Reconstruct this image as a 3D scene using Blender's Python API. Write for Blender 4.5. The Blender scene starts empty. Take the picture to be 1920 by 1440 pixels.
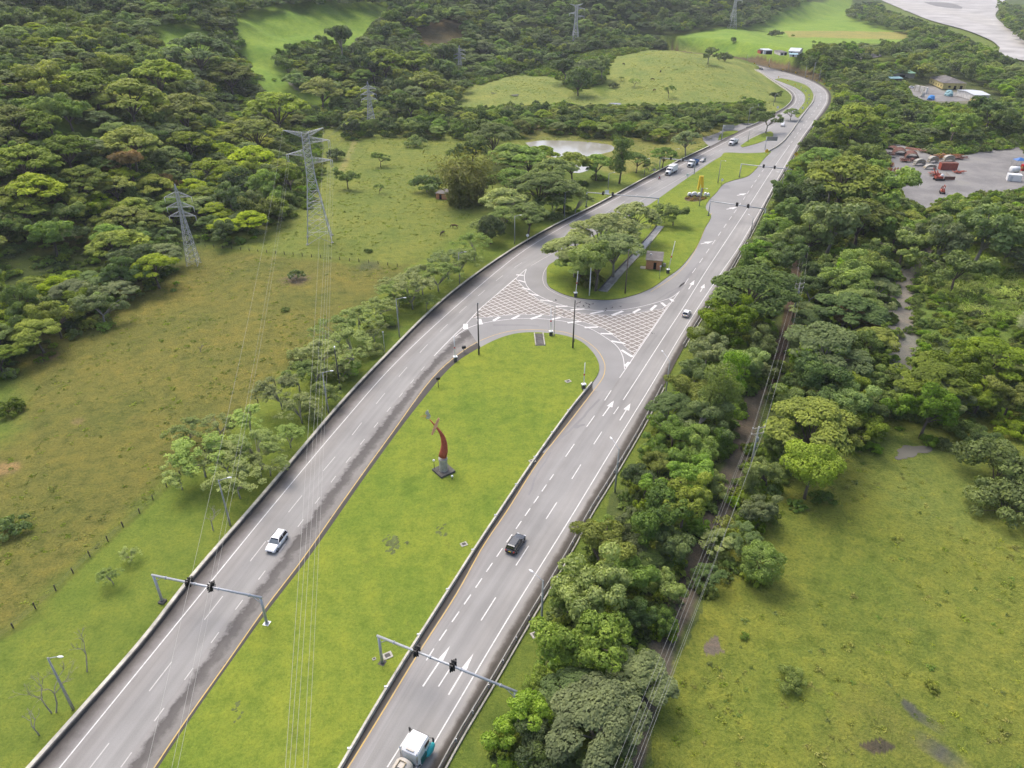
import bpy, bmesh, math, random
import numpy as np
from mathutils import Vector, Matrix
from mathutils.geometry import tessellate_polygon
random.seed(7); rng = np.random.default_rng(11)
SC = bpy.context.scene
COL = SC.collection
R = math.radians
# ---------------------------------------------------------------- camera model
CH = 82.0; FPX = 1345.0; PITCH = math.atan2(800.0, 1345.0)
cp, sp = math.cos(PITCH), math.sin(PITCH)
def ray(px, py):
    dx = (px-960)/FPX; dy = -(py-720)/FPX
    return np.array([dx, cp+dy*sp, -sp+dy*cp])
def G(px, py, z=0.0):
    "pixel of the photograph -> world point at height z"
    d = ray(px, py); t = (CH-z)/-d[2]
    return (float(d[0]*t), float(d[1]*t))
def proj(x, y, z):
    x = np.asarray(x, float); r2 = np.asarray(y, float); r3 = np.asarray(z, float)-CH
    dep = r2*cp - r3*sp; u = r2*sp + r3*cp
    dep = np.maximum(dep, 1e-3)
    return 960+FPX*x/dep, 720-FPX*u/dep, dep
# ---------------------------------------------------------------- polylines
def gl(pts, z=0.0): return [G(a, b, z) for a, b in pts]
def smooth(pts, step=3.0):
    P = np.array(pts, float)
    if len(P) < 3: Q = P
    else:
        E = np.vstack([2*P[0]-P[1], P, 2*P[-1]-P[-2]]); out = []
        for i in range(1, len(E)-2):
            p0, p1, p2, p3 = E[i-1], E[i], E[i+1], E[i+2]
            n = max(2, int(np.linalg.norm(p2-p1)/1.5))
            a = max(np.linalg.norm(p1-p0), 1e-6)**.5; b = max(np.linalg.norm(p2-p1), 1e-6)**.5; c = max(np.linalg.norm(p3-p2), 1e-6)**.5
            m1 = (p1-p0)/a-(p2-p0)/(a+b)+(p2-p1)/b; m2 = (p2-p1)/b-(p3-p1)/(b+c)+(p3-p2)/c
            m1 = m1*b; m2 = m2*b
            for k in range(n):
                t = k/n
                out.append((2*t**3-3*t**2+1)*p1+(t**3-2*t**2+t)*m1+(-2*t**3+3*t**2)*p2+(t**3-t**2)*m2)
        out.append(P[-1]); Q = np.array(out)
    return resample(Q, step)
def arclen(Q):
    return np.concatenate([[0], np.cumsum(np.linalg.norm(np.diff(Q, axis=0), axis=1))])
def resample(Q, step=None, n=None):
    Q = np.asarray(Q, float); s = arclen(Q); L = s[-1]
    if n is None: n = max(2, int(L/step)+1)
    t = np.linspace(0, L, n)
    return np.stack([np.interp(t, s, Q[:, k]) for k in range(Q.shape[1])], 1)
def ext(P, d0=0, d1=0):
    P = np.asarray(P, float)
    if d0:
        v = P[0]-P[min(4, len(P)-1)]; P = np.vstack([P[0]+v/np.linalg.norm(v)*d0, P])
    if d1:
        v = P[-1]-P[-min(4, len(P))]; P = np.vstack([P, P[-1]+v/np.linalg.norm(v)*d1])
    return P
def sub(P, s0, s1, step=2.0):
    s = arclen(P); n = max(2, int(abs(s1-s0)/step)+1); t = np.linspace(s0, s1, n)
    return np.stack([np.interp(t, s, P[:, k]) for k in range(P.shape[1])], 1)
def nearest_s(P, q):
    s = arclen(P); d = np.linalg.norm(P-np.array(q), axis=1); return s[int(d.argmin())]
def pip(X, Y, poly):
    "vectorised point in polygon"
    X = np.asarray(X, float); Y = np.asarray(Y, float); ins = np.zeros(X.shape, bool)
    n = len(poly); j = n-1
    for i in range(n):
        xi, yi = poly[i]; xj, yj = poly[j]
        c = ((yi > Y) != (yj > Y))
        if yi != yj: ins ^= c & (X < (xj-xi)*(Y-yi)/(yj-yi)+xi)
        j = i
    return ins
def segdist(X, Y, P, signed=False):
    X = np.asarray(X, float); Y = np.asarray(Y, float)
    best = np.full(X.shape, 1e9); sg = np.ones(X.shape)
    for i in range(len(P)-1):
        ax, ay = P[i]; bx, by = P[i+1]; vx, vy = bx-ax, by-ay; L = vx*vx+vy*vy+1e-9
        t = np.clip(((X-ax)*vx+(Y-ay)*vy)/L, 0, 1)
        d = np.hypot(X-ax-t*vx, Y-ay-t*vy)
        m = d < best-1e-9
        best = np.where(m, d, best)
        if signed: sg = np.where(m, np.sign(vx*(Y-ay)-vy*(X-ax)), sg)
    return best*sg if signed else best
def sst(a, b, x):
    t = np.clip((x-a)/(b-a), 0, 1); return t*t*(3-2*t)
def wnoise(X, Y, sc, seed=0, octs=3):
    "cheap smooth value noise"
    X = np.asarray(X, float)/sc; Y = np.asarray(Y, float)/sc; tot = 0; amp = 1; nrm = 0
    def h(i, j, s):
        v = np.sin(i*127.1+j*311.7+s*74.7)*43758.5453; return v-np.floor(v)
    for o in range(octs):
        i = np.floor(X); j = np.floor(Y); fx = X-i; fy = Y-j; fx = fx*fx*(3-2*fx); fy = fy*fy*(3-2*fy)
        s = seed+o*17
        v = (h(i, j, s)*(1-fx)+h(i+1, j, s)*fx)*(1-fy)+(h(i, j+1, s)*(1-fx)+h(i+1, j+1, s)*fx)*fy
        tot = tot+amp*v; nrm += amp; amp *= .5; X = X*2.03+5.1; Y = Y*2.03+9.7
    return tot/nrm*2-1
# ---------------------------------------------------------------- road lines, read off the photograph
pxB = [(62,1440),(157,1333),(273,1200),(360,1087),(470,960),(548,868),(640,759),(717,677),(833,563),(948,478),(1033,428),(1123,383),(1207,337),(1280,299),(1331,275),(1363,258),(1387,245),(1418,232),(1450,214),(1470,203),(1482,192),(1485,182),(1478,172),(1463,162),(1445,150),(1428,138),(1413,130)]
pxLW = [(113,1440),(308,1200),(503,960),(640,796),(740,683),(853,577),(972,478),(1043,433),(1153,374),(1285,306),(1360,267),(1400,246),(1440,228),(1473,208),(1490,194),(1492,182),(1485,171),(1468,160),(1448,148),(1432,138),(1417,130)]
pxLC = [(170,1440),(193,1410),(407,1133),(490,1027),(560,938),(632,853),(720,740),(805,643),(843,605),(880,570),(915,540),(950,512),(987,488),(1060,445),(1120,409),(1190,371),(1240,346),(1290,320),(1345,291),(1375,272)]
pxLR = [(227,1440),(290,1353),(358,1260),(408,1190),(450,1133),(510,1055),(563,983),(640,880),(700,804),(768,722),(803,680),(853,628),(872,610),(900,580),(967,523),(987,505),(1050,468),(1120,428),(1193,382),(1265,341),(1335,301),(1360,287),(1393,268),(1430,248),(1462,229),(1490,212),(1503,198),(1506,186),(1500,173),(1483,161),(1458,149),(1436,139),(1420,130)]
pxLY = [(290,1440),(350,1350),(433,1233),(493,1147),(567,1050),(633,955),(737,810),(813,707),(853,670),(893,643),(940,625),(977,619),(1030,620),(1057,623),(1087,633),(1120,657),(1133,680),(1135,693),(1130,710),(1113,733),(1073,785),(1007,870),(950,960),(907,1023),(857,1113),(780,1233),(717,1337),(653,1440)]
pxMed = [(299,1440),(357,1352),(441,1233),(502,1148),(576,1052),(642,958),(677,907),(780,767),(853,683),(893,657),(940,634),(977,625),(1040,627),(1083,638),(1110,660),(1123,683),(1123,700),(1108,722),(1073,765),(1007,857),(938,960),(890,1033),(840,1112),(757,1243),(700,1337),(640,1440)]
pxRT = [(690,1425),(740,1338),(811,1221),(876,1126),(938,1035),(990,960),(1036,893),(1077,833),(1117,777),(1149,728),(1187,672),(1257,570),(1274,547),(1302,507),(1333,462),(1360,423),(1394,374),(1417,339),(1432,318),(1455,290),(1470,272),(1482,252),(1495,232),(1512,212),(1525,192),(1528,178),(1515,163),(1485,151),(1455,143),(1425,133)]
pxRC = [(726,1440),(827,1281),(903,1163),(965,1065),(1022,977),(1067,907),(1108,842),(1145,785),(1167,753),(1240,640),(1280,579),(1323,510),(1358,457),(1397,398),(1452,313),(1480,273),(1507,234),(1530,204),(1539,188),(1537,175),(1518,160),(1488,147),(1455,137),(1420,128)]
pxRW = [(787,1440),(947,1170),(1077,960),(1160,823),(1223,720),(1268,643),(1309,577),(1350,515),(1383,467),(1413,416),(1467,319),(1497,267),(1520,235),(1540,207),(1549,190),(1547,172),(1524,156),(1490,143),(1450,132),(1420,125)]
pxRG = [(832,1440),(853,1400),(927,1277),(977,1190),(1017,1123),(1070,1033),(1110,959),(1140,911),(1207,797),(1240,733),(1280,655),(1330,572),(1370,510),(1407,442),(1443,371),(1465,333),(1483,302),(1510,257),(1530,230),(1550,206),(1558,188),(1554,170),(1528,152),(1492,139),(1450,128),(1420,121)]
E_ = lambda p, d0=70, d1=0: ext(smooth(gl(p)), d0, d1)
LB, LW, LC, LR = E_(pxB), E_(pxLW), E_(pxLC), E_(pxLR)
RT, RC, RW, RG = E_(pxRT), E_(pxRC), E_(pxRW), E_(pxRG)
LY = ext(smooth(gl(pxLY)), 70, 70); MED = ext(smooth(gl(pxMed)), 70, 70)
ROADPOLY = np.vstack([LB, RG[::-1]])
# ---------------------------------------------------------------- terrain
FOOT = [(-2500,-900),(-900,40),(-330,95),(-160,128),(-122,152),(-104,215),(-92,262),(-98,335),(-120,410),(-90,452),(-45,500),(-40,560),(15,655),(95,750),(215,900),(460,1180),(900,1900),(2600,4200)]
TERR = [tuple(p) for p in gl([(1290,98),(1350,104),(1395,113),(1420,119),(1452,125),(1494,135),(1532,146),(1562,162)])]
PADS = [(G(1785,320), 80), (G(1790,178), 75), (G(1690,150), 40), (G(1068,290), 50)]
LB6 = [tuple(p) for p in LB[::8]]; RG6 = [tuple(p) for p in RG[::8]]; RP6 = LB6+RG6[::-1]
def hz(X, Y):
    X = np.asarray(X, float); Y = np.asarray(Y, float)
    d = segdist(X, Y, FOOT, True)
    d = np.maximum(d, 0)
    slope = .30
    h = slope*d*sst(0, 55, d)
    h = h*(1+.30*wnoise(X, Y, 95, 3))
    h = h+sst(20, 90, d)*9*wnoise(X, Y, 55, 9)
    h = np.minimum(h, 260+.0*h)
    # pasture hillock inside the bend
    h2 = 15*np.exp(-.5*(((X-118)/52)**2+((Y-640)/75)**2)) + 6*np.exp(-.5*(((X+8)/38)**2+((Y-545)/36)**2))
    td = segdist(X, Y, TERR, True)
    th = 12*sst(1, 17, td)*(1-sst(235, 330, X))*sst(620, 660, Y+.0*X+ (X-150)*.35)
    th = np.where(X < TERR[0][0]-150, 0, th)
    fl = 1.1*wnoise(X, Y, 60, 21)
    for (qx_, qy_), r_ in PADS: fl = fl*sst(.85*r_, 1.25*r_, np.hypot(X-qx_, Y-qy_))
    h2 = h2+fl*.7+th
    nr_ = (X > -110) & (X < 262) & (Y > -40) & (Y < 720)
    md = np.full(X.shape, 99.0); inr = np.zeros(X.shape, bool)
    if nr_.any():
        xs, ys = X[nr_], Y[nr_]; md[nr_] = np.minimum(segdist(xs, ys, LB6), segdist(xs, ys, RG6)); inr[nr_] = pip(xs, ys, RP6)
    dist = np.where(inr, 0, md)
    return h + np.where(td > 1.0, np.maximum(th, h2), h2)*sst(2, 22, dist) - .06*(1-sst(0, 3, dist)) - .0*fl - .25*np.where(inr & (md > 0.6), 1, 0)
def hz1(x, y): return float(hz(np.array([x]), np.array([y]))[0])
def TP(px, py, dz=0.0):
    "pixel -> world point on the terrain (dz above it)"
    d = ray(px, py); t = np.concatenate([np.linspace(30, 700, 135), np.geomspace(705, 2600, 60)])
    X, Y, Z = d[0]*t, d[1]*t, CH+d[2]*t
    h = hz(X, Y)+dz; below = np.nonzero(Z < h)[0]
    if len(below) == 0: return G(px, py)+(0.0,)
    i = below[0]; a, b = max(i-1, 0), i
    for _ in range(3):
        tt = np.linspace(t[a], t[b], 12); X, Y, Z = d[0]*tt, d[1]*tt, CH+d[2]*tt
        h = hz(X, Y)+dz; k = int(np.nonzero(Z < h)[0][0]) if (Z < h).any() else 11
        k = max(k, 1); t = tt; a, b = k-1, k
    m = (t[a]+t[b])/2
    x, y = float(d[0]*m), float(d[1]*m)
    return (x, y, hz1(x, y))
# ---------------------------------------------------------------- object helpers
USED = set()
def tag(o, label=None, cat=None, group=None, kind=None):
    if label: o['label'] = label
    if cat: o['category'] = cat
    if group: o['group'] = group
    if kind: o['kind'] = kind
    return o
def thing(name, label, cat, loc=(0,0,0), rz=0.0, group=None, sc=None):
    o = bpy.data.objects.new(name, None); COL.objects.link(o); o.empty_display_size = .5
    o.location = loc; o.rotation_euler = (0, 0, rz)
    if sc: o.scale = (sc, sc, sc) if not hasattr(sc, '__len__') else sc
    return tag(o, label, cat, group)
def copy_tree(o, parent=None):
    c = o.copy(); COL.objects.link(c); c.parent = parent
    for ch in list(o.children): copy_tree(ch, c)
    return c
class MB:
    def __init__(s): s.v = []; s.f = []; s.m = []; s.sm = []
    def add(s, vs, fs, mi=0, smooth=False):
        b = len(s.v); s.v += [tuple(map(float, p)) for p in vs]
        for f in fs: s.f.append(tuple(b+i for i in f)); s.m.append(mi); s.sm.append(smooth)
        return s
    def box(s, c, d, rz=0.0, mi=0, taper=1.0, rx=0.0):
        x, y, z = d[0]/2, d[1]/2, d[2]/2; M = Matrix.Rotation(rz, 3, 'Z') @ Matrix.Rotation(rx, 3, 'X')
        vs = []
        for k, (i, j, h) in enumerate([(-1,-1,-1),(1,-1,-1),(1,1,-1),(-1,1,-1),(-1,-1,1),(1,-1,1),(1,1,1),(-1,1,1)]):
            t = taper if h > 0 else 1.0
            p = M @ Vector((i*x*t, j*y*t, h*z)); vs.append((p.x+c[0], p.y+c[1], p.z+c[2]))
        return s.add(vs, [(3,2,1,0),(4,5,6,7),(0,1,5,4),(1,2,6,5),(2,3,7,6),(3,0,4,7)], mi)
    def tube(s, pts, rs, n=6, mi=0, cap=True, smooth=True):
        P = [Vector(p) for p in pts]
        if not hasattr(rs, '__len__'): rs = [rs]*len(P)
        rings = []; up = Vector((0, 0, 1))
        for i, p in enumerate(P):
            t = (P[min(i+1, len(P)-1)]-P[max(i-1, 0)]); t = t.normalized() if t.length > 1e-9 else up
            a = t.cross(up) if abs(t.z) < .95 else t.cross(Vector((1, 0, 0))); a.normalize(); b = t.cross(a)
            rings.append([p+a*math.cos(2*math.pi*k/n)*rs[i]+b*math.sin(2*math.pi*k/n)*rs[i] for k in range(n)])
        vs = [q for r in rings for q in r]; fs = []
        for i in range(len(P)-1):
            for k in range(n):
                fs.append((i*n+k, i*n+(k+1) % n, (i+1)*n+(k+1) % n, (i+1)*n+k))
        if cap: fs += [tuple(range(n))[::-1], tuple((len(P)-1)*n+k for k in range(n))]
        return s.add(vs, fs, mi, smooth)
    def ell(s, c, r, nu=10, nv=6, mi=0):
        vs = [(c[0], c[1], c[2]-r[2])]; fs = []
        for j in range(1, nv):
            a = math.pi*j/nv
            for i in range(nu):
                b = 2*math.pi*i/nu; vs.append((c[0]+r[0]*math.sin(a)*math.cos(b), c[1]+r[1]*math.sin(a)*math.sin(b), c[2]-r[2]*math.cos(a)))
        vs.append((c[0], c[1], c[2]+r[2])); L = len(vs)-1
        for i in range(nu):
            k = (i+1) % nu; fs.append((0, 1+k, 1+i)); fs.append((L, 1+(nv-2)*nu+i, 1+(nv-2)*nu+k))
            for j in range(nv-2): fs.append((1+j*nu+i, 1+j*nu+k, 1+(j+1)*nu+k, 1+(j+1)*nu+i))
        return s.add(vs, fs, mi, True)
    def prism(s, poly, y0, y1, mi=0, axis='y'):
        "extrude a polygon given in (a,b) along an axis"
        n = len(poly)
        def P(a, b, t): return (a, t, b) if axis == 'y' else ((t, a, b) if axis == 'x' else (a, b, t))
        vs = [P(a, b, y0) for a, b in poly]+[P(a, b, y1) for a, b in poly]
        fs = [tuple(range(n)), tuple(range(2*n-1, n-1, -1))]+[(i, i+n, (i+1) % n+n, (i+1) % n) for i in range(n)]
        return s.add(vs, fs, mi)
    def loft(s, secs, mi=0, cap=True, smooth=True):
        n = len(secs[0]); vs = [p for r in secs for p in r]; fs = []
        for i in range(len(secs)-1):
            for k in range(n): fs.append((i*n+k, i*n+(k+1) % n, (i+1)*n+(k+1) % n, (i+1)*n+k))
        if cap: fs += [tuple(range(n))[::-1], tuple((len(secs)-1)*n+k for k in range(n))]
        return s.add(vs, fs, mi, smooth)
    def build(s, name, mats, parent=None, label=None, fix=True, **tg):
        me = bpy.data.meshes.new(name); me.from_pydata(s.v, [], s.f)
        if not isinstance(mats, (list, tuple)): mats = [mats]
        for m in mats: me.materials.append(m)
        me.polygons.foreach_set('material_index', s.m); me.polygons.foreach_set('use_smooth', s.sm)
        if fix:
            bm = bmesh.new(); bm.from_mesh(me); bmesh.ops.recalc_face_normals(bm, faces=bm.faces); bm.to_mesh(me); bm.free()
        o = bpy.data.objects.new(name, me); COL.objects.link(o); o.parent = parent
        if label: o['label'] = label
        if tg: tag(o, **tg)
        return o
def mesh_np(name, V, F, mats, smooth=False, parent=None):
    "fast mesh from numpy; F (n,3) or (n,4)"
    me = bpy.data.meshes.new(name); V = np.asarray(V, np.float32); F = np.asarray(F, np.int32); n, k = F.shape
    me.vertices.add(len(V)); me.vertices.foreach_set('co', V.ravel())
    me.loops.add(n*k); me.loops.foreach_set('vertex_index', F.ravel())
    me.polygons.add(n); me.polygons.foreach_set('loop_start', np.arange(0, n*k, k, dtype=np.int32))
    if smooth: me.polygons.foreach_set('use_smooth', np.ones(n, bool))
    if not isinstance(mats, (list, tuple)): mats = [mats]
    for m in mats: me.materials.append(m)
    me.update(calc_edges=True)
    o = bpy.data.objects.new(name, me); COL.objects.link(o); o.parent = parent
    return o
HAZE = 0.0; EXPO = 0.9
EXPO = 1.22; HAZE = .0001
# ---------------------------------------------------------------- materials
def newmat(name):
    m = bpy.data.materials.new(name); m.use_nodes = True; nt = m.node_tree
    for n in list(nt.nodes): nt.nodes.remove(n)
    out = nt.nodes.new('ShaderNodeOutputMaterial'); b = nt.nodes.new('ShaderNodeBsdfPrincipled')
    nt.links.new(b.outputs[0], out.inputs[0]); b.inputs['Specular IOR Level'].default_value = .25
    return m, nt, b, out
def N(nt, t, **kw):
    n = nt.nodes.new('ShaderNode'+t)
    for k, v in kw.items():
        if k.startswith('i_'): n.inputs[k[2:].replace('_', ' ')].default_value = v
        else: setattr(n, k, v)
    return n
def L(nt, a, b): nt.links.new(a, b)
def noise(nt, vec, scale, detail=4, rough=.6):
    n = N(nt, 'TexNoise'); n.inputs['Scale'].default_value = scale; n.inputs['Detail'].default_value = detail; n.inputs['Roughness'].default_value = rough
    L(nt, vec, n.inputs['Vector']); return n.outputs['Fac']
def ramp(nt, fac, stops, interp='LINEAR'):
    r = N(nt, 'ValToRGB'); r.color_ramp.interpolation = interp
    while len(r.color_ramp.elements) > 1: r.color_ramp.elements.remove(r.color_ramp.elements[-1])
    for i, (p, c) in enumerate(stops):
        e = r.color_ramp.elements[0] if i == 0 else r.color_ramp.elements.new(p)
        e.position = p; e.color = (c[0], c[1], c[2], 1) if hasattr(c, '__len__') else (c, c, c, 1)
    L(nt, fac, r.inputs[0]); return r.outputs[0]
def mix(nt, fac, a, b, mode='MIX'):
    m = N(nt, 'Mix'); m.data_type = 'RGBA'; m.blend_type = mode
    for sck, v in ((m.inputs[0], fac), (m.inputs[6], a), (m.inputs[7], b)):
        if hasattr(v, 'is_linked'): L(nt, v, sck)
        else: sck.default_value = v if not hasattr(v, '__len__') else (v[0], v[1], v[2], 1)
    return m.outputs[2]
def mth(nt, op, a, b=0.0, c=0.0):
    m = N(nt, 'Math'); m.operation = op
    for i, v in enumerate((a, b, c)):
        if hasattr(v, 'is_linked'): L(nt, v, m.inputs[i])
        else: m.inputs[i].default_value = v
    return m.outputs[0]
def bump(nt, b, h, strength=.5, dist=.1):
    n = N(nt, 'Bump'); n.inputs['Strength'].default_value = strength; n.inputs['Distance'].default_value = dist
    L(nt, h, n.inputs['Height']); L(nt, n.outputs[0], b.inputs['Normal'])
def simple(name, c, rough=.6, var=.25, scale=3.0, metal=0.0, spec=.25, c2=None, bmp=0.0, coat=0.0):
    m, nt, b, out = newmat(name); tc = N(nt, 'TexCoord').outputs['Object']
    f = noise(nt, tc, scale, 4, .65)
    c2 = c2 or tuple(max(0, x*(1-var)) for x in c); c1 = tuple(min(1, x*(1+var*.5)) for x in c)
    L(nt, ramp(nt, f, [(.3, c2), (.7, c1)]), b.inputs['Base Color'])
    b.inputs['Roughness'].default_value = rough; b.inputs['Metallic'].default_value = metal; b.inputs['Specular IOR Level'].default_value = spec
    if coat: b.inputs['Coat Weight'].default_value = coat; b.inputs['Coat Roughness'].default_value = .08
    if bmp: bump(nt, b, noise(nt, tc, scale*6, 3), .6, bmp)
    return m
M = {}
M['steel'] = simple('galvanised_steel', (.42,.44,.46), .45, .18, 4, .35)
M['lattice'] = simple('lattice_steel', (.50,.51,.51), .55, .2, 2, .2)
M['concrete'] = simple('cast_concrete', (.40,.385,.33), .85, .35, 1.2, bmp=.02)
M['barrier'] = simple('weathered_barrier', (.50,.48,.40), .85, .4, .8, bmp=.02)
M['darkconc'] = simple('dark_concrete', (.10,.095,.085), .8, .45, .9, bmp=.02)  # darker concrete; along the barrier it also paints the inner side's shading
M['rail'] = simple('dull_weathered_rail', (.30,.295,.27), .6, .4, 1.0, .1)
M['black'] = simple('black_paint', (.012,.013,.014), .4, .2)
M['pole'] = simple('grey_pole', (.33,.34,.31), .7, .25, 2)
M['poledark'] = simple('dark_pole', (.085,.08,.07), .8, .3, 2)
M['white'] = simple('white_paint', (.78,.79,.78), .35, .06, 2)
M['carwhite'] = simple('white_car_paint', (.76,.77,.76), .25, .03, 1, coat=.6)
M['cargrey'] = simple('charcoal_car_paint', (.055,.062,.070), .25, .05, 1, .3, coat=.7)
M['carsilver'] = simple('silver_car_paint', (.30,.31,.32), .3, .05, 1, .4, coat=.6)
M['glass'] = simple('dark_glass', (.012,.014,.016), .06, .1, spec=.9)
M['glasslit'] = simple('glass_painted_reflection', (.13,.15,.16), .08, .1, spec=.9)  # paler copy of the glass, reflection put into its base colour
M['tyre'] = simple('tyre_rubber', (.018,.018,.018), .85, .2)
M['rim'] = simple('wheel_rim', (.35,.36,.37), .35, .1, metal=.7)
M['chrome'] = simple('polished_metal', (.55,.56,.57), .2, .1, metal=.9)
M['teal'] = simple('teal_paint', (.03,.36,.37), .35, .1, coat=.4)
M['tealdk'] = simple('dark_teal_paint', (.02,.13,.12), .45, .2)
M['tank'] = simple('cream_tank_paint', (.47,.44,.38), .4, .2, 1.0)
M['blue'] = simple('blue_paint', (.05,.16,.42), .4, .2, coat=.3)
M['bluetarp'] = simple('blue_tarpaulin', (.06,.27,.62), .5, .2, 1.5, bmp=.05)
M['red'] = simple('red_rust_paint', (.44,.10,.06), .6, .35, 1.6)
M['rust'] = simple('rusty_steel', (.19,.085,.06), .8, .45, .9, bmp=.03)
M['ochre'] = simple('orange_primer', (.42,.19,.06), .7, .4, 1.2)
M['tan'] = simple('dusty_tan_steel', (.36,.30,.20), .8, .35, 1.3)
M['peach'] = simple('peach_panel', (.80,.42,.26), .6, .25, 1.5)
M['silverleaf'] = simple('bare_aluminium', (.55,.53,.53), .45, .3, 2, .3)
M['yellow'] = simple('yellow_paint', (.86,.58,.03), .45, .12, 2)
M['signyellow'] = simple('yellow_sign_face', (.80,.52,.02), .4, .08, 2)
M['redtxt'] = simple('red_sign_paint', (.5,.02,.02), .4, .1)
M['brick'] = None
M['wallyellow'] = simple('yellow_wall', (.60,.50,.20), .85, .25, .5)
M['wallwhite'] = simple('whitewashed_wall', (.60,.58,.54), .85, .3, .6)
M['roofgrey'] = simple('weathered_roof', (.16,.15,.14), .85, .45, .35, bmp=.03)
M['roofgreen'] = simple('green_metal_roof', (.16,.30,.21), .6, .25, .4)
M['roofwhite'] = simple('pale_metal_roof', (.52,.55,.57), .45, .15, .4)
M['roofblue'] = simple('pale_blue_roof', (.25,.42,.44), .5, .2, .5)
M['openshade'] = simple('painted_opening_shade', (.008,.008,.008), .9, .1)  # near-black colour paints the shade inside doorways and windows
M['bark'] = simple('bark', (.15,.125,.095), .9, .4, 3, bmp=.04)
M['barkpale'] = simple('pale_bark', (.30,.28,.23), .9, .3, 3)
M['wood'] = simple('weathered_post', (.10,.085,.065), .9, .35, 5)
M['wire'] = simple('cable', (.40,.40,.37), .5, .1, 2, .2)
M['wiredark'] = simple('dark_cable', (.12,.12,.11), .6, .1, 2)
M['glassins'] = simple('porcelain_insulator', (.62,.62,.60), .3, .1, 2)
M['horse'] = simple('brown_coat', (.10,.055,.03), .8, .35, 2)
M['cow'] = simple('dark_hide', (.06,.045,.035), .8, .4, 2)
M['skin'] = simple('skin', (.32,.19,.13), .6, .1)
M['cloth'] = simple('dark_clothes', (.05,.055,.07), .8, .3, 5)
M['clothw'] = simple('light_clothes', (.5,.5,.48), .8, .2, 5)
M['bird'] = simple('black_feathers', (.018,.017,.016), .7, .2)
M['lens'] = simple('tail_lamp_lens', (.35,.02,.015), .25, .1)
M['lamp'] = simple('lamp_glass', (.72,.74,.74), .2, .05)
M['plate'] = simple('yellow_number_plate', (.75,.52,.03), .5, .1)
# brick
m, nt, b, out = newmat('orange_brickwork'); tc = N(nt, 'TexCoord').outputs['Object']
sx = N(nt, 'SeparateXYZ'); L(nt, tc, sx.inputs[0]); cb = N(nt, 'CombineXYZ')
L(nt, mth(nt, 'ADD', sx.outputs[0], sx.outputs[1]), cb.inputs[0]); L(nt, sx.outputs[2], cb.inputs[1])
br = N(nt, 'TexBrick'); L(nt, cb.outputs[0], br.inputs[0]); br.inputs['Scale'].default_value = 1.0
br.inputs['Brick Width'].default_value = .28; br.inputs['Row Height'].default_value = .1; br.inputs['Mortar Size'].default_value = .012
br.inputs['Color1'].default_value = (.66,.27,.13,1); br.inputs['Color2'].default_value = (.55,.20,.10,1); br.inputs['Mortar'].default_value = (.30,.24,.2,1)
L(nt, mix(nt, .5, br.outputs[0], ramp(nt, noise(nt, tc, 2.5), [(.3, (.50,.22,.12)), (.7, (.75,.36,.20))])), b.inputs['Base Color']); b.inputs['Roughness'].default_value = .9
M['brick'] = m
# road paint (worn)
def paint(name, c, worn=.60):
    m, nt, b, out = newmat(name); geo = N(nt, 'NewGeometry').outputs['Position']
    f = noise(nt, geo, 2.2, 6, .75); f2 = noise(nt, geo, .25, 3)
    base = ramp(nt, f, [(.30, tuple(.45*x+.55*y for x, y in zip(c, (.23,.22,.21)))), (.30+worn*.5, c)])
    L(nt, mix(nt, mth(nt, 'MULTIPLY', f2, .45), base, (.34,.33,.31)), b.inputs['Base Color'])
    b.inputs['Roughness'].default_value = .7; return m
M['lwhite'] = paint('white_road_paint', (.80,.79,.76)); M['lyellow'] = paint('yellow_road_paint', (.62,.40,.05), .55)
M['lworn'] = paint('worn_white_road_paint', (.62,.60,.56), .85)
# asphalt sheets: attribute s (line-to-line coordinate across) and v (metres along)
def asphalt(name, base, stops=None, amp=.35, patch=False):
    m, nt, b, out = newmat(name); geo = N(nt, 'NewGeometry').outputs['Position']
    n1 = noise(nt, geo, .06, 4, .6); n2 = noise(nt, geo, 9.0, 3, .7); n3 = noise(nt, geo, .5, 5, .7)
    uvn = N(nt, 'Attribute'); uvn.attribute_name = 'sv'; sx = N(nt, 'SeparateXYZ'); L(nt, uvn.outputs['Vector'], sx.inputs[0])
    s, v = sx.outputs[0], sx.outputs[1]
    cb = N(nt, 'CombineXYZ'); L(nt, mth(nt, 'MULTIPLY', s, 3.0), cb.inputs[0]); L(nt, mth(nt, 'MULTIPLY', v, .035), cb.inputs[1])
    st = noise(nt, cb.outputs[0], 1.0, 4, .55)
    col = mix(nt, 1.0, base, ramp(nt, n1, [(.3, .86), (.7, 1.12)]), 'MULTIPLY')
    col = mix(nt, 1.0, col, ramp(nt, st, [(.32, .89), (.68, 1.09)]), 'MULTIPLY')
    col = mix(nt, 1.0, col, ramp(nt, n2, [(.3, .90), (.7, 1.08)]), 'MULTIPLY')
    if stops:
        sp_ = mth(nt, 'ADD', s, mth(nt, 'MULTIPLY', mth(nt, 'SUBTRACT', n3, .5), amp))
        k = stops[-1][0]
        msk = ramp(nt, mth(nt, 'DIVIDE', sp_, k), [(p/k, c) for p, c in stops])
        col = mix(nt, 1.0, col, msk, 'MULTIPLY')
    # wet streaks, tar patches
    cb2 = N(nt, 'CombineXYZ'); L(nt, mth(nt, 'MULTIPLY', s, 2.2), cb2.inputs[0]); L(nt, mth(nt, 'MULTIPLY', v, .06), cb2.inputs[1])
    stn = noise(nt, cb2.outputs[0], 1.7, 6, .7)
    col = mix(nt, 1.0, col, ramp(nt, stn, [(.30, .84), (.37, 1.0)]), 'MULTIPLY')
    L(nt, col, b.inputs['Base Color']); b.inputs['Roughness'].default_value = .82
    bump(nt, b, n2, .25, .01); return m
GA = (.262,.257,.240)
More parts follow.
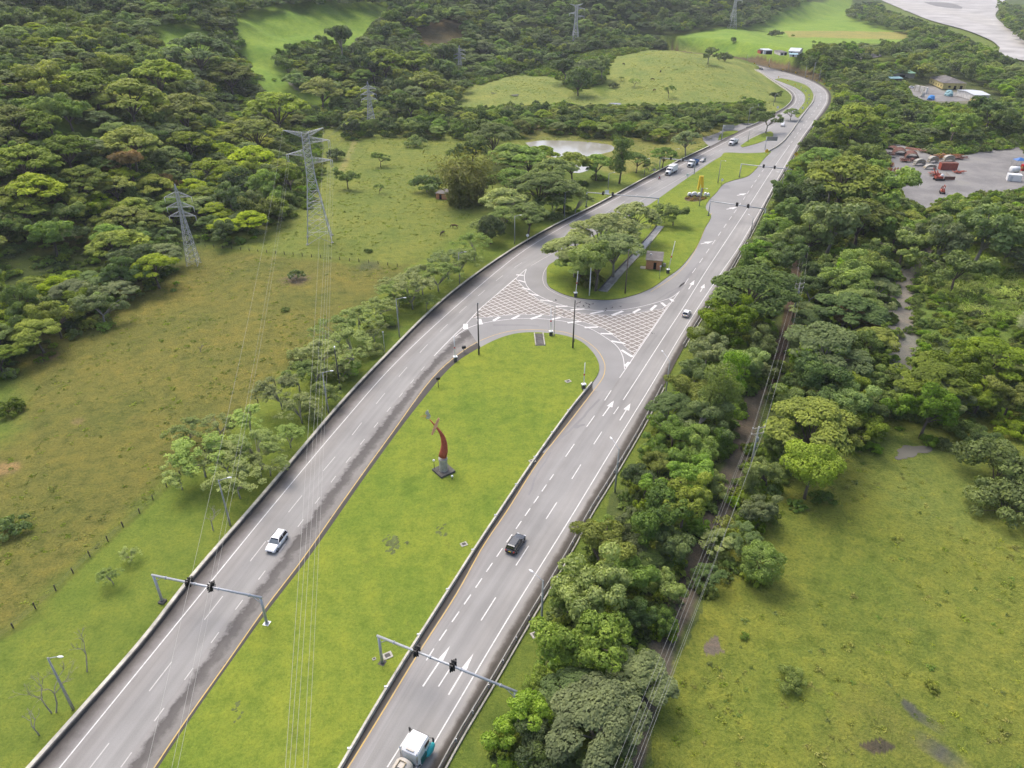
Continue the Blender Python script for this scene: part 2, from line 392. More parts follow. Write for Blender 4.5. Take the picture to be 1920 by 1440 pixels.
M['asL'] = asphalt('left_road_asphalt', GA, [(0,(.24,.22,.205)),(.38,(.34,.315,.30)),(.74,(.74,.71,.70)),(.95,(1.0,.98,.975)),(1.3,(.95,.93,.92)),(2,(.98,.98,.99)),(3,(1,1,1))], .5)
M['asX'] = asphalt('exit_lane_asphalt', GA, [(0,(.98,.97,.97)),(.16,(.93,.91,.91)),(.32,(.36,.34,.335)),(.56,(.44,.42,.41)),(.78,(.80,.775,.75)),(1.0,(.70,.67,.64)),(1.12,(.27,.25,.235)),(2,(.22,.205,.19))], .75)
M['asR'] = asphalt('right_road_asphalt', (.262,.258,.245), [(0,(.93,.92,.91)),(.5,(.98,.98,.98)),(1,(.95,.95,.95)),(1.5,(1.04,1.03,1.02)),(2.0,(1.0,1,1)),(2.30,(1.06,1.03,.99)),(2.50,(.42,.38,.34)),(2.66,(.22,.20,.17)),(3,(.25,.225,.19))], .34)
M['asT'] = asphalt('turn_lane_asphalt', (.262,.258,.245), [(0,(.22,.20,.175)),(.8,(.28,.255,.225)),(1.0,(.78,.75,.73)),(1.3,(.97,.95,.94)),(2,(1,1,1))], .2)
M['asB'] = asphalt('junction_asphalt', (.250,.247,.236))
M['paver'] = asphalt('brown_paved_gore', (.225,.205,.180))
m_, nt_, b_, o_ = newmat('rough_gravel'); g_ = N(nt_, 'NewGeometry').outputs['Position']
L(nt_, mix(nt_, .5, ramp(nt_, noise(nt_, g_, .08, 6, .7), [(.3,(.10,.10,.098)),(.47,(.17,.165,.16)),(.56,(.24,.235,.22)),(.7,(.25,.25,.19))]), ramp(nt_, noise(nt_, g_, 1.5, 5, .8), [(.3,(.12,.115,.105)),(.7,(.26,.25,.235))])), b_.inputs['Base Color']); b_.inputs['Roughness'].default_value = .8
M['gravel'] = m_
# water
def water(name, c, rough=.08, c2=None, sc=.05):
    m, nt, b, out = newmat(name); g = N(nt, 'NewGeometry').outputs['Position']
    L(nt, ramp(nt, noise(nt, g, sc, 5, .6), [(.35, c), (.65, c2 or c)]), b.inputs['Base Color']); b.inputs['Roughness'].default_value = rough
    b.inputs['Specular IOR Level'].default_value = .6; bump(nt, b, noise(nt, g, 1.2, 3), .15, .05); return m
M['pond'] = water('murky_pond_water', (.34,.33,.28), .15, (.28,.27,.22)); M['puddle'] = water('puddle_water', (.16,.155,.13), .12)
M['river'] = water('silty_river_water', (.25,.235,.205), .6, (.43,.41,.37), .03)
M['streamw'] = water('channel_water', (.12,.12,.12), .3, (.27,.27,.27), .6)
# grass ground: vertex colour = real colour of each kind of ground, broken up by noise
m, nt, b, out = newmat('ground_cover'); geo = N(nt, 'NewGeometry').outputs['Position']
at = N(nt, 'Attribute'); at.attribute_name = 'gcol'
at2 = N(nt, 'Attribute'); at2.attribute_name = 'rgh'   # how tussocky
a = noise(nt, geo, .045, 5, .65); c = noise(nt, geo, .35, 5, .7); d = noise(nt, geo, 2.4, 4, .75); e = noise(nt, geo, 9.0, 2, .6)
col = at.outputs['Color']
col = mix(nt, 1.0, col, ramp(nt, a, [(.30, (.74,.86,.84)), (.5, (1,1,1)), (.70, (1.20,1.10,1.04))]), 'MULTIPLY')
big = mix(nt, 1.0, col, ramp(nt, c, [(.30, (.62,.70,.62)), (.48, (.96,.98,.95)), (.70, (1.28,1.18,1.02))]), 'MULTIPLY')
sml = mix(nt, 1.0, col, ramp(nt, c, [(.30, (.82,.90,.86)), (.70, (1.16,1.09,1.0))]), 'MULTIPLY')
col = mix(nt, at2.outputs['Fac'], sml, big)
dark = mix(nt, 1.0, col, ramp(nt, d, [(.30, (.60,.68,.60)), (.5, (1,1,1)), (.72, (1.28,1.22,1.15))]), 'MULTIPLY')
lt = mix(nt, 1.0, col, ramp(nt, d, [(.30, (.86,.90,.86)), (.70, (1.10,1.08,1.06))]), 'MULTIPLY')
col = mix(nt, at2.outputs['Fac'], lt, dark)
col = mix(nt, 1.0, col, ramp(nt, e, [(.3, .84), (.7, 1.14)]), 'MULTIPLY')
# thin and worn spots where soil, moss and dead stems show through
wz = noise(nt, geo, .16, 8, .78); wz2 = noise(nt, geo, .9, 5, .8)
wm = ramp(nt, mth(nt, 'ADD', mth(nt, 'MULTIPLY', wz, .75), mth(nt, 'MULTIPLY', wz2, .25)), [(.575, 0), (.64, .55)])
col = mix(nt, wm, col, mix(nt, 1.0, col, (.66,.62,.95), 'MULTIPLY'))
wm2 = ramp(nt, mth(nt, 'ADD', mth(nt, 'MULTIPLY', noise(nt, geo, .11, 7, .7), .8), mth(nt, 'MULTIPLY', wz2, .2)), [(.30, .6), (.38, 0)])
col = mix(nt, wm2, col, mix(nt, 1.0, col, (1.35,1.16,1.25), 'MULTIPLY'))
L(nt, col, b.inputs['Base Color']); b.inputs['Roughness'].default_value = .9; b.inputs['Specular IOR Level'].default_value = .08
bm_ = N(nt, 'Bump'); bm_.inputs['Distance'].default_value = .5; L(nt, mth(nt, 'ADD', d, mth(nt, 'MULTIPLY', c, 1.2)), bm_.inputs['Height'])
L(nt, mth(nt, 'ADD', mth(nt, 'MULTIPLY', at2.outputs['Fac'], .75), .15), bm_.inputs['Strength']); L(nt, bm_.outputs[0], b.inputs['Normal'])
M['ground'] = m
# foliage: colour ramp over instance random + leaf tone attribute
def leafmat(name, dark, mid, light, trans=.38):
    m, nt, b, out = newmat(name)
    oi = N(nt, 'ObjectInfo'); at = N(nt, 'Attribute'); at.attribute_name = 'tone'
    t = mth(nt, 'ADD', mth(nt, 'MULTIPLY', at.outputs['Fac'], .62), mth(nt, 'MULTIPLY', oi.outputs['Random'], .38))
    col = ramp(nt, t, [(.05, dark), (.5, mid), (.95, light)])
    hs = N(nt, 'HueSaturation'); L(nt, col, hs.inputs['Color'])
    r2 = N(nt, 'TexWhiteNoise'); r2.noise_dimensions = '1D'; L(nt, mth(nt, 'MULTIPLY', oi.outputs['Random'], 57.3), r2.inputs['W'])
    L(nt, mth(nt, 'ADD', mth(nt, 'MULTIPLY', r2.outputs['Value'], .032), .470), hs.inputs['Hue'])
    L(nt, mth(nt, 'ADD', mth(nt, 'MULTIPLY', r2.outputs['Value'], .22), .88), hs.inputs['Saturation'])
    L(nt, mth(nt, 'ADD', mth(nt, 'MULTIPLY', oi.outputs['Random'], .40), 1.24), hs.inputs['Value'])
    L(nt, hs.outputs[0], b.inputs['Base Color']); b.inputs['Roughness'].default_value = .65; b.inputs['Specular IOR Level'].default_value = .18
    tr = N(nt, 'BsdfTranslucent'); L(nt, mix(nt, 1.0, hs.outputs[0], (1.0,1.05,.55), 'MULTIPLY'), tr.inputs[0])
    ms = N(nt, 'MixShader'); ms.inputs[0].default_value = trans; L(nt, b.outputs[0], ms.inputs[1]); L(nt, tr.outputs[0], ms.inputs[2]); L(nt, ms.outputs[0], out.inputs[0])
    return m
LM = {
 'olive': leafmat('olive_foliage', (.078,.115,.024), (.148,.205,.032), (.255,.325,.042)),
 'olivelt': leafmat('light_olive_foliage', (.11,.155,.022), (.21,.275,.028), (.35,.42,.040)),
 'green': leafmat('mid_green_foliage', (.072,.112,.036), (.135,.205,.052), (.225,.315,.074)),
 'fresh': leafmat('fresh_green_foliage', (.085,.140,.030), (.165,.260,.042), (.280,.395,.060)),
 'dark': leafmat('dark_foliage', (.050,.078,.034), (.092,.138,.050), (.155,.215,.068)),
 'grey': leafmat('grey_green_foliage', (.080,.118,.048), (.142,.200,.072), (.220,.285,.100)),
 'lime': leafmat('lime_foliage', (.12,.185,.022), (.21,.32,.032), (.32,.44,.048)),
 'pale': leafmat('pale_feathery_foliage', (.115,.160,.052), (.195,.260,.080), (.300,.375,.112), .4),
 'bamboo': leafmat('bamboo_foliage', (.085,.098,.032), (.160,.172,.048), (.265,.265,.074)),
 'cane': leafmat('cane_foliage', (.105,.155,.036), (.20,.285,.056), (.34,.44,.090)),
 'brown': leafmat('russet_foliage', (.13,.105,.042), (.23,.18,.060), (.36,.25,.08)),
 'weed': leafmat('weed_foliage', (.115,.145,.035), (.20,.235,.050), (.32,.345,.070)),
}
# ---------------------------------------------------------------- ground sheet
RZ = .12
def pg(pts): return [TP(a, b)[:2] for a, b in pts]
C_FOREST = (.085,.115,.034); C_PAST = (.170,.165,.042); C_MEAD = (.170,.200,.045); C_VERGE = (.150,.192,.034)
C_BRIGHT = (.174,.224,.034); C_MARSH = (.176,.200,.038); C_FIELD = (.180,.270,.042); C_HILL = (.200,.232,.062)
Z = []   # (world polygon, colour, roughness weight, edge wobble)
def zone(pts, c, rg, wob=3.0, flat=True): Z.append((gl(pts) if flat else pg(pts), c, rg, wob))
# broad areas, in order of overlay
zone([(20,830),(40,740),(20,690),(100,620),(160,585),(200,555),(300,505),(380,462),(520,480),(745,500),(800,480),(700,560),(640,615),(548,690),(457,780),(370,860),(281,943),(187,1028),(100,1113),(0,1190),(-400,1500),(-300,900)], C_PAST, 1.0, 4)
zone([(0,445),(150,445),(205,480),(130,500),(60,512),(-80,505)], (.170,.165,.05), 1.0, 3)
zone([(400,450),(560,395),(600,330),(600,238),(870,232),(960,232),(990,300),(900,420),(800,478),(745,500),(520,480)], C_MEAD, .9, 4)
zone([(960,236),(1420,240),(1340,262),(1200,335),(1020,300)], (.195,.20,.055), .8, 3)
zone([(-300,1400),(0,1190),(100,1113),(187,1028),(281,943),(370,860),(457,780),(548,690),(640,615),(760,510),(900,425),(1100,350),(1290,290),(1331,275),(1280,299),(1033,428),(833,563),(640,759),(470,960),(273,1200),(62,1440),(-150,1700)], C_VERGE, .6, 1.5)
zone([(860,170),(960,138),(1075,150),(1140,185),(1140,120),(1200,88),(1290,92),(1420,125),(1450,160),(1460,205),(1430,225),(1350,215),(1200,222),(1000,215),(870,205)], C_HILL, .8, 3, False)
zone([(1270,72),(1420,40),(1470,5),(1600,-4),(1590,30),(1700,55),(1705,80),(1590,82),(1500,112),(1440,108),(1400,102),(1300,88)], C_FIELD, .5, 3, False)
zone([(1470,58),(1700,60),(1705,74),(1480,70)], (.27,.25,.075), .5, 2, False)
zone([(1255,80),(1420,104),(1480,120),(1555,140),(1560,160),(1520,150),(1470,134),(1420,121),(1300,100)], (.115,.088,.048), .8, 1, False)
zone([(275,45),(360,38),(395,62),(395,105),(300,105)], C_FIELD, .5, 3, False)
zone([(430,10),(520,-12),(780,-12),(710,50),(680,85),(620,92),(560,80),(530,104),(465,98),(432,60)], C_FIELD, .5, 3, False)
zone([(440,85),(505,88),(552,140),(540,156),(470,138)], C_FIELD, .5, 2, False)
zone([(480,145),(560,155),(625,160),(620,195),(540,195),(490,175)], C_FIELD, .5, 2, False)
zone([(85,200),(190,228),(210,262),(95,245)], C_FIELD, .6, 3, False)
zone([(740,50),(850,20),(900,60),(830,90),(760,90)], (.13,.105,.05), .8, 4, False)
zone([(1490,830),(1560,800),(1640,785),(1700,775),(2100,770),(2400,1700),(1150,1700),(1240,1300),(1300,1150),(1360,1040),(1440,930)], C_MARSH, 1.0, 2)
zone([(1300,1250),(1480,1150),(1600,1330),(1500,1440),(1250,1440)], (.162,.198,.036), .9, 9)
zone([(1600,820),(1800,800),(1930,900),(1930,1000),(1700,980)], (.148,.188,.045), .9, 9)
zone([(1650,1100),(1920,1060),(1920,1250),(1750,1300)], (.182,.205,.040), .9, 9)
zone([(1620,1330),(1760,1370),(1700,1440),(1600,1440)], (.172,.165,.045), .9, 7)
zone([(1610,1395),(1650,1388),(1690,1405),(1660,1420),(1625,1412)], (.085,.072,.05), .8, 1)
zone([(1320,1215),(1345,1190),(1352,1215),(1365,1225),(1330,1232)], (.14,.12,.10), .5, .7)
zone([(1712,480),(1930,460),(1940,660),(1830,650),(1750,640),(1715,600)], (.125,.185,.040), .9, 3)
# water meadow rills, dirt tracks, the yard and river gravel
zone([(1840,-5),(1930,-5),(1930,70),(1885,60),(1850,40)], C_FOREST, .6, 5)
zone([(1570,230),(1700,140),(1900,150),(1920,215),(1780,190),(1700,215)], (.075,.095,.03), .6, 4)
zone([(1705,165),(1760,155),(1830,170),(1830,192),(1780,196),(1725,186)], (.17,.165,.13), .5, 2)
TRACKS = [
 ('dirt', [(1445,716),(1428,722),(1415,745),(1403,790),(1385,850),(1368,910),(1345,965),(1322,1030),(1300,1080),(1272,1140),(1245,1200),(1220,1280),(1195,1350),(1172,1440),(1150,1520)], 2.0, (.115,.098,.078)),
 ('dirt', [(1497,470),(1488,540),(1478,600),(1462,660),(1445,716)], 1.6, (.085,.062,.045)),
 ('gravel', [(1745,465),(1728,490),(1700,520),(1688,560),(1686,600),(1694,640),(1702,700)], 3.6, (.20,.185,.165)),
 ('grass', [(660,235),(665,262),(650,300),(640,320)], 1.5, (.24,.23,.08)),
 ('rill', [(1700,1320),(1740,1360),(1765,1400),(1775,1460)], .8, (.10,.095,.075)),
 ('fence', [(20,1190),(100,1113),(187,1028),(281,943),(370,860),(457,780),(548,690)], .5, (.12,.14,.03)),
 ('fence2', [(390,462),(560,482),(740,500)], .9, (.13,.15,.03)),
]
TRW = [(resample(smooth(gl(p)), 3.0), w, c) for _, p, w, c in TRACKS]
TRW.append((np.array(pg([(548,130),(538,145),(545,158),(556,166)])), 1.2, (.28,.27,.24)))
BARE = [(TP(a, b), r, c) for a, b, r, c in [(556,524,5.5,(.15,.115,.085)),(85,668,3.2,(.17,.11,.08)),(130,612,2.6,(.13,.10,.08)),(270,512,2.5,(.12,.10,.08)),(8,880,3,(.27,.19,.09)),(145,790,1.6,(.28,.2,.09)),(1000,240,9,(.25,.19,.09)),
   (690,500,5,(.10,.11,.05)),(735,612,3,(.08,.09,.05)),(980,1000,0,(0,0,0)),(745,1020,0,(.1,.1,.1))]]
def ground_colour(X, Y):
    n = len(X); C = np.tile(np.array([.125,.165,.032]), (n, 1)); Rg = np.full(n, .7)
    px, py, dep = proj(X, Y, hz(X, Y)*0+0)
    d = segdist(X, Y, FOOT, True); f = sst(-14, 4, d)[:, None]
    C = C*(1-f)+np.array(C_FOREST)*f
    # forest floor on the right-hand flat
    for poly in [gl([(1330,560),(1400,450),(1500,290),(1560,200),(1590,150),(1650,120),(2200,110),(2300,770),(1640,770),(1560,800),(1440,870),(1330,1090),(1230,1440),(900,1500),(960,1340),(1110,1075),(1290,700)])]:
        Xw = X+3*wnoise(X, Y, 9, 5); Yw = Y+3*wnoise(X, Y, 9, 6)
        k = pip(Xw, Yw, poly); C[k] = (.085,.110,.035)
    for poly, c, rg, wob in Z:
        Xw = X+wob*wnoise(X, Y, 8+wob*2, 31)+wob*.4*wnoise(X, Y, 2.5, 33); Yw = Y+wob*wnoise(X, Y, 8+wob*2, 37)+wob*.4*wnoise(X, Y, 2.5, 35)
        if wob >= 3:
            t = np.zeros(n); o_ = wob*.7
            for ox, oy in ((0,0),(o_,0),(-o_,0),(0,o_),(0,-o_),(o_*.5,o_*.5),(-o_*.5,-o_*.5),(o_*.5,-o_*.5),(-o_*.5,o_*.5)): t += pip(Xw+ox, Yw+oy, poly)/9.0
            C = C*(1-t[:, None])+np.array(c)*t[:, None]; Rg = Rg*(1-t)+rg*t
        else: k = pip(Xw, Yw, poly); C[k] = c; Rg[k] = rg
    # gravel bank, hardstanding
    for P, w, c in TRW:
        dd = segdist(X, Y, [tuple(p) for p in P])+.5*wnoise(X, Y, 2.0, 51)*min(w, 1.2); t = 1-sst(w*.75, w*1.25, dd)
        C = C*(1-t[:, None])+np.array(c)*t[:, None]; Rg = Rg*(1-.5*t)
    for p, r, c in BARE:
        if r <= 0: continue
        dd = np.hypot(X-p[0], Y-p[1])+r*.35*wnoise(X, Y, 2.5, 61); t = (1-sst(r*.4, r*1.1, dd))*.85
        C = C*(1-t[:, None])+np.array(c)*t[:, None]
    return C, Rg
def set_ground_attrs(me, X, Y, C=None, Rg=None):
    if C is None: C, Rg = ground_colour(X, Y)
    a = me.attributes.new('gcol', 'FLOAT_COLOR', 'POINT'); a.data.foreach_set('color', np.hstack([C, np.ones((len(C), 1))]).astype(np.float32).ravel())
    r = me.attributes.new('rgh', 'FLOAT', 'POINT'); r.data.foreach_set('value', np.asarray(Rg, np.float32))
az = np.concatenate([np.linspace(-42, 42, 640), np.linspace(42, 318, 90)[1:-1]])
rad = np.concatenate([[8, 20, 32], np.geomspace(40, 1900, 560), np.geomspace(1900, 9000, 26)[1:]])
A_, R_ = np.meshgrid(np.radians(az), rad, indexing='ij'); X = (R_*np.sin(A_)).ravel(); Y = (R_*np.cos(A_)).ravel()
X = np.append(X, 0); Y = np.append(Y, 0); Zh = hz(X, Y)
na, nr = len(az), len(rad); idx = np.arange(na*nr).reshape(na, nr); nx = np.roll(idx, -1, axis=0)
F = np.stack([idx[:, :-1], nx[:, :-1], nx[:, 1:], idx[:, 1:]], -1).reshape(-1, 4)[:, ::-1]
ctr = na*nr
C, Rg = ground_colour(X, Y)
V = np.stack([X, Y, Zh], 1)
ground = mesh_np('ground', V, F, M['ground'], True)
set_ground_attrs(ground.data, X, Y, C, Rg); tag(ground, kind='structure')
del A_, R_
# ---------------------------------------------------------------- sheets
def sheet(name, poly, z, mat, parent=None, kind=None, ground=False, follow=False, label=None):
    P = [(float(a), float(b)) for a, b in poly]
    tri = tessellate_polygon([[Vector((a, b, 0)) for a, b in P]])
    bm = bmesh.new(); vs = [bm.verts.new((a, b, (hz1(a, b) if follow else 0)+z)) for a, b in P]
    for t in tri:
        try: bm.faces.new([vs[i] for i in t])
        except ValueError: pass
    for f_ in bm.faces:
        if f_.normal.z < 0: f_.normal_flip()
    bm.normal_update()
    for f_ in bm.faces:
        f_.normal_update()
        if f_.normal.z < 0: f_.normal_flip()
    me = bpy.data.meshes.new(name); bm.to_mesh(me); bm.free(); me.materials.append(mat)
    o = bpy.data.objects.new(name, me); COL.objects.link(o); o.parent = parent
    if kind: o['kind'] = kind
    if label: o['label'] = label
    return o
def strip(name, cols, z, mat, nsub=3, step=2.5, parent=None, scol=True):
    "road sheet across several lines; attribute sv = (line coordinate, metres along, 0)"
    n = max(int(arclen(c)[-1]/step) for c in cols)+1
    R_ = [resample(c, n=n) for c in cols]; rows = []; sv = []
    al = arclen(R_[0])
    for k in range(len(cols)-1):
        for j in range(nsub+(k == len(cols)-2)):
            t = j/nsub; rows.append(R_[k]*(1-t)+R_[k+1]*t); sv.append(np.stack([np.full(n, k+t), al, np.zeros(n)], 1))
    Vv = np.concatenate([np.hstack([r, np.full((n, 1), z)]) for r in rows]); m = len(rows)
    id_ = np.arange(m*n).reshape(m, n)
    F_ = np.stack([id_[:-1, :-1], id_[1:, :-1], id_[1:, 1:], id_[:-1, 1:]], -1).reshape(-1, 4)
    o = mesh_np(name, Vv, F_, mat, False, parent)
    a = o.data.attributes.new('sv', 'FLOAT_VECTOR', 'POINT'); a.data.foreach_set('vector', np.concatenate(sv).astype(np.float32).ravel())
    return o
def line_mb(mb, P, w, z, mi=0, closed=False):
    P = np.asarray(P, float); d = np.gradient(P, axis=0); d /= np.linalg.norm(d, axis=1)[:, None]+1e-9; nn = np.stack([-d[:, 1], d[:, 0]], 1)
    a, b = P+nn*w/2, P-nn*w/2; k = len(P)
    vs = [(x, y, z) for x, y in a]+[(x, y, z) for x, y in b]
    mb.add(vs, [(k+i, k+i+1, i+1, i) for i in range(k-1)], mi)
def dashes(mb, P, w, z, s_first, ln, cyc, s_end, mi=0):
    s = s_first
    while s < s_end: line_mb(mb, sub(P, s, min(s+ln, s_end), 1.5), w, z, mi); s += cyc
# pavement: one sheet under both carriageways and the junction, then the laid lanes
base_poly = np.vstack([resample(LB, 6), resample(RG, 6)[::-1]])
road = sheet('road', base_poly, RZ-.004, M['asB'], kind='structure')
def cut(P, a=None, b=None):
    s0 = 0 if a is None else nearest_s(P, G(*a)); s1 = arclen(P)[-1] if b is None else nearest_s(P, G(*b))
    return sub(P, s0, s1, 2.0)
LYa = cut(LY, None, (893,643)); MEDa = cut(MED, None, (893,657)); LRa = cut(LR, None, (872,610))
LYr = cut(LY, (1113,733), None)[::-1]; MEDr = cut(MED, (1108,722), None)[::-1]; RTa = cut(RT, None, (1149,728))
strip('left_carriageway', [LB, LW, LC if False else (resample(LW, n=400)*.5+resample(LR, n=400)*.5), LR], RZ, M['asL'], parent=road)
strip('exit_lane', [LRa, LYa, MEDa], RZ+.001, M['asX'], parent=road)
strip('right_carriageway', [RT, RC, RW, RG], RZ+.0005, M['asR'], parent=road)
strip('turn_lane', [MEDr, LYr, RTa], RZ+.0015, M['asT'], parent=road)
# gore area with pavers and cross-hatching
hatch = gl([(967,522),(897,582),(885,597),(923,595),(943,592),(982,590),(1020,591),(1048,594),(1073,599),(1100,606),(1133,617),(1160,637),(1187,668),(1222,618),(1256,568),(1242,580),(1220,583),(1193,588),(1150,592),(1100,590),(1070,584),(1047,578),(1028,571),(1010,563),(990,548),(973,530)])
sheet('paved_gore', hatch, RZ+.004, M['paver'], parent=road)
mk = MB(); z1, z2 = RZ+.007, RZ+.010
W = .16
line_mb(mk, LW, W, z1); line_mb(mk, RW, W, z1)
line_mb(mk, LYa, .16, z1, 1)
line_mb(mk, cut(LY, (893,643), None), .16, z1, 1)
def sx(P, q): return nearest_s(P, G(*q))
dashes(mk, LC, .15, z1, sx(LC, (193,1410))-8*12-4.5+12*0, 4.6, 12.0, sx(LC, (987,488)), 2)
mid = resample(LW, n=500)*.5+resample(LR, n=500)*.5
dashes(mk, mid, .15, z1, sx(mid, (1010,470)), 4.6, 12.0, arclen(mid)[-1]-5, 2)
dashes(mk, LR, .15, z1, sx(LR, (237,1427))-6.1*12, 1.9, 6.1, sx(LR, (803,680)), 2)
line_mb(mk, cut(LR, (810,672), (987,505)), .17, z1); line_mb(mk, cut(LR, (1000,497), (1340,298)), .13, z1, 2)
line_mb(mk, cut(LR, (1400,262), None), .13, z1, 2)
dashes(mk, RC, .16, z1, sx(RC, (827,1281))-9*12, 4.8, 12.0, sx(RC, (1157,768)))
line_mb(mk, cut(RC, (1167,753), (1480,273)), .17, z1)
dashes(mk, RC, .16, z1, sx(RC, (1483,269)), 4.6, 12.0, arclen(RC)[-1]-4)
dashes(mk, RT, .17, z1, sx(RT, (805,1232)), 2.1, 3.6, sx(RT, (1036,893)))
dashes(mk, RT, .17, z1, sx(RT, (1060,858)), 4.6, 11.2, sx(RT, (1152,724)))
line_mb(mk, cut(RT, (1162,709), (1274,547)), .17, z1)
dashes(mk, RT, .15, z1, sx(RT, (1284,532)), 4.6, 9.4, sx(RT, (1432,318)))
def pl(pts, w, z=z1, mi=0, sm=True):
    P = smooth(gl(pts), 1.5) if sm else np.array(gl(pts)); line_mb(mk, P, w, z, mi)
arcL = [(853,632),(873,618),(900,608),(933,602),(973,598),(1007,598),(1043,601),(1073,606),(1107,617),(1133,632),(1157,650),(1168,670),(1171,693)]
arcU = [(987,505),(983,520),(990,540),(1010,555),(1037,567),(1063,575),(1107,582),(1150,583),(1190,578),(1230,568),(1260,558),(1274,547)]
pl(arcL, .17); pl(arcU, .17)
pl([(1047,487),(1027,500),(1018,517),(1022,537),(1040,550),(1070,562)], .15, z1, 2)
pl([(1220,548),(1260,522),(1290,492),(1312,452),(1322,428),(1334,400)], .14, z1, 1)
# hatching inside the pavers
H = [np.array(p) for p in hatch]; Hc = np.mean(H, axis=0)
def clipline(p, d):
    ts = []
    for i in range(len(H)):
        a, b = H[i], H[(i+1) % len(H)]; e = b-a; den = d[0]*e[1]-d[1]*e[0]
        if abs(den) < 1e-9: continue
        q = a-p; t = (q[0]*e[1]-q[1]*e[0])/den; u = (q[0]*d[1]-q[1]*d[0])/den
        if 0 <= u < 1: ts.append(t)
    ts.sort(); return list(zip(ts[::2], ts[1::2]))
for (pa, pb), sp_ in ((((913,555),(998,600)), 1.62), (((897,600),(1000,571)), 1.62)):
    a, b = np.array(G(*pa)), np.array(G(*pb)); d = (b-a)/np.linalg.norm(b-a); nrm = np.array([-d[1], d[0]])
    for k in range(-60, 61):
        p = Hc+nrm*k*sp_
        for t0, t1 in clipline(p, d):
            if t1-t0 > .3: line_mb(mk, np.array([p+d*t0, p+d*t1]), .17, z2)
line_mb(mk, np.array(hatch+[hatch[0]]), .14, z2)
bars = [((873,608),(873,618),1.2),((898,599),(901,609),1.2),((937,595),(925,602),.8),((974,592),(960,599),.8),((1015,592),(995,599),.8),((1051,596),(1031,600),.7),((1090,603),(1064,606),.7),((1121,614),(1096,615),.7),((1149,627),(1126,626),.7),((1172,645),(1146,640),.7),((1186,670),(1165,657),.7),((1180,680),(1172,688),.8),
 ((968,516),(982,517),.6),((972,526),(985,530),.6),((978,540),(994,544),.6),((991,551),(1010,555),.6),((1013,563),(1036,566),.6),((1042,575),(1064,575),.7),((1070,582),(1096,580),.7),((1107,589),(1131,584),.7),((1147,592),(1168,584),.8),((1187,587),(1200,580),.8),((1220,582),(1230,573),.8),((1240,568),(1248,575),.8),((1257,561),(1262,566),.8)]
for a, b, w in bars: line_mb(mk, np.array([G(*a), G(*b)]), w, z2+.002)
def arrow(tail, tip, hw=.55, hl=.38, sw=.17):
    a, b = np.array(G(*tail)), np.array(G(*tip)); Lr = np.linalg.norm(b-a); d = (b-a)/Lr; n_ = np.array([-d[1], d[0]]); c = b-d*Lr*hl
    line_mb(mk, np.array([a, c]), sw, z2); q = [c+n_*hw, b, c-n_*hw]; mk.add([(x, y, z2) for x, y in q], [(2,1,0)])
arrow((793,1288), (844,1212), .42, .42, .2); arrow((841,1304), (888,1226), .42, .42, .2)
arrow((1130,781), (1151,752), .62, .40, .22); arrow((1162,789), (1182,757), .62, .40, .22)
arrow((1291,543), (1302,526), .6, .5, .25); arrow((1313,548), (1321,533), .6, .5, .25)
arrow((1314,458), (1337,453), 1.0, .6, .45); arrow((1362,393), (1382,389), 1.1, .6, .5); arrow((1382,367), (1400,363), 1.1, .6, .5)
mk.build('lane_markings', [M['lwhite'], M['lyellow'], M['lworn']], road, fix=False)
# tarmac patch, tyre marks as laid patches with their own edges
def blob(cx, cy, r, seed, z, mat, asp=1.0, ang=0, name='tar_patch', par=road, n=26):
    x0, y0 = G(cx, cy); rr = np.random.default_rng(seed); ph = rr.uniform(0, 6.28, 5); P = []
    for i in range(n):
        t = 2*math.pi*i/n; k = 1+.22*math.sin(2*t+ph[0])+.16*math.sin(3*t+ph[1])+.12*math.sin(5*t+ph[2])+.06*math.sin(9*t+ph[3])
        u, w = r*k*math.cos(t), r*k*asp*math.sin(t); P.append((x0+u*math.cos(ang)-w*math.sin(ang), y0+u*math.sin(ang)+w*math.cos(ang)))
    return sheet(name, P, z, mat, parent=par)
M['tar'] = asphalt('dark_tarmac_repair', (.222,.218,.213))
for (a, b, w) in [([(1130,588),(1180,586),(1230,572),(1262,552),(1290,520),(1312,492)], 1, .9), ([(1225,567),(1262,545),(1290,527)], 1, .45), ([(925,610),(975,611),(1010,612)], 1, 1.0), ([(1100,618),(1130,625),(1160,640)], 1, .8), ([(1362,345),(1385,342),(1420,337)], 1, .7), ([(1020,850),(1060,815),(1105,770),(1125,750)], 1, .5), ([(990,930),(1012,880),(1035,850)], 1, .35)]:
    P = smooth(gl(a), 1.5); mt = MB(); line_mb(mt, P+np.stack([wnoise(P[:,0],P[:,1],4,1), wnoise(P[:,0],P[:,1],4,2)],1)*.4, w, RZ+.0035); mt.build('tar_seam', M['tar'], road, fix=False)
for k, (a, b, r) in enumerate([(1172,575,5.0), (1346,352,6.0), (1085,800,1.2), (1405,276,6), (520,1150,1.5)]): blob(a, b, r, k, RZ+.0030+.0002*k, M['tar'], .45, .5)
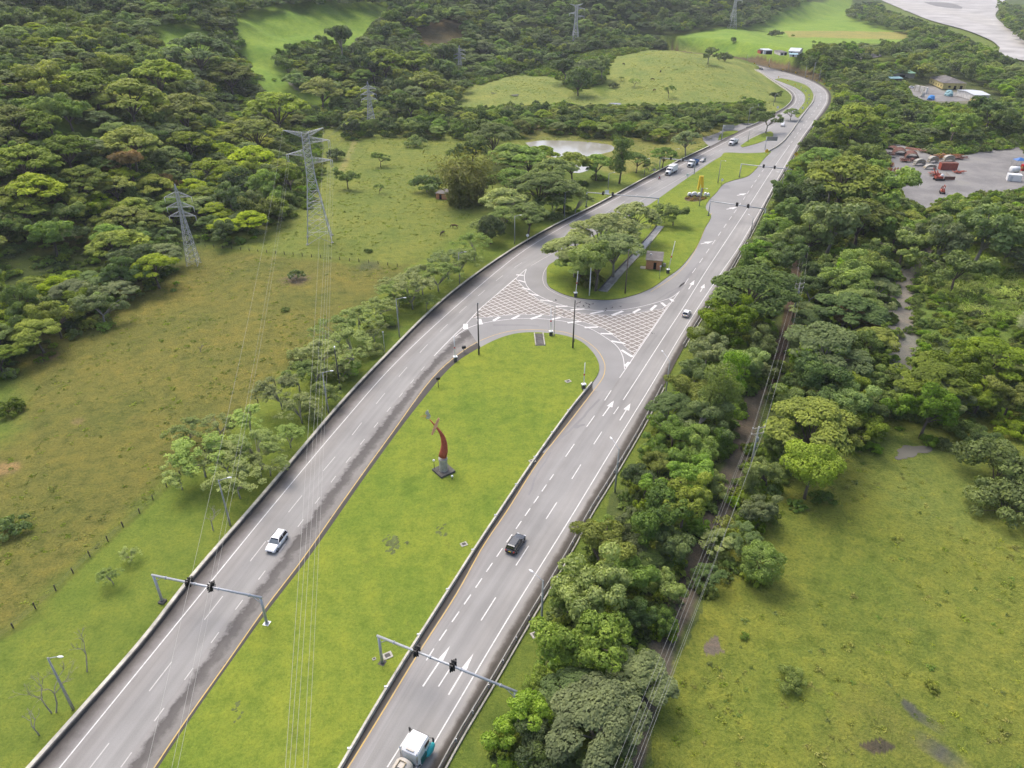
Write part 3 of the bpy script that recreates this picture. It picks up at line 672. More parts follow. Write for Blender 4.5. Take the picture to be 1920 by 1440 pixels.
# ---------------------------------------------------------------- raised lawns between the carriageways
def lawn(name, poly, z=.26, col=C_BRIGHT, kerb=None, rg=.5):
    "grass island: top sheet with the ground material, side walls as kerb; top is gridded so colours vary"
    P = np.asarray(poly, float); P = resample(np.vstack([P, P[:1]]), 1.5)[:-1]
    bm = bmesh.new(); vs = [bm.verts.new((a, b, z)) for a, b in P]; lo = [bm.verts.new((a, b, RZ-.05)) for a, b in P]
    tri = tessellate_polygon([[Vector((a, b, 0)) for a, b in P]]); tops = []
    for t in tri:
        try: tops.append(bm.faces.new([vs[i] for i in t]))
        except ValueError: pass
    for i in range(len(vs)):
        f_ = bm.faces.new((lo[i], lo[(i+1) % len(vs)], vs[(i+1) % len(vs)], vs[i])); f_.material_index = 1
    bmesh.ops.recalc_face_normals(bm, faces=bm.faces)
    me = bpy.data.meshes.new(name); bm.to_mesh(me); bm.free()
    me.materials.append(M['ground']); me.materials.append(M['darkconc'])
    o = bpy.data.objects.new(name, me); COL.objects.link(o); o['kind'] = 'structure'
    co = np.array([v.co for v in me.vertices]); set_ground_attrs(me, None, None, np.tile(np.array(col), (len(co), 1)), np.full(len(co), rg))
    return o
MEDs = MED
LAWN_Z = .26
lawn_mid = lawn('median_lawn', MEDs)
upper = [(1047,487),(1027,500),(1025,517),(1028,537),(1045,548),(1073,558),(1113,563),(1150,563),(1187,555),(1220,542),(1252,520),(1273,505),(1295,480),(1309,458),(1321,430),(1333,405),(1323,392),(1328,378),(1343,362),(1358,345),(1375,339),(1400,332),(1417,318),(1433,298),(1445,284),(1430,287),(1393,288),(1360,287),(1352,294),(1335,304),(1277,343),(1217,385),(1160,418),(1130,434),(1080,463)]
up_w = smooth(gl(upper+[upper[0]]), 2.0)[:-1]
lawn_up = lawn('junction_lawn', up_w)
lawn('roadside_grass', smooth(gl([(1388,274),(1413,258),(1445,247),(1449,256),(1418,270),(1392,277)]), 2))
lawn('curve_median', np.vstack([smooth(gl([(1465,147),(1487,152),(1510,160),(1524,175),(1522,190),(1510,206),(1496,222)]), 3), smooth(gl([(1490,218),(1499,204),(1509,190),(1507,176),(1492,165),(1470,156),(1452,149)]), 3)]), col=(.16,.20,.04))
M['moss'] = simple('mossy_bare_soil', (.115,.14,.045), .9, .45, .8)
r9 = np.random.default_rng(9)
for k, (a, b, r) in enumerate([(738+r9.normal()*11, 1020+r9.normal()*7, .2+.35*r9.random()) for _ in range(34)]+[(828+r9.normal()*4, 1000+r9.normal()*6, .2+.25*r9.random()) for _ in range(9)]+[(445+r9.normal()*6, 1340-r9.normal()*16, .15+.2*r9.random()) for _ in range(10)]): blob(a, b, r, k+30, LAWN_Z+.006+.0003*k, M['moss'], .6, .9, 'moss_patch', lawn_mid, 20)
# lay-by at the left
lay = smooth(gl([(1331,276),(1318,262),(1322,251),(1350,237),(1372,231),(1418,233),(1392,243),(1363,259)]), 2)
sheet('lay_by', lay, RZ-.003, M['asB'], parent=road)
lawn('lay_by_grass', smooth(gl([(1346,264),(1351,252),(1366,246),(1384,246),(1366,256)]), 2))
sheet('parking_apron', smooth(gl([(1450,250),(1455,232),(1472,222),(1490,216),(1498,224),(1480,248),(1462,262)]), 2), RZ+.012, M['asB'], parent=road)
# hardstanding yard, settlement yard, river, pond, puddles
yard = smooth(gl([(1652,262),(1690,272),(1760,292),(1830,288),(1838,268),(1930,262),(1930,352),(1850,368),(1790,372),(1740,402),(1700,380),(1650,335)]), 3)
Yd = sheet('gravel_yard', yard, .05, M['gravel'], kind='structure')
def fol(pts, z, mat, name, **k): return sheet(name, smooth(gl(pts+[pts[0]]), 3)[:-1], z, mat, follow=False, **k)
fol([(1695,168),(1720,158),(1745,160),(1775,172),(1830,176),(1838,186),(1780,190),(1735,188),(1712,178)], .06, M['gravel'], 'village_yard', kind='structure')
fol([(1590,100),(1640,98),(1650,108),(1600,112)], 1.0, M['gravel'], 'gravel_patch', kind='structure')
fol([(1630,-8),(1700,22),(1745,40),(1815,60),(1870,85),(1898,112),(2200,150),(2600,120),(2200,60),(1960,75),(1900,60),(1878,45),(1866,30),(1880,12),(1900,-5),(2100,-30),(1700,-40)], 1.35, M['river'], 'river', kind='structure')
fol([(1730,5),(1760,14),(1800,18),(1770,6)], 1.5, M['gravel'], 'river_bar', kind='structure')
fol([(1690,20),(1740,30),(1800,50),(1850,72),(1880,95),(1870,60),(1800,35),(1740,22)], 1.45, M['river'], 'river_channel', kind='structure')
M['silt'] = simple('pale_river_silt', (.40,.385,.35), .8, .25, .03)
fol([(1660,2),(1720,8),(1790,22),(1840,30),(1850,50),(1800,44),(1740,30),(1690,16)], 1.42, M['silt'], 'gravel_bar', kind='structure')
fol([(985,268),(1010,264),(1060,264),(1120,268),(1147,273),(1150,282),(1120,292),(1105,318),(1080,325),(1050,300),(1000,280)], .05, M['pond'], 'pond', kind='structure')
for i, (a, b, r) in enumerate([(1712,845,2.3),(1690,857,1.0),(965,179,2.6),(925,175,1.4),(1155,195,3.2),(1500,1370,0)]):
    if r: 
        x_, y_, z_ = TP(a, b); P = []
        rr = np.random.default_rng(i+3); ph = rr.uniform(0, 6.28, 4)
        for k in range(24):
            t = 2*math.pi*k/24; q = r*(1+.3*math.sin(2*t+ph[0])+.2*math.sin(3*t+ph[1])+.12*math.sin(5*t+ph[2])); P.append((x_+q*1.3*math.cos(t), y_+q*.8*math.sin(t)))
        zz = max(hz1(a_, b_) for a_, b_ in P)+.08; sheet('puddle', P, zz, M['puddle'], kind='structure')
# concrete drain through the junction lawn
dr = resample(np.array(gl([(1238,425),(1222,445),(1190,482),(1160,513),(1130,548)])), 3); dmb = MB()
line_mb(dmb, dr, 2.2, LAWN_Z+.012); dmb.build('drain_channel', M['streamw'], fix=False); bpy.data.objects['drain_channel']['kind'] = 'structure'
dch = bpy.data.objects['drain_channel']
for sgn in (-1, 1):
    w_ = MB(); d_ = np.gradient(dr, axis=0); d_ /= np.linalg.norm(d_, axis=1)[:, None]; nn_ = np.stack([-d_[:,1], d_[:,0]], 1)
    Q = dr+nn_*sgn*1.22
    for a, b in zip(Q[:-1], Q[1:]):
        c = (a+b)/2; w_.box((c[0], c[1], LAWN_Z+.12), (np.linalg.norm(b-a)*.98, .3, .3), math.atan2(b[1]-a[1], b[0]-a[0]))
    w_.build('channel_wall', M['concrete'] if sgn > 0 else M['darkconc'], dch)  # wall on one side drawn in the darker concrete
# small concrete outfall in the middle lawn
of = MB(); a, b = np.array(G(1010,627)), np.array(G(1013,650)); c = np.array(G(1020,652))
line_mb(of, np.array([a, b]), 2.0, LAWN_Z+.012); of.build('drain_outfall', M['darkconc'], fix=False); bpy.data.objects['drain_outfall']['kind'] = 'structure'
ofp = bpy.data.objects['drain_outfall']
for s in (-1, 1):
    w_ = MB(); d_ = (b-a)/np.linalg.norm(b-a); n_ = np.array([-d_[1], d_[0]]); m_ = (a+b)/2+n_*s*1.1; w_.box((m_[0], m_[1], LAWN_Z+.15), (np.linalg.norm(b-a), .25, .3), math.atan2(d_[1], d_[0])); w_.build('outfall_wall', M['concrete'], ofp)
# slab covers and stone patches on the lawns
for i, (a, b, w) in enumerate([(870,1023,1.1),(727,1232,1.3),(998,867,1.2),(1065,717,1.3),(1000,840,0),(702,1238,.5),(1004,1190,1.3)]):
    if w:
        x_, y_ = G(a, b); mbs = MB(); mbs.box((0,0,.04), (w, w*.8, .12), .5); mbs.box((0,0,.115), (w*.55, w*.45, .05), .5, mi=1)
        o = mbs.build('drain_cover', [M['concrete'], M['darkconc']]); o.location = (x_, y_, LAWN_Z if b != 1190 else 0.0)
        tag(o, ['square concrete drain cover on the lawn beside the right rail','stained concrete pit cover next to the near right gantry post','pale drain cover on the lawn level with the red sculpture','round patched cover near the lawn tip below the boom barrier','','small stone block left of the near gantry post','mossy concrete box under the roadside lamp at the right guardrail'][i], 'drain cover')
# ---------------------------------------------------------------- tree building
def sph(n, r, zmin=-.25):
    d = r.normal(size=(n*3, 3)); d /= np.linalg.norm(d, axis=1)[:, None]; d = d[d[:, 2] > zmin]
    while len(d) < n:
        e = r.normal(size=(n, 3)); e /= np.linalg.norm(e, axis=1)[:, None]; d = np.vstack([d, e[e[:, 2] > zmin]])
    return d[:n]
def puffs(kind, r):
    P = []
    if kind == 'umbrella':
        for _ in range(36):
            q = math.sqrt(r.uniform(0, .86)); a = r.uniform(0, 6.283); z = .86+.56*(1-q*q)+r.uniform(-.08, .05)
            s = r.uniform(.17, .30); P.append((q*math.cos(a), q*math.sin(a), z, s, s*r.uniform(.38, .6)))
    elif kind == 'feathery':
        arms = [(r.uniform(0, 6.283), r.uniform(.35, .95)) for _ in range(16)]
        for k in range(95):
            a, q = arms[k % 16]; a += r.normal()*.16; q = min(1.0, q*r.uniform(.55, 1.12)); z = .72+.40*(1-q*q)+r.uniform(-.16, .07)
            s = r.uniform(.06, .13); P.append((q*math.cos(a), q*math.sin(a), z, s*1.2, s*.42))
    elif kind == 'round':
        lob = [(sph(1, r, -.2)[0], r.uniform(.25, .95)) for _ in range(8)]
        for j in range(48):
            d, k = lob[j % 8]; e = sph(1, r, -.7)[0]; g = .38; s = r.uniform(.11, .26)
            P.append((d[0]*k+e[0]*g*.9, d[1]*k+e[1]*g*.9, 1.02+d[2]*k*.75+e[2]*g*.7, s, s*.7))
    elif kind == 'tall':
        for _ in range(34):
            z = r.uniform(.9, 3.0); w = .85*math.sin(math.pi*min(1, max(.12, (z-.55)/2.75)))**.7; a = r.uniform(0, 6.283); q = w*r.uniform(.2, .8); s = r.uniform(.24, .42)
            P.append((q*math.cos(a), q*math.sin(a), z, s, s*.85))
    elif kind == 'lobed':
        for k in range(12):
            a = k*2.399; q = .62*math.sqrt(k/12.0)+.06; z = 1.35+.35*(1-q*q*1.8)+r.uniform(-.08, .08); s = r.uniform(.28, .38)
            P.append((q*math.cos(a)*1.15, q*math.sin(a)*1.15, z, s, s*.75))
        P.append((0, 0, 1.2, .7, .45))
    elif kind == 'ball':
        P.append((0, 0, .95, .80, .78))
        for _ in range(26):
            d = sph(1, r, -.3)[0]; s = r.uniform(.16, .28); P.append((d[0]*.76, d[1]*.76, .95+d[2]*.74, s, s*.8))
    elif kind == 'bush':
        for _ in range(26):
            q = math.sqrt(r.uniform(0, .85)); a = r.uniform(0, 6.283); s = r.uniform(.12, .30); P.append((q*math.cos(a), q*math.sin(a), .18+.42*(1-q*q)+r.uniform(-.12, .14), s, s*.8))
    elif kind == 'weed':
        for _ in range(6):
            q = math.sqrt(r.uniform(0, .8)); a = r.uniform(0, 6.283); s = r.uniform(.25, .4); P.append((q*math.cos(a), q*math.sin(a), .12, s, s*.7))
    return P
KH = {'umbrella': 1.2, 'feathery': .95, 'round': 1.1, 'tall': 2.0, 'lobed': 1.35, 'ball': .95, 'bush': .4, 'weed': .1, 'bamboo': .9, 'cane': .5, 'bare': 1.2}
NCARD = {0: 12500, 1: 5200, 2: 1700}
CSZ = {0: .037, 1: .056, 2: .095}
def cards(pos, nrm, size, asp, r, tone):
    n = len(pos); t = r.normal(size=(n, 3)); t -= nrm*(t*nrm).sum(1)[:, None]; t /= np.linalg.norm(t, axis=1)[:, None]+1e-9; b = np.cross(nrm, t)
    s = size*r.uniform(.6, 1.35, n)[:, None]; a = s*t; c = s*asp*b
    dr = nrm*s*.22
    V = np.stack([pos-a-dr, pos-c*.9, pos+a-dr, pos+c*.9], 1).reshape(-1, 3)
    F = np.arange(4*n).reshape(n, 4); return V, F, np.repeat(tone, 4)
def crown_geo(kind, seed, lod):
    r = np.random.default_rng(seed*31+len(kind)*7); P = puffs(kind, r) if kind not in ('bamboo', 'cane') else None
    n = NCARD[lod]; sz = CSZ[lod]
    if kind == 'bamboo':
        m = 90; V = []; pos = []; nr = []; tn = []
        for k in range(m):
            a = r.uniform(0, 6.283); lean = r.uniform(.05, .75); h = r.uniform(.85, 1.45); bx0 = r.uniform(0, .5)
            for t in np.linspace(.04, 1, n//m):
                q = bx0+lean*t**2.2; z = h*(t-.28*lean*t**3); c = .03+.10*t
                pos.append((q*math.cos(a)+r.normal()*c*.6, q*math.sin(a)+r.normal()*c*.6, z+r.normal()*c*.5)); nr.append((math.cos(a)*.6+r.normal()*.4, math.sin(a)*.6+r.normal()*.4, .6+r.normal()*.4)); tn.append(np.clip(.25+.5*(k % 7)/7+r.normal()*.15, 0, 1))
        pos = np.array(pos); nr = np.array(nr); nr /= np.linalg.norm(nr, axis=1)[:, None]
        return cards(pos, nr, sz*1.1, .35, r, np.array(tn))
    if kind == 'cane':
        m = 26; pos = []; nr = []; tn = []; V = []; F = []; T = []
        for k in range(m):
            x0, y0 = r.uniform(-.8, .8, 2)
            h = r.uniform(.5, 1.0)
            for j in range(7):
                a = r.uniform(0, 6.283); l = r.uniform(.25, .5); w = .028; dx, dy = math.cos(a), math.sin(a); z0 = h*r.uniform(.4, .9)
                p = np.array([[x0, y0, z0], [x0+dx*l*.5-dy*w, y0+dy*l*.5+dx*w, z0+l*.45], [x0+dx*l, y0+dy*l, z0+l*.25], [x0+dx*l*.5+dy*w, y0+dy*l*.5-dx*w, z0+l*.45]])
                F.append(np.arange(4)+4*len(F)); V.append(p); T += [np.clip(.5+r.normal()*.25, 0, 1)]*4
        return np.concatenate(V), np.array(F), np.array(T)
    if kind == 'weed': n = {0: 120, 1: 70, 2: 26}[lod]; sz = {0: .13, 1: .17, 2: .30}[lod]
    if kind == 'bush': n = {0: 9000, 1: 1600, 2: 300}[lod]; sz = {0: .034, 1: .08, 2: .18}[lod]
    if kind == 'feathery': n = int(n*.40); sz *= .8
    A = np.array(P); wgt = A[:, 3]**2; cnt = np.maximum(8, (n*wgt/wgt.sum()).astype(int)); pos = []; nr = []; tn = []
    flat = kind in ('umbrella', 'feathery')
    for (x, y, z, s, sz_), c in zip(P, cnt):
        d = sph(c, r, -.05 if flat else -.5); k = r.uniform(.72, 1.08, c)[:, None]
        # branchlet clusters: pull cards towards a few sub-clump directions
        sub_ = sph(max(4, c//22), r, -.2); near = sub_[np.argmax(d@sub_.T, axis=1)]; d = d*.80+near*.20; d /= np.linalg.norm(d, axis=1)[:, None]
        pos.append(np.array([x, y, z])+d*k*np.array([s, s, sz_])); q = d/np.array([s, s, sz_]); q /= np.linalg.norm(q, axis=1)[:, None]; q += r.normal(size=q.shape)*(.38 if not flat else .30)
        if flat: q[:, 2] += .5
        nr.append(q/np.linalg.norm(q, axis=1)[:, None]); tn.append(np.clip(.5+r.normal()*.17+r.normal(size=c)*.16, 0, 1))
    return cards(np.concatenate(pos), np.concatenate(nr), sz, .62, r, np.concatenate(tn))
def trunk_geo(kind, seed):
    r = np.random.default_rng(seed*31+len(kind)*7); P = puffs(kind, r) if kind != 'bamboo' else []
    mb = MB(); q = np.random.default_rng(seed+5); bx, by = q.uniform(-.08, .08, 2)
    fork = {'umbrella': .5, 'feathery': .3, 'round': .6, 'tall': .8, 'lobed': .8, 'ball': .3, 'bush': .08}.get(kind, .3)
    th = {'feathery': .026, 'bush': .03, 'tall': .06}.get(kind, .045)
    mb.tube([(0,0,-.12), (bx*.5, by*.5, fork*.5), (bx, by, fork)], [th*1.35, th, th*.8], 6)
    if kind == 'tall': mb.tube([(bx, by, fork), (0, 0, 2.3)], [th*.8, th*.3], 5)
    for i in range(0, len(P), max(1, len(P)//11)):
        x, y, z, s, _ = P[i]; mx, my, mz = bx+(x-bx)*.42, by+(y-by)*.42, fork+(z-fork)*.62
        mb.tube([(bx, by, fork*.96), (mx, my, mz), (x, y, z)], [th*.55, th*.36, th*.14], 4, cap=False)
    return mb
CACHE = {}
def crown_mesh(kind, seed, lod, mat):
    k = (kind, seed, lod, mat)
    if k not in CACHE:
        base = (kind, seed, lod, None)
        if base not in CACHE:
            V_, F_, T_ = crown_geo(kind, seed, lod); me = bpy.data.meshes.new(kind+'_crown'); n = len(F_)
            me.vertices.add(len(V_)); me.vertices.foreach_set('co', V_.astype(np.float32).ravel()); me.loops.add(n*4); me.loops.foreach_set('vertex_index', F_.astype(np.int32).ravel())
            me.polygons.add(n); me.polygons.foreach_set('loop_start', np.arange(0, n*4, 4, dtype=np.int32)); me.update(calc_edges=True)
            a = me.attributes.new('tone', 'FLOAT', 'POINT'); a.data.foreach_set('value', T_.astype(np.float32)); CACHE[base] = me
        me = CACHE[base].copy() if any(q[:3] == k[:3] and q[3] for q in CACHE) else CACHE[base]
        me.materials.clear(); me.materials.append(LM[mat]); CACHE[k] = me
    return CACHE[k]
def trunk_mesh(kind, seed, bark='bark'):
    k = ('T', kind, seed, bark)
    if k not in CACHE:
        mb = trunk_geo(kind, seed); me = bpy.data.meshes.new('trunk'); me.from_pydata(mb.v, [], mb.f); me.materials.append(M[bark]); me.polygons.foreach_set('use_smooth', [True]*len(mb.f)); CACHE[k] = me
    return CACHE[k]
KINDNAME = {'umbrella': 'umbrella_tree', 'feathery': 'feathery_tree', 'round': 'broadleaf_tree', 'tall': 'tall_tree', 'lobed': 'lime_tree', 'ball': 'round_tree', 'bush': 'shrub', 'bamboo': 'bamboo_clump'}
TREES = []   # x, y, z, R, kind, mat, seed, rot, sz, zone
def place_tree(x, y, Rr, kind, mat, zone, sz=1.0, seed=None):
    TREES.append(dict(x=x, y=y, z=hz1(x, y), R=Rr, k=kind, m=mat, s=(seed if seed is not None else random.randint(1, 4)), rot=random.uniform(0, 6.28), sz=sz, zone=zone))
def tree_px(px, py, w, kind, mat, zone, sz=1.0, seed=None):
    "crown centre and crown width in photograph pixels"
    dist = 150.0; Rr = 4
    for _ in range(4):
        Rr = min(Rr, 10.5 if kind in ('umbrella', 'feathery') else 8.6); p = TP(px, py, KH[kind]*Rr*sz); dist = math.sqrt(p[0]**2+p[1]**2+(CH-p[2]-KH[kind]*Rr*sz)**2); Rr = w/2*dist/FPX*1.02
    place_tree(p[0], p[1], Rr, kind, mat, zone, sz, seed)
# --- trees one can point at in the photograph (crown centre px, width px)
BELT = [(985,1350,120,'round','fresh'),(1015,1405,110,'round','dark'),(1085,1190,155,'round','fresh'),(1120,1345,175,'umbrella','grey'),(1200,1255,110,'umbrella','grey'),(1070,1290,110,'umbrella','grey'),(1112,1105,165,'round','green'),(1180,1065,105,'round','green'),
 (1065,1120,90,'round','green'),(1220,960,130,'round','green'),(1185,1010,80,'round','grey'),(1262,1020,90,'round','dark'),(1250,1090,80,'round','green'),(1275,890,105,'round','green'),(1235,880,70,'round','olive'),(1310,830,90,'round','green'),(1265,805,90,'round','green'),(1315,775,105,'round','grey'),
 (1350,735,90,'tall','fresh'),(1375,700,70,'tall','fresh'),(1310,700,80,'round','grey'),(1330,655,90,'round','grey'),(1365,600,115,'round','olive'),(1325,635,70,'round','olive'),(1410,535,155,'umbrella','green'),(1425,640,80,'round','green'),(1350,1010,80,'feathery','pale'),
 (1430,1058,82,'ball','green'),(1390,1000,85,'feathery','grey'),(1335,1075,70,'feathery','grey'),(1340,905,60,'round','green'),(1150,1425,100,'round','dark'),(1060,1420,90,'round','green'),(1195,1150,80,'round','dark'),(1245,1165,60,'round','green')]
for a in BELT: tree_px(*a, 'belt')
RF = [(1548,640,140,'umbrella','grey'),(1590,570,105,'umbrella','grey'),(1530,785,150,'umbrella','olive'),(1620,800,70,'round','olive'),(1470,850,70,'round','green'),(1525,872,108,'lobed','lime'),(1540,700,120,'round','dark'),(1618,655,90,'round','green'),(1630,715,70,'round','green'),
 (1610,520,100,'round','green'),(1520,540,80,'round','grey'),(1600,600,70,'round','brown'),(1480,480,80,'round','dark'),(1560,430,120,'round','grey'),(1620,400,110,'umbrella','olive'),(1520,440,90,'round','green'),(1680,430,80,'round','green'),(1760,455,100,'round','grey'),(1840,450,110,'round','grey'),(1900,440,90,'round','green'),(1800,500,90,'round','green'),(1700,455,80,'round','green'),
 (1580,345,130,'umbrella','olive'),(1650,365,100,'round','green'),(1500,370,80,'round','dark'),(1480,400,70,'round','grey'),(1545,290,70,'umbrella','green'),(1600,230,90,'umbrella','olive'),(1565,330,80,'umbrella','grey'),(1660,230,90,'round','green'),(1620,290,60,'round','fresh'),(1560,255,60,'round','olive'),
 (1735,250,50,'round','dark'),(1700,235,60,'umbrella','green'),(1790,238,60,'round','green'),(1855,218,60,'round','dark'),(1905,240,50,'round','olive'),(1765,252,46,'round','dark'),(1820,240,56,'round','green'),(1880,225,50,'round','green'),
 (1745,700,110,'umbrella','olive'),(1725,735,70,'umbrella','grey'),(1800,690,100,'round','olive'),(1870,660,110,'umbrella','olive'),(1900,740,80,'round','olive'),(1840,740,70,'round','olive'),(1760,740,80,'round','grey'),(1640,760,70,'round','green'),(1600,730,80,'round','olive'),
 (1875,880,150,'bush','green'),(1895,945,110,'bush','green'),(1482,1272,58,'bush','fresh'),(1840,820,60,'bush','grey'),(1815,805,60,'bush','green'),(1590,800,70,'round','olive'),(1900,800,60,'bush','olive')]
for a in RF: tree_px(*a, 'right')
LV = [(655,640,115,'feathery','pale'),(600,655,100,'feathery','pale'),(700,615,60,'feathery','pale'),(640,690,60,'feathery','pale'),(520,720,110,'feathery','pale'),(560,755,90,'feathery','pale'),(610,735,50,'round','green'),(480,830,120,'feathery','pale'),(370,840,130,'feathery','pale'),(440,890,110,'feathery','pale'),(330,880,90,'feathery','pale'),
 (565,668,60,'bush','pale'),(603,702,52,'bush','fresh'),(650,692,60,'bush','green'),(692,655,50,'bush','pale'),(585,772,50,'bush','pale'),(722,600,44,'bush','fresh'),(770,560,44,'bush','pale'),(410,790,70,'feathery','pale'),(350,800,80,'feathery','pale'),(420,850,110,'feathery','pale'),(465,780,90,'feathery','pale'),(500,860,80,'feathery','pale'),(555,695,90,'feathery','pale'),(590,690,80,'feathery','pale'),(630,610,100,'feathery','pale'),(672,590,90,'feathery','pale'),(705,572,80,'feathery','pale'),(745,540,80,'feathery','pale'),(790,512,90,'feathery','pale'),(840,482,90,'feathery','grey'),(888,450,80,'feathery','pale'),(905,420,60,'feathery','pale'),(1000,372,70,'feathery','grey'),(950,368,80,'umbrella','pale'),(1040,378,60,'feathery','pale'),(540,810,70,'feathery','pale'),(205,1075,50,'feathery','pale'),(240,1035,40,'feathery','pale'),
 (770,530,110,'feathery','pale'),(820,505,90,'feathery','pale'),(745,560,60,'feathery','pale'),(860,480,90,'feathery','pale'),(730,530,60,'feathery','pale'),(800,560,50,'feathery','pale'),
 (920,430,58,'ball','dark'),(990,395,80,'umbrella','green'),(870,345,135,'bamboo','bamboo'),(800,345,70,'bush','grey'),(1010,340,100,'umbrella','green'),(1060,350,80,'umbrella','green'),(960,330,80,'umbrella','green'),(1040,310,80,'umbrella','green'),(1080,370,70,'feathery','pale'),(990,290,80,'umbrella','green'),(945,400,60,'umbrella','pale'),
 (930,255,90,'umbrella','green'),(960,285,80,'umbrella','green'),(885,280,70,'round','green'),(900,240,60,'round','green'),(1015,285,60,'umbrella','olive'),(1075,300,70,'umbrella','olive'),(1120,300,60,'umbrella','green'),(1165,290,50,'tall','green'),(1195,295,45,'umbrella','green'),(1245,285,45,'umbrella','green'),(1290,255,55,'umbrella','grey'),(1220,310,36,'feathery','pale'),
 (712,295,30,'round','green'),(710,350,26,'feathery','green'),(850,365,40,'bamboo','bamboo'),(780,265,40,'bush','grey'),(730,235,30,'bush','grey'),(690,470,16,'bush','green'),(422,432,34,'bush','grey'),(650,330,40,'round','green'),(630,290,40,'bush','dark'),
 (1085,155,50,'ball','dark'),(1060,130,50,'round','dark'),(1100,120,50,'umbrella','grey'),(1150,160,20,'bush','dark'),(1190,150,22,'feathery','pale'),(1255,165,32,'feathery','green'),(1130,125,44,'round','grey'),(1165,145,12,'feathery','pale'),
 (1440,222,46,'round','grey'),(1485,208,26,'umbrella','grey'),(1410,195,34,'round','green'),(1455,178,18,'round','dark'),(1330,100,30,'round','grey'),(1360,108,30,'bush','dark'),(1375,75,10,'ball','dark'),(1455,62,22,'bush','grey'),
 (1130,425,120,'umbrella','pale'),(1080,458,110,'umbrella','pale'),(1155,458,110,'umbrella','grey'),(1188,400,95,'umbrella','pale'),(1085,485,90,'umbrella','green'),(1165,415,80,'feathery','pale'),(1120,490,120,'round','green'),(1250,390,60,'feathery','green'),(1265,400,45,'round','green'),(1230,410,40,'feathery','pale'),(1105,520,60,'bush','bamboo')]
for a in LV: tree_px(*a, 'left')
LH = [(160,180,0,0,0)]
for a in [(60,345,85,'umbrella','olivelt'),(40,290,90,'umbrella','olive'),(150,325,70,'umbrella','olive'),(215,345,60,'umbrella','olive'),(240,260,90,'umbrella','olive'),(120,270,80,'umbrella','olive'),(350,210,95,'umbrella','olive'),(240,185,95,'umbrella','olive'),(170,160,90,'umbrella','olive'),(300,150,90,'umbrella','olive'),
 (60,160,80,'round','olive'),(350,260,70,'umbrella','olivelt'),(470,290,80,'umbrella','olivelt'),(420,310,60,'umbrella','olive'),(380,360,60,'umbrella','olive'),(360,345,50,'umbrella','olivelt'),(310,340,40,'umbrella','brown'),(480,250,90,'umbrella','olive'),(430,140,70,'umbrella','olive'),(370,110,90,'umbrella','dark'),(520,215,100,'umbrella','olive'),(450,340,70,'round','dark'),(500,350,80,'round','green'),(540,330,70,'round','olive'),
 (30,360,70,'umbrella','olivelt'),(40,385,60,'umbrella','olive'),(120,400,60,'round','green'),(230,400,70,'umbrella','olive'),(280,410,60,'umbrella','olive'),(180,370,40,'umbrella','olivelt'),(150,350,60,'umbrella','olive'),(240,300,70,'round','brown'),
 (20,215,70,'umbrella','olive'),(60,225,70,'umbrella','olive'),(600,170,70,'umbrella','olive'),(640,90,70,'round','grey'),(700,130,60,'round','dark'),(720,120,70,'umbrella','olive'),(780,115,60,'umbrella','olive'),(830,115,60,'round','dark'),(800,150,60,'umbrella','olive'),(820,185,55,'umbrella','olive'),(770,200,60,'round','green'),(840,135,50,'round','dark')]: tree_px(*a, 'hill')
# --- scattered forest, accepted only where the photograph shows forest
FM_LEFT = [(-200,-100),(1600,-60),(1500,0),(1420,38),(1300,66),(1240,86),(1150,105),(1135,150),(1080,172),(1040,142),(960,138),(870,165),(850,200),(900,205),(960,192),(1200,198),(1430,190),(1425,215),(1330,232),(1250,238),(1000,222),(900,238),(760,228),(620,232),(600,250),(600,330),(590,385),(480,400),(400,425),(335,480),(200,545),(160,580),(100,600),(30,650),(-200,760)]
FM_RIGHT = [(1285,700),(1300,640),(1345,560),(1380,480),(1425,400),(1455,350),(1510,260),(1560,215),(1560,180),(1540,140),(1500,115),(1530,85),(1600,85),(1705,80),(1700,50),(1590,25),(1590,-40),(1640,-5),(1660,20),(1740,45),(1820,75),(1865,100),(1890,115),(2100,150),(2100,770),(1640,765),(1560,760),(1470,900),(1400,1060),(1340,1080),(1300,1160),(1240,1260),(1190,1430),(1160,1500),(930,1500),(950,1300),(1000,1270),(1030,1100),(1130,1000),(1170,900),(1230,800)]
FM_FAR = [(1885,-40),(2100,-40),(2100,80),(1925,70),(1890,45),(1875,10)]
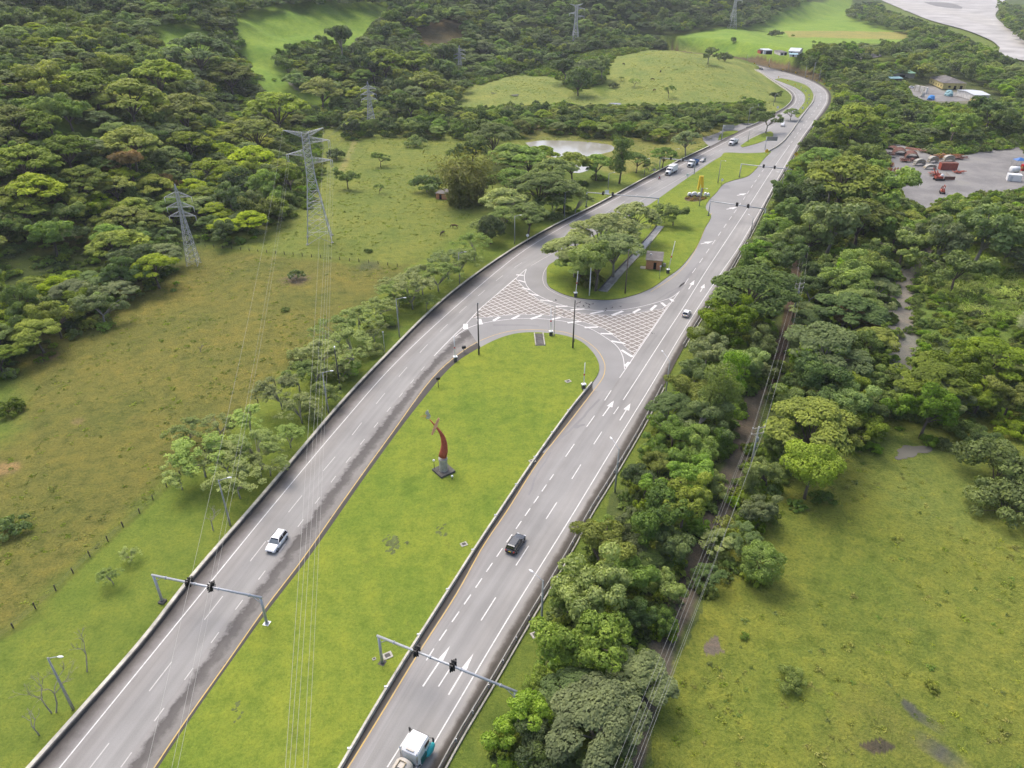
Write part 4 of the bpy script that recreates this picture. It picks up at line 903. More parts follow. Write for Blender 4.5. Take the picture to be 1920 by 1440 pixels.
CLEAR = [
 [(275,45),(360,38),(395,62),(395,105),(300,105)],[(445,15),(560,2),(745,-2),(700,45),(668,80),(620,86),(560,74),(520,98),(465,92),(440,50)],[(440,85),(500,88),(548,140),(540,152),(475,138)],[(480,145),(560,155),(625,160),(620,195),(540,195),(490,175)],[(85,200),(190,228),(210,262),(95,245)],[(780,55),(850,25),(880,60),(830,85),(790,82)],
 [(-50,448),(150,447),(205,480),(130,498),(60,510),(-50,505)],[(322,400),(372,400),(392,505),(330,505)],[(530,225),(640,225),(650,440),(560,440)],
 [(1655,268),(1700,268),(1760,290),(1830,282),(1920,272),(1960,350),(1850,364),(1760,372),(1740,395),(1700,375),(1670,340)],
 [(1695,148),(1740,140),(1810,138),(1860,160),(1890,180),(1870,198),(1790,196),(1735,192),(1705,175)],[(1660,140),(1720,132),(1720,150),(1665,150)],
 [(1428,88),(1520,95),(1500,112),(1440,105)],[(1590,102),(1650,100),(1700,112),(1650,116)],
 [(1690,500),(1730,480),(1715,520),(1704,560),(1700,600),(1712,640),(1715,690),(1685,690),(1680,600),(1680,550)],[(1740,450),(1770,440),(1720,500),(1700,510)],
 [(1415,735),(1450,712),(1460,720),(1428,800),(1400,860),(1385,900),(1345,1000),(1320,1060),(1280,1160),(1240,1260),(1205,1440),(1150,1440),(1200,1310),(1262,1150),(1310,1020),(1370,880),(1395,790)],
 [(1468,838),(1588,838),(1588,925),(1475,925)],
 [(1465,520),(1490,470),(1505,470),(1490,640),(1450,690),(1440,650)],
 [(1240,250),(1420,225),(1420,260),(1280,300)],
 [(1715,490),(1930,470),(1930,640),(1740,640),(1710,600)]]
ROADCLR = [tuple(np.array(p)+(6, 0)) for p in pxRW]
ROADCLR = pxB+ROADCLR[::-1]
NCAND = 60000
cx_ = rng.uniform(-460, 900, NCAND*2); cy_ = rng.uniform(70, 1900, NCAND*2)
# denser sampling close by
cx_ = np.concatenate([cx_, rng.uniform(-260, 330, NCAND)]); cy_ = np.concatenate([cy_, rng.uniform(70, 480, NCAND)])
rr_ = rng.uniform(0, 1, len(cx_)); qx, qy, qd = proj(cx_, cy_, 0*cx_+8)
ok = (qx > -260) & (qx < 2180) & (qy > -260) & (qy < 1600) & (qd > 5); cx_, cy_, rr_ = cx_[ok], cy_[ok], rr_[ok]
ch_ = hz(cx_, cy_); dft = segdist(cx_, cy_, FOOT, True); Rr_ = 3.3+3.9*rr_**1.2; Rr_ = np.where(dft > 0, Rr_*1.12, Rr_*.92); Rr_ = Rr_*np.where(np.hypot(cx_, cy_) > 650, 1.25, 1.0)
qx, qy, qd = proj(cx_, cy_, ch_+1.3*Rr_); vis = (qx > -160) & (qx < 2080) & (qy > -110) & (qy < 1540)
inL = pip(qx, qy, FM_LEFT) & (dft > -12); inS = pip(qx, qy, [(600,180),(1440,180),(1440,240),(600,245)]) & pip(qx, qy, FM_LEFT)
inR = pip(qx, qy, FM_RIGHT) & (dft < 0); inF = pip(qx, qy, FM_FAR)
keep = vis & (inL | inS | inR | inF)
rp = Rr_*.75*FPX/np.maximum(qd, 1)
for ci_, pl_ in enumerate(CLEAR):
    g_ = .55 if ci_ < 6 else 1
    for ox, oy in ((0,0),(-.75*g_,0),(.75*g_,0),(0,.6*g_),(0,-.75*g_)): keep &= ~pip(qx+ox*rp, qy+oy*rp, pl_)
TRPX = [[(1445,716),(1415,745),(1403,790),(1385,850),(1368,910),(1345,965)],[(1295,1090),(1272,1140),(1245,1200),(1220,1280),(1195,1350),(1172,1440)],[(1745,465),(1728,490),(1700,520),(1688,560),(1686,600),(1694,640),(1700,690)],[(1497,470),(1488,540),(1478,600),(1462,660)]]
for tp_ in TRPX: keep &= segdist(qx, qy, tp_) > .95*rp+9
for ox, oy in ((0,0),(-.8,0),(0,-.7)): keep &= ~pip(qx+ox*rp, qy+oy*rp, ROADCLR)
keep &= ~pip(cx_, cy_, [tuple(p) for p in ROADPOLY[::4]]); rdist = segdist(cx_, cy_, [tuple(p) for p in RG[::5]]); keep &= rdist > 4.5
keep &= (segdist(cx_, cy_, [tuple(p) for p in LB[::5]]) > 5)
id2 = np.nonzero(keep)[0]; grid = {}
def gk(x, y): return (int(x//12), int(y//12))
for t in TREES: grid.setdefault(gk(t['x'], t['y']), []).append((t['x'], t['y'], t['R']))
nacc = 0
far_u = wnoise(cx_, cy_, 70, 77); pick = rng.uniform(0, 1, len(cx_))
for i in id2:
    x, y, Rr = cx_[i], cy_[i], Rr_[i]; g = gk(x, y); bad = False
    for a in (-1, 0, 1):
        for b in (-1, 0, 1):
            for (x2, y2, r2) in grid.get((g[0]+a, g[1]+b), ()):
                if (x-x2)**2+(y-y2)**2 < ((.50 if inL[i] else .56)*(Rr+r2))**2: bad = True; break
            if bad: break
        if bad: break
    if bad: continue
    grid.setdefault(g, []).append((x, y, Rr)); u = pick[i]; dd = math.hypot(x, y)
    if inL[i] and not inS[i]:
        if dd < 520 and x < -30+.0*y: kd, mt = [('umbrella','olive'),('umbrella','olive'),('umbrella','green'),('round','olive'),('round','grey'),('umbrella','olivelt'),('round','green'),('umbrella','grey'),('umbrella','olivelt')][min(8, int((u*.8+(far_u[i]*.5+.5)*.2)*9))]
        else: kd, mt = [('round','dark'),('umbrella','dark'),('round','green'),('umbrella','green'),('round','grey'),('round','dark'),('umbrella','grey'),('round','olive')][int(u*7.99)]
        zn = 'hill'
    elif inS[i]: kd, mt = [('round','green'),('umbrella','olive'),('round','dark'),('umbrella','green')][int(u*3.99)]; zn = 'stream'; Rr *= .85
    else:
        kd, mt = [('round','green'),('round','green'),('round','dark'),('umbrella','green'),('round','grey'),('umbrella','grey'),('round','olive'),('umbrella','olive'),('tall','green'),('round','brown'),('round','fresh')][min(10, int(u**1.1*11))]; zn = 'right'
        if kd == 'tall': Rr *= .6
        if mt == 'brown' and u < .97: mt = 'fresh'
    TREES.append(dict(x=x, y=y, z=float(ch_[i])-.3, R=Rr, k=kd, m=mt, s=1+int(u*1000) % 4, rot=u*44, sz=.85+.3*((u*77) % 1), zone=zn))
print('TREES', len(TREES))
YP = gl([(1650,262),(1760,285),(1930,255),(1960,360),(1850,372),(1745,408),(1690,380),(1640,335)])
TREES = [t for t in TREES if not (pip(np.array([t['x']]), np.array([t['y']]), YP)[0])]
for t in TREES:
    d = math.sqrt(t['x']**2+t['y']**2+(CH-t['z'])**2); t['d'] = d; t['app'] = t['R']/d
    t['px'], t['py'], _ = [float(q) for q in proj(t['x'], t['y'], t['z']+KH[t['k']]*t['R']*t['sz'])]
    t['lod'] = 0 if d < 235 else (1 if d < 480 else 2)
    t['in'] = -20 < t['px'] < 1940 and -15 < t['py'] < 1460
# ---------------------------------------------------------------- single trees, and the far wood as one object
manual = [t for t in TREES if t['zone'] in ('belt', 'left') or t['k'] in ('lobed', 'bamboo', 'ball', 'bush', 'feathery')]
mset = set(id(t) for t in manual)
rest = sorted([t for t in TREES if id(t) not in mset], key=lambda t: -(t['app']*(1 if t['in'] else 0)))
NSING = max(0, 285-len(manual)); singles = manual+rest[:NSING]; farwood = rest[NSING:]
TONE = {'olive': 'olive green', 'olivelt': 'light olive', 'fresh': 'fresh green', 'green': 'mid green', 'dark': 'dark green', 'grey': 'grey green', 'lime': 'bright lime green', 'pale': 'pale green', 'bamboo': 'brownish', 'brown': 'russet tinted', 'weed': 'yellowish green', 'cane': 'cane green'}
FORM = {'umbrella': 'flat topped tree', 'feathery': 'thin see-through tree', 'round': 'bushy broadleaf tree', 'tall': 'tall narrow tree', 'lobed': 'tree with rounded lobes', 'ball': 'ball shaped tree', 'bush': 'low shrub', 'bamboo': 'bamboo clump'}
LMK = [('the big twin armed pylon', 590, 350), ('the small pylon at the forest edge', 350, 430), ('the pylon above the meadow', 695, 200), ('the red sculpture', 832, 830), ('the brick hut', 1227, 490), ('the yellow sculpture', 1312, 350), ('the pond', 1070, 285), ('the near left gantry', 395, 1095), ('the near right gantry', 835, 1245), ('the dark car', 968, 1018), ('the white car near the gore', 1288, 586),
 ('the timber power pole by the track', 1432, 830), ('the rusty machine in the yard', 1762, 315), ('the white container in the yard', 1900, 322), ('the yellow house', 1772, 155), ('the blue tarpaulin', 1745, 183), ('the bright lime tree of rounded lobes', 1525, 875), ('the meadow puddle', 1712, 845), ('the gravel path', 1690, 590), ('the bamboo clump', 870, 345), ('the river bank', 1780, 70), ('the road bend', 1540, 180), ('the upper hill clearing', 340, 68), ('the bright hillside field', 570, 35), ('the lone bush in the pasture', 556, 520), ('the left pasture corner', 180, 560), ('the olive field corner at the left edge', 20, 470), ('the upper left picture corner', 5, 5), ('the lower tree belt end', 1110, 1400), ('the end of the dirt track', 1445, 718), ('the brown hill scar', 840, 50), ('the far pylon', 1080, 55), ('the green roofed shed', 1690, 140), ('the grassy knoll', 1250, 130), ('the parked white dump truck', 1372, 265), ('the two grazing horses', 842, 433)]
ORD = ['nearest', 'second nearest', 'third nearest', 'fourth nearest', 'fifth nearest', 'sixth nearest', 'seventh nearest', 'eighth nearest', 'ninth nearest', 'tenth nearest', 'eleventh nearest', 'twelfth nearest', 'thirteenth nearest', 'fourteenth nearest', 'fifteenth nearest', 'sixteenth nearest']
used_lab = set()
def label_trees(lst):
    bykind = {}
    for t in lst: bykind.setdefault((t['m'], t['k']), []).append(t)
    for (mt, kd), grp in bykind.items():
        for t in grp:
            best = None
            for nm, lx, ly in LMK:
                dme = (t['px']-lx)**2+(t['py']-ly)**2; rk = sum((q['px']-lx)**2+(q['py']-ly)**2 < dme for q in grp)
                sc_ = rk*60+math.sqrt(dme)
                if best is None or sc_ < best[0]: best = (sc_, rk, nm, lx, ly)
            _, rk, nm, lx, ly = best; dx, dy = t['px']-lx, t['py']-ly
            side = ('right of' if dx > 0 else 'left of') if abs(dx) > abs(dy) else ('below' if dy > 0 else 'above')
            t['label'] = ' '.join(f"{TONE[mt]} {FORM[kd]}, {ORD[min(rk,15)]} to {nm}".split()[:16])
            if rk == 0: t['label'] = f"{TONE[mt]} {FORM[kd]} just {side} {nm}"
label_trees(singles)
GRP = {'hill': 'trees on the hillside', 'left': 'trees left of the road and in the pastures', 'belt': 'trees of the roadside belt', 'right': 'trees of the right hand wood', 'stream': 'trees along the stream'}
SRC = {}
for t in singles:
    nm = KINDNAME[t['k']]
    root = bpy.data.objects.new(nm, None); COL.objects.link(root); root.location = (t['x'], t['y'], t['z']); root.rotation_euler = (0, 0, t['rot']); an_ = random.uniform(.88, 1.14); root.scale = (t['R']*an_, t['R']/an_, t['R']*t['sz'])
    tag(root, t['label'], {'bush': 'shrub', 'bamboo': 'bamboo'}.get(t['k'], 'tree'), GRP[t['zone']])
    cm = crown_mesh(t['k'], t['s'], t['lod'], t['m']); o = bpy.data.objects.new('crown' if t['k'] != 'bush' else 'foliage', cm); COL.objects.link(o); o.parent = root
    if t['k'] != 'bamboo':
        o2 = bpy.data.objects.new('trunk' if t['k'] != 'bush' else 'stem', trunk_mesh(t['k'], t['s'], 'barkpale' if t['m'] in ('pale', 'grey') else 'bark')); COL.objects.link(o2); o2.parent = root
def scatter(name, pts, rots, scales, pidx, protos):
    "points with instances of standing plants (one object: nobody could count them)"
    me = bpy.data.meshes.new(name); n = len(pts); me.vertices.add(n); me.vertices.foreach_set('co', np.asarray(pts, np.float32).ravel())
    for an, ty, key, arr in (('rot', 'FLOAT_VECTOR', 'vector', rots), ('scl', 'FLOAT_VECTOR', 'vector', scales)):
        a = me.attributes.new(an, ty, 'POINT'); a.data.foreach_set(key, np.asarray(arr, np.float32).ravel())
    a = me.attributes.new('pi', 'INT', 'POINT'); a.data.foreach_set('value', np.asarray(pidx, np.int32))
    o = bpy.data.objects.new(name, me); COL.objects.link(o); o['kind'] = 'stuff'
    ng = bpy.data.node_groups.new(name, 'GeometryNodeTree'); ng.interface.new_socket('Geometry', in_out='INPUT', socket_type='NodeSocketGeometry'); ng.interface.new_socket('Geometry', in_out='OUTPUT', socket_type='NodeSocketGeometry')
    gi = ng.nodes.new('NodeGroupInput'); go = ng.nodes.new('NodeGroupOutput'); ip = ng.nodes.new('GeometryNodeInstanceOnPoints'); jn = ng.nodes.new('GeometryNodeJoinGeometry')
    for p in protos[::-1]:
        oi = ng.nodes.new('GeometryNodeObjectInfo'); oi.inputs['Object'].default_value = p; oi.inputs['As Instance'].default_value = True; oi.transform_space = 'ORIGINAL'; ng.links.new(oi.outputs['Geometry'], jn.inputs[0])
    def na_(nm, ty): q = ng.nodes.new('GeometryNodeInputNamedAttribute'); q.data_type = ty; q.inputs['Name'].default_value = nm; return q.outputs['Attribute']
    ng.links.new(gi.outputs[0], ip.inputs['Points']); ng.links.new(jn.outputs[0], ip.inputs['Instance']); ip.inputs['Pick Instance'].default_value = True
    ng.links.new(na_('pi', 'INT'), ip.inputs['Instance Index']); ng.links.new(na_('scl', 'FLOAT_VECTOR'), ip.inputs['Scale'])
    er = ng.nodes.new('FunctionNodeEulerToRotation'); ng.links.new(na_('rot', 'FLOAT_VECTOR'), er.inputs[0]); ng.links.new(er.outputs[0], ip.inputs['Rotation'])
    ng.links.new(ip.outputs[0], go.inputs[0]); md = o.modifiers.new('spread', 'NODES'); md.node_group = ng; return o
bycrown = {}
for o in COL.objects:
    if o.parent and o.type == 'MESH' and o.name.split('.')[0] in ('crown', 'foliage', 'weed_leaves', 'cane_leaves'): bycrown.setdefault(o.data.name, o)
def protos_for(want):
    res = []
    for k in want:
        me = CACHE.get(k)
        if me and me.name in bycrown: res.append((k, bycrown[me.name]))
    return res
allp = protos_for([k for k in CACHE if k[0] in ('umbrella', 'round', 'tall') and k[3]])
PI_ = {}
for j, (k, o) in enumerate(allp): PI_.setdefault((k[0], k[3]), []).append((k[2], j))
pts, ro, scs, ix = [], [], [], []
for t in farwood:
    c = PI_.get((t['k'], t['m'])) or PI_.get(('round', t['m'])) or PI_.get(('umbrella', t['m'])) or PI_[('round', 'green')]
    want = 2 if t['d'] > 420 else 1; c2 = sorted(c, key=lambda q: abs(q[0]-want)+random.random()*.5); j = c2[random.randint(0, min(1, len(c2)-1))][1]
    pts.append((t['x'], t['y'], t['z'])); ro.append((0, 0, t['rot'])); scs.append((t['R'], t['R'], t['R']*t['sz'])); ix.append(j)
fw = scatter('woodland', pts, ro, scs, ix, [o for k, o in allp]); print('SINGLES', len(singles), 'FARWOOD', len(pts), 'protos', len(allp))
# undergrowth below and at the edge of the woods, weeds and tussocks in the meadows
def dummy_plant(kind, seed, lod, mat, px, py, Rr, name, label, cat, part, grp):
    p = TP(px, py); root = thing(name, label, cat, p, random.uniform(0, 6), grp, Rr); o = bpy.data.objects.new(part, crown_mesh(kind, seed, lod, mat)); COL.objects.link(o); o.parent = root
    if kind == 'bush': o2 = bpy.data.objects.new('stem', trunk_mesh('bush', seed)); COL.objects.link(o2); o2.parent = root
    return o
SH = [dummy_plant('bush', 1, 0, 'fresh', 1395,1195, .8, 'shrub', 'small green shrub at the meadow edge near the dark mud patch', 'shrub', 'foliage', 'small shrubs'),
 dummy_plant('bush', 2, 1, 'grey', 28,995, 3.0, 'shrub', 'grey green shrub alone at the far left edge of the pasture', 'shrub', 'foliage', 'small shrubs'),
 dummy_plant('bush', 3, 1, 'olive', 15,775, 3.4, 'shrub', 'broad olive shrub at the left picture edge above the pasture', 'shrub', 'foliage', 'small shrubs'),
 dummy_plant('bush', 4, 1, 'green', 535,583, 1.2, 'shrub', 'little green bush right of the cables in the left pasture', 'shrub', 'foliage', 'small shrubs'),
 dummy_plant('bush', 1, 1, 'green', 45,655, 3.0, 'shrub', 'dark shrub on the wood edge above the reddish soil patch', 'shrub', 'foliage', 'small shrubs'),
 dummy_plant('bush', 2, 2, 'green', 1525,80, 2.6, 'shrub', 'round green shrub in the far field behind the shacks', 'shrub', 'foliage', 'small shrubs'),
 dummy_plant('bush', 3, 2, 'olive', 1487,68, 2.4, 'shrub', 'dark green shrub in the far dry field strip', 'shrub', 'foliage', 'small shrubs'),
 dummy_plant('bush', 4, 1, 'weed', 1745,1290, 1.0, 'shrub', 'yellowish low shrub in the wet meadow left of the muddy rill', 'shrub', 'foliage', 'small shrubs')]
WD = [dummy_plant('weed', s, l, m, a, b, r, 'weed_clump', lb, 'weed', 'weed_leaves', 'weed clumps') for s, l, m, a, b, r, lb in [(1,0,'weed',1600,1120,.8,'yellow green weed clump in the wet meadow above its centre'),(2,0,'green',1740,1250,.9,'green tuft of weeds in the wet meadow near the dry patch'),(3,1,'olive',300,640,.9,'olive weed tuft in the middle of the left pasture'),(4,1,'weed',420,700,.8,'yellowish weed tuft beside the left cables in the pasture'),(1,1,'olive',250,760,.9,'olive green weed tuft in the lower left pasture')]]
CN = [dummy_plant('cane', s, 0, 'cane', a, b, 3.0, 'cane_clump', lb, 'cane', 'cane_leaves', 'cane clumps') for s, a, b, lb in [(1,1800,560,'tall cane clump in the middle of the cane brake'),(2,1860,600,'tall cane clump low at the right side of the cane brake'),(3,1760,520,'tall cane clump by the upper bend of the gravel path')]]
def region_pts(n, polys, bbox, clear=(), hgt=1.0, seed=1):
    r = np.random.default_rng(seed); x = r.uniform(bbox[0], bbox[1], n); y = r.uniform(bbox[2], bbox[3], n)
    qx, qy, qd = proj(x, y, 0*x+hgt); m = (qx > -60) & (qx < 1980) & (qy > -20) & (qy < 1480) & (qd > 5); x, y = x[m], y[m]
    h = hz(x, y); qx, qy, qd = proj(x, y, h+hgt); m = np.zeros(len(x), bool)
    for p in polys: m |= pip(qx, qy, p)
    for p in clear: m &= ~pip(qx, qy, p)
    for c_ in TRPX: m &= segdist(qx, qy, c_) > 9
    m &= ~pip(x, y, [tuple(p) for p in ROADPOLY[::4]]) & (segdist(x, y, [tuple(p) for p in RG[::5]]) > 3.2) & (segdist(x, y, [tuple(p) for p in LB[::5]]) > 2.0)
    return x[m], y[m], h[m], r
ux, uy, uh, r = region_pts(42000, [FM_RIGHT], (-30, 330, 45, 700), CLEAR[:-1]+[ROADCLR], 1.2, 5)
ux2, uy2, uh2, r2 = region_pts(36000, [FM_LEFT], (-330, 180, 110, 760), CLEAR[:6], 1.2, 6)
sk = []
for t in TREES:
    if t['k'] in ('bush', 'bamboo', 'weed') or t['d'] > 430 or not (t['zone'] in ('hill', 'stream', 'right', 'belt') or (780 < t['px'] < 1130 and t['py'] < 385)): continue
    for q in range(4): a_ = random.uniform(0, 6.28); w_ = t['R']*random.uniform(.15, .8); sk.append((t['x']+w_*math.cos(a_), t['y']+w_*math.sin(a_)))
sk = np.array(sk); sqx, sqy, _ = proj(sk[:, 0], sk[:, 1], hz(sk[:, 0], sk[:, 1])+1.0); sok = (segdist(sk[:, 0], sk[:, 1], [tuple(p) for p in RG[::5]]) > 3) & ~pip(sk[:, 0], sk[:, 1], [tuple(p) for p in ROADPOLY[::4]]) & ~pip(sk[:, 0], sk[:, 1], YP)
for c_ in CLEAR[:-1]: sok &= ~pip(sqx, sqy, c_)
for c_ in TRPX: sok &= segdist(sqx, sqy, c_) > 10
sk = sk[sok]
ux = np.concatenate([ux, ux2, sk[:, 0]]); uy = np.concatenate([uy, uy2, sk[:, 1]]); uh = np.concatenate([uh, uh2, hz(sk[:, 0], sk[:, 1])]); n = len(ux)
kk = r.uniform(.9, 2.3, n)*np.where(np.hypot(ux, uy) > 300, 1.35, 1); b5 = [0, 2, 0, 1, 0, 3, 6, 5]
scatter('undergrowth', np.stack([ux, uy, uh-.1], 1), np.stack([0*ux, 0*ux, r.uniform(0, 6.28, n)], 1), np.stack([kk, kk, kk*r.uniform(.7, 1.5, n)], 1), np.array(b5)[r.integers(0, 8, n)], SH); print('under', n)
cxx, cyy, chh, r = region_pts(4200, [[(1705,480),(1745,455),(1790,450),(1930,460),(1930,660),(1830,650),(1760,640),(1722,600),(1712,550)]], (120, 300, 170, 330), [], 1.5, 8); n = len(cxx); kk = r.uniform(1.5, 3.4, n)
scatter('cane_brake', np.stack([cxx, cyy, chh-.1], 1), np.stack([0*cxx, 0*cxx, r.uniform(0, 6.28, n)], 1), np.stack([kk, kk, kk*.9], 1), r.integers(0, 3, n), CN)
# weeds
MEAD = [[(1250,1440),(1300,1180),(1400,1060),(1480,930),(1580,840),(1720,790),(1930,780),(1930,1460)], [(20,830),(40,740),(110,640),(200,560),(330,505),(520,475),(745,500),(640,615),(457,780),(281,943),(100,1113),(-20,1190)], [(400,450),(600,330),(620,245),(960,240),(990,300),(800,478),(520,480)], [(1000,240),(1420,240),(1200,330),(1150,270),(1000,262)], [(870,205),(960,142),(1075,155),(1140,190),(1200,92),(1290,95),(1440,165),(1455,205),(1350,212),(1000,213)], [(0,447),(150,447),(200,480),(60,508),(0,500)]]
wx, wy, wh, r = region_pts(90000, MEAD, (-200, 240, 45, 760), [], .2, 9); dn = wnoise(wx, wy, 9, 91)*.6+wnoise(wx, wy, 3, 92)*.4; k = (dn+r.uniform(-.25, .25, len(wx)) > .06)
wx, wy, wh, dn = wx[k], wy[k], wh[k], dn[k]; n = len(wx); kk = r.uniform(.25, .68, n)*(1+.6*(r.uniform(0, 1, n) > .93)); right = wx > 20
ix = np.where(right, np.array([0, 0, 1, 3, 2])[r.integers(0, 5, n)], np.array([2, 3, 2, 4, 2])[r.integers(0, 5, n)])
scatter('meadow_weeds', np.stack([wx, wy, wh-.03], 1), np.stack([0*wx, 0*wx, r.uniform(0, 6.28, n)], 1), np.stack([kk, kk, kk*.9], 1), ix, WD); print('weeds', n)
# ================================================================ man-made things
def GV(px, py, z=0.0): a = G(px, py, z); return Vector((a[0], a[1], z))
def solve_h(x, y, z0, pty, hi=60):
    best = min(np.linspace(.2, hi, 600), key=lambda h: abs(float(proj(x, y, z0+h)[1])-pty)); return float(best)
def road_yaw(P, px, py): 
    s = nearest_s(P, G(px, py)); a, b = sub(P, max(0, s-4), s+4, 4)[[0, -1]]; return math.atan2(b[1]-a[1], b[0]-a[0])
def swept(mb, P, w, h, z0, mi=0, top=None):
    P = np.asarray(P, float); d = np.gradient(P, axis=0); d /= np.linalg.norm(d, axis=1)[:, None]; nn = np.stack([-d[:, 1], d[:, 0]], 1); tw = top or w
    secs = []
    for p, n_ in zip(P, nn):
        a, b = p+n_*w/2, p-n_*w/2; c, e = p-n_*tw/2, p+n_*tw/2
        secs.append([(a[0], a[1], z0), (b[0], b[1], z0), (c[0], c[1], z0+h), (e[0], e[1], z0+h)])
    mb.loft(secs, mi, True, False)
def offs(P, k):
    P = np.asarray(P, float); d = np.gradient(P, axis=0); d /= np.linalg.norm(d, axis=1)[:, None]; return P+np.stack([-d[:, 1], d[:, 0]], 1)*k
# ---- barriers and rails
t = thing('concrete_barrier', 'long low weathered concrete barrier along the left edge of the left carriageway', 'barrier')
mb = MB(); Pb = offs(cut(LB, None, (1331,275)), .1); swept(mb, resample(Pb, 3), .66, .72, -.1, top=.54); mb.build('wall', M['barrier'], t)
mb = MB(); swept(mb, resample(offs(Pb, -.42), 3), .10, .45, RZ); mb.build('foot', M['darkconc'], t)  # dark strip paints the inner side's shading together with the gutter
t = thing('concrete_barrier', 'low concrete barrier curving along the left road beyond the lay-by', 'barrier')
mb = MB(); swept(mb, resample(cut(LB, (1400,240), None), 4), .5, .7, -.1, top=.3); mb.build('wall', M['barrier'], t)
t = thing('median_rail', 'pale concrete rail on the grass side of the right carriageway up to the lawn tip', 'barrier')
Pm = resample(offs(MEDr[::-1], 0), 2.5)
mb = MB(); swept(mb, Pm, .36, .62, .05, top=.30); mb.build('rail', M['barrier'], t)
pm = MB(); pm.box((0, 0, .35), (.5, .22, .62)); p0 = None
for i, s in enumerate(np.arange(4, arclen(Pm)[-1], 9.0)):
    q = sub(Pm, s, s+.5, .5)[0]
    if p0 is None: p0 = pm.build('bracket', M['steel'], t); o = p0
    else: o = p0.copy(); COL.objects.link(o)
    o.location = (q[0]-.1, q[1], .1)
t = thing('concrete_barrier', 'concrete barrier between the right carriageway and the parking apron before the bend', 'barrier')
mb = MB(); Q = smooth(gl([(1437,287),(1452,279),(1467,268),(1480,253),(1492,236),(1503,220),(1514,205),(1524,192),(1527,180)]), 3); swept(mb, Q, .5, .8, RZ-.1, top=.3); mb.build('wall', M['barrier'], t)
def guardrail(P, label, side, pstep=4.0, z0=0.0):
    t = thing('guardrail', label, 'guardrail'); mb = MB(); P = resample(P, 3)
    for zc in (.50, .72): swept(mb, P, .10, .16, z0+zc)
    swept(mb, offs(P, .10*side), .04, .30, z0+.52); mb.build('beam', M['rail'], t)
    mb2 = MB(); swept(mb2, offs(P, -.55*side), .22, .3, z0-.05); mb2.build('kerb', M['concrete'], t)
    pm = MB(); pm.box((0, 0, .4), (.14, .14, .85)); p0 = None
    for s in np.arange(2, arclen(P)[-1], pstep):
        q = sub(offs(P, -.12*side), s, s+.5, .5)[0]
        if p0 is None: p0 = pm.build('post', M['steel'], t); o = p0
        else: o = p0.copy(); COL.objects.link(o)
        o.location = (q[0], q[1], z0)
    return t
guardrail(offs(cut(RG, None, (1240,733)), .25), 'double metal guardrail along the right edge beside the near tree belt', 1, 4.2)
guardrail(offs(cut(RG, (1280,655), (1530,230)), .25), 'metal guardrail further up the right edge under the overhanging trees', 1, 6)
# ---- fence in the pasture
def fence(pts, label, step, h=1.25, fit=None):
    P = [np.array(TP(a, b)) for a, b in pts]; P = np.array(P); Pr = resample(P, step); t = thing('wire_fence', label, 'fence')
    pm = MB(); pm.box((0, 0, h/2-.1), (.16, .14, h)); p0 = None
    for i, q in enumerate(Pr):
        if p0 is None: p0 = pm.build('post', M['wood'], t); o = p0
        else: o = p0.copy(); COL.objects.link(o)
        o.location = (q[0], q[1], hz1(q[0], q[1])); o.rotation_euler = (random.uniform(-.06, .06), random.uniform(-.06, .06), random.uniform(0, 1)); o.scale = (1, 1, random.uniform(.85, 1.15))
    for k in range(3):
        w_ = MB(); w_.tube([(q[0], q[1], hz1(q[0], q[1])+.35+.33*k) for q in Pr], .012, 3); w_.build('wire', M['wiredark'], t)
fence([(-20,1215),(50,1157),(100,1113),(162,1050),(187,1028),(213,1007),(236,983),(260,965),(281,943),(302,923),(370,860),(442,793),(457,780),(472,767),(537,702),(548,690),(620,635),(700,565)], 'dark timber post and wire fence between the olive pasture and the green verge', 3.6)
fence([(385,463),(440,468),(500,474),(560,480),(620,486),(700,494),(745,500)], 'thin post fence across the pasture below the big pylon', 3.2, 1.1)
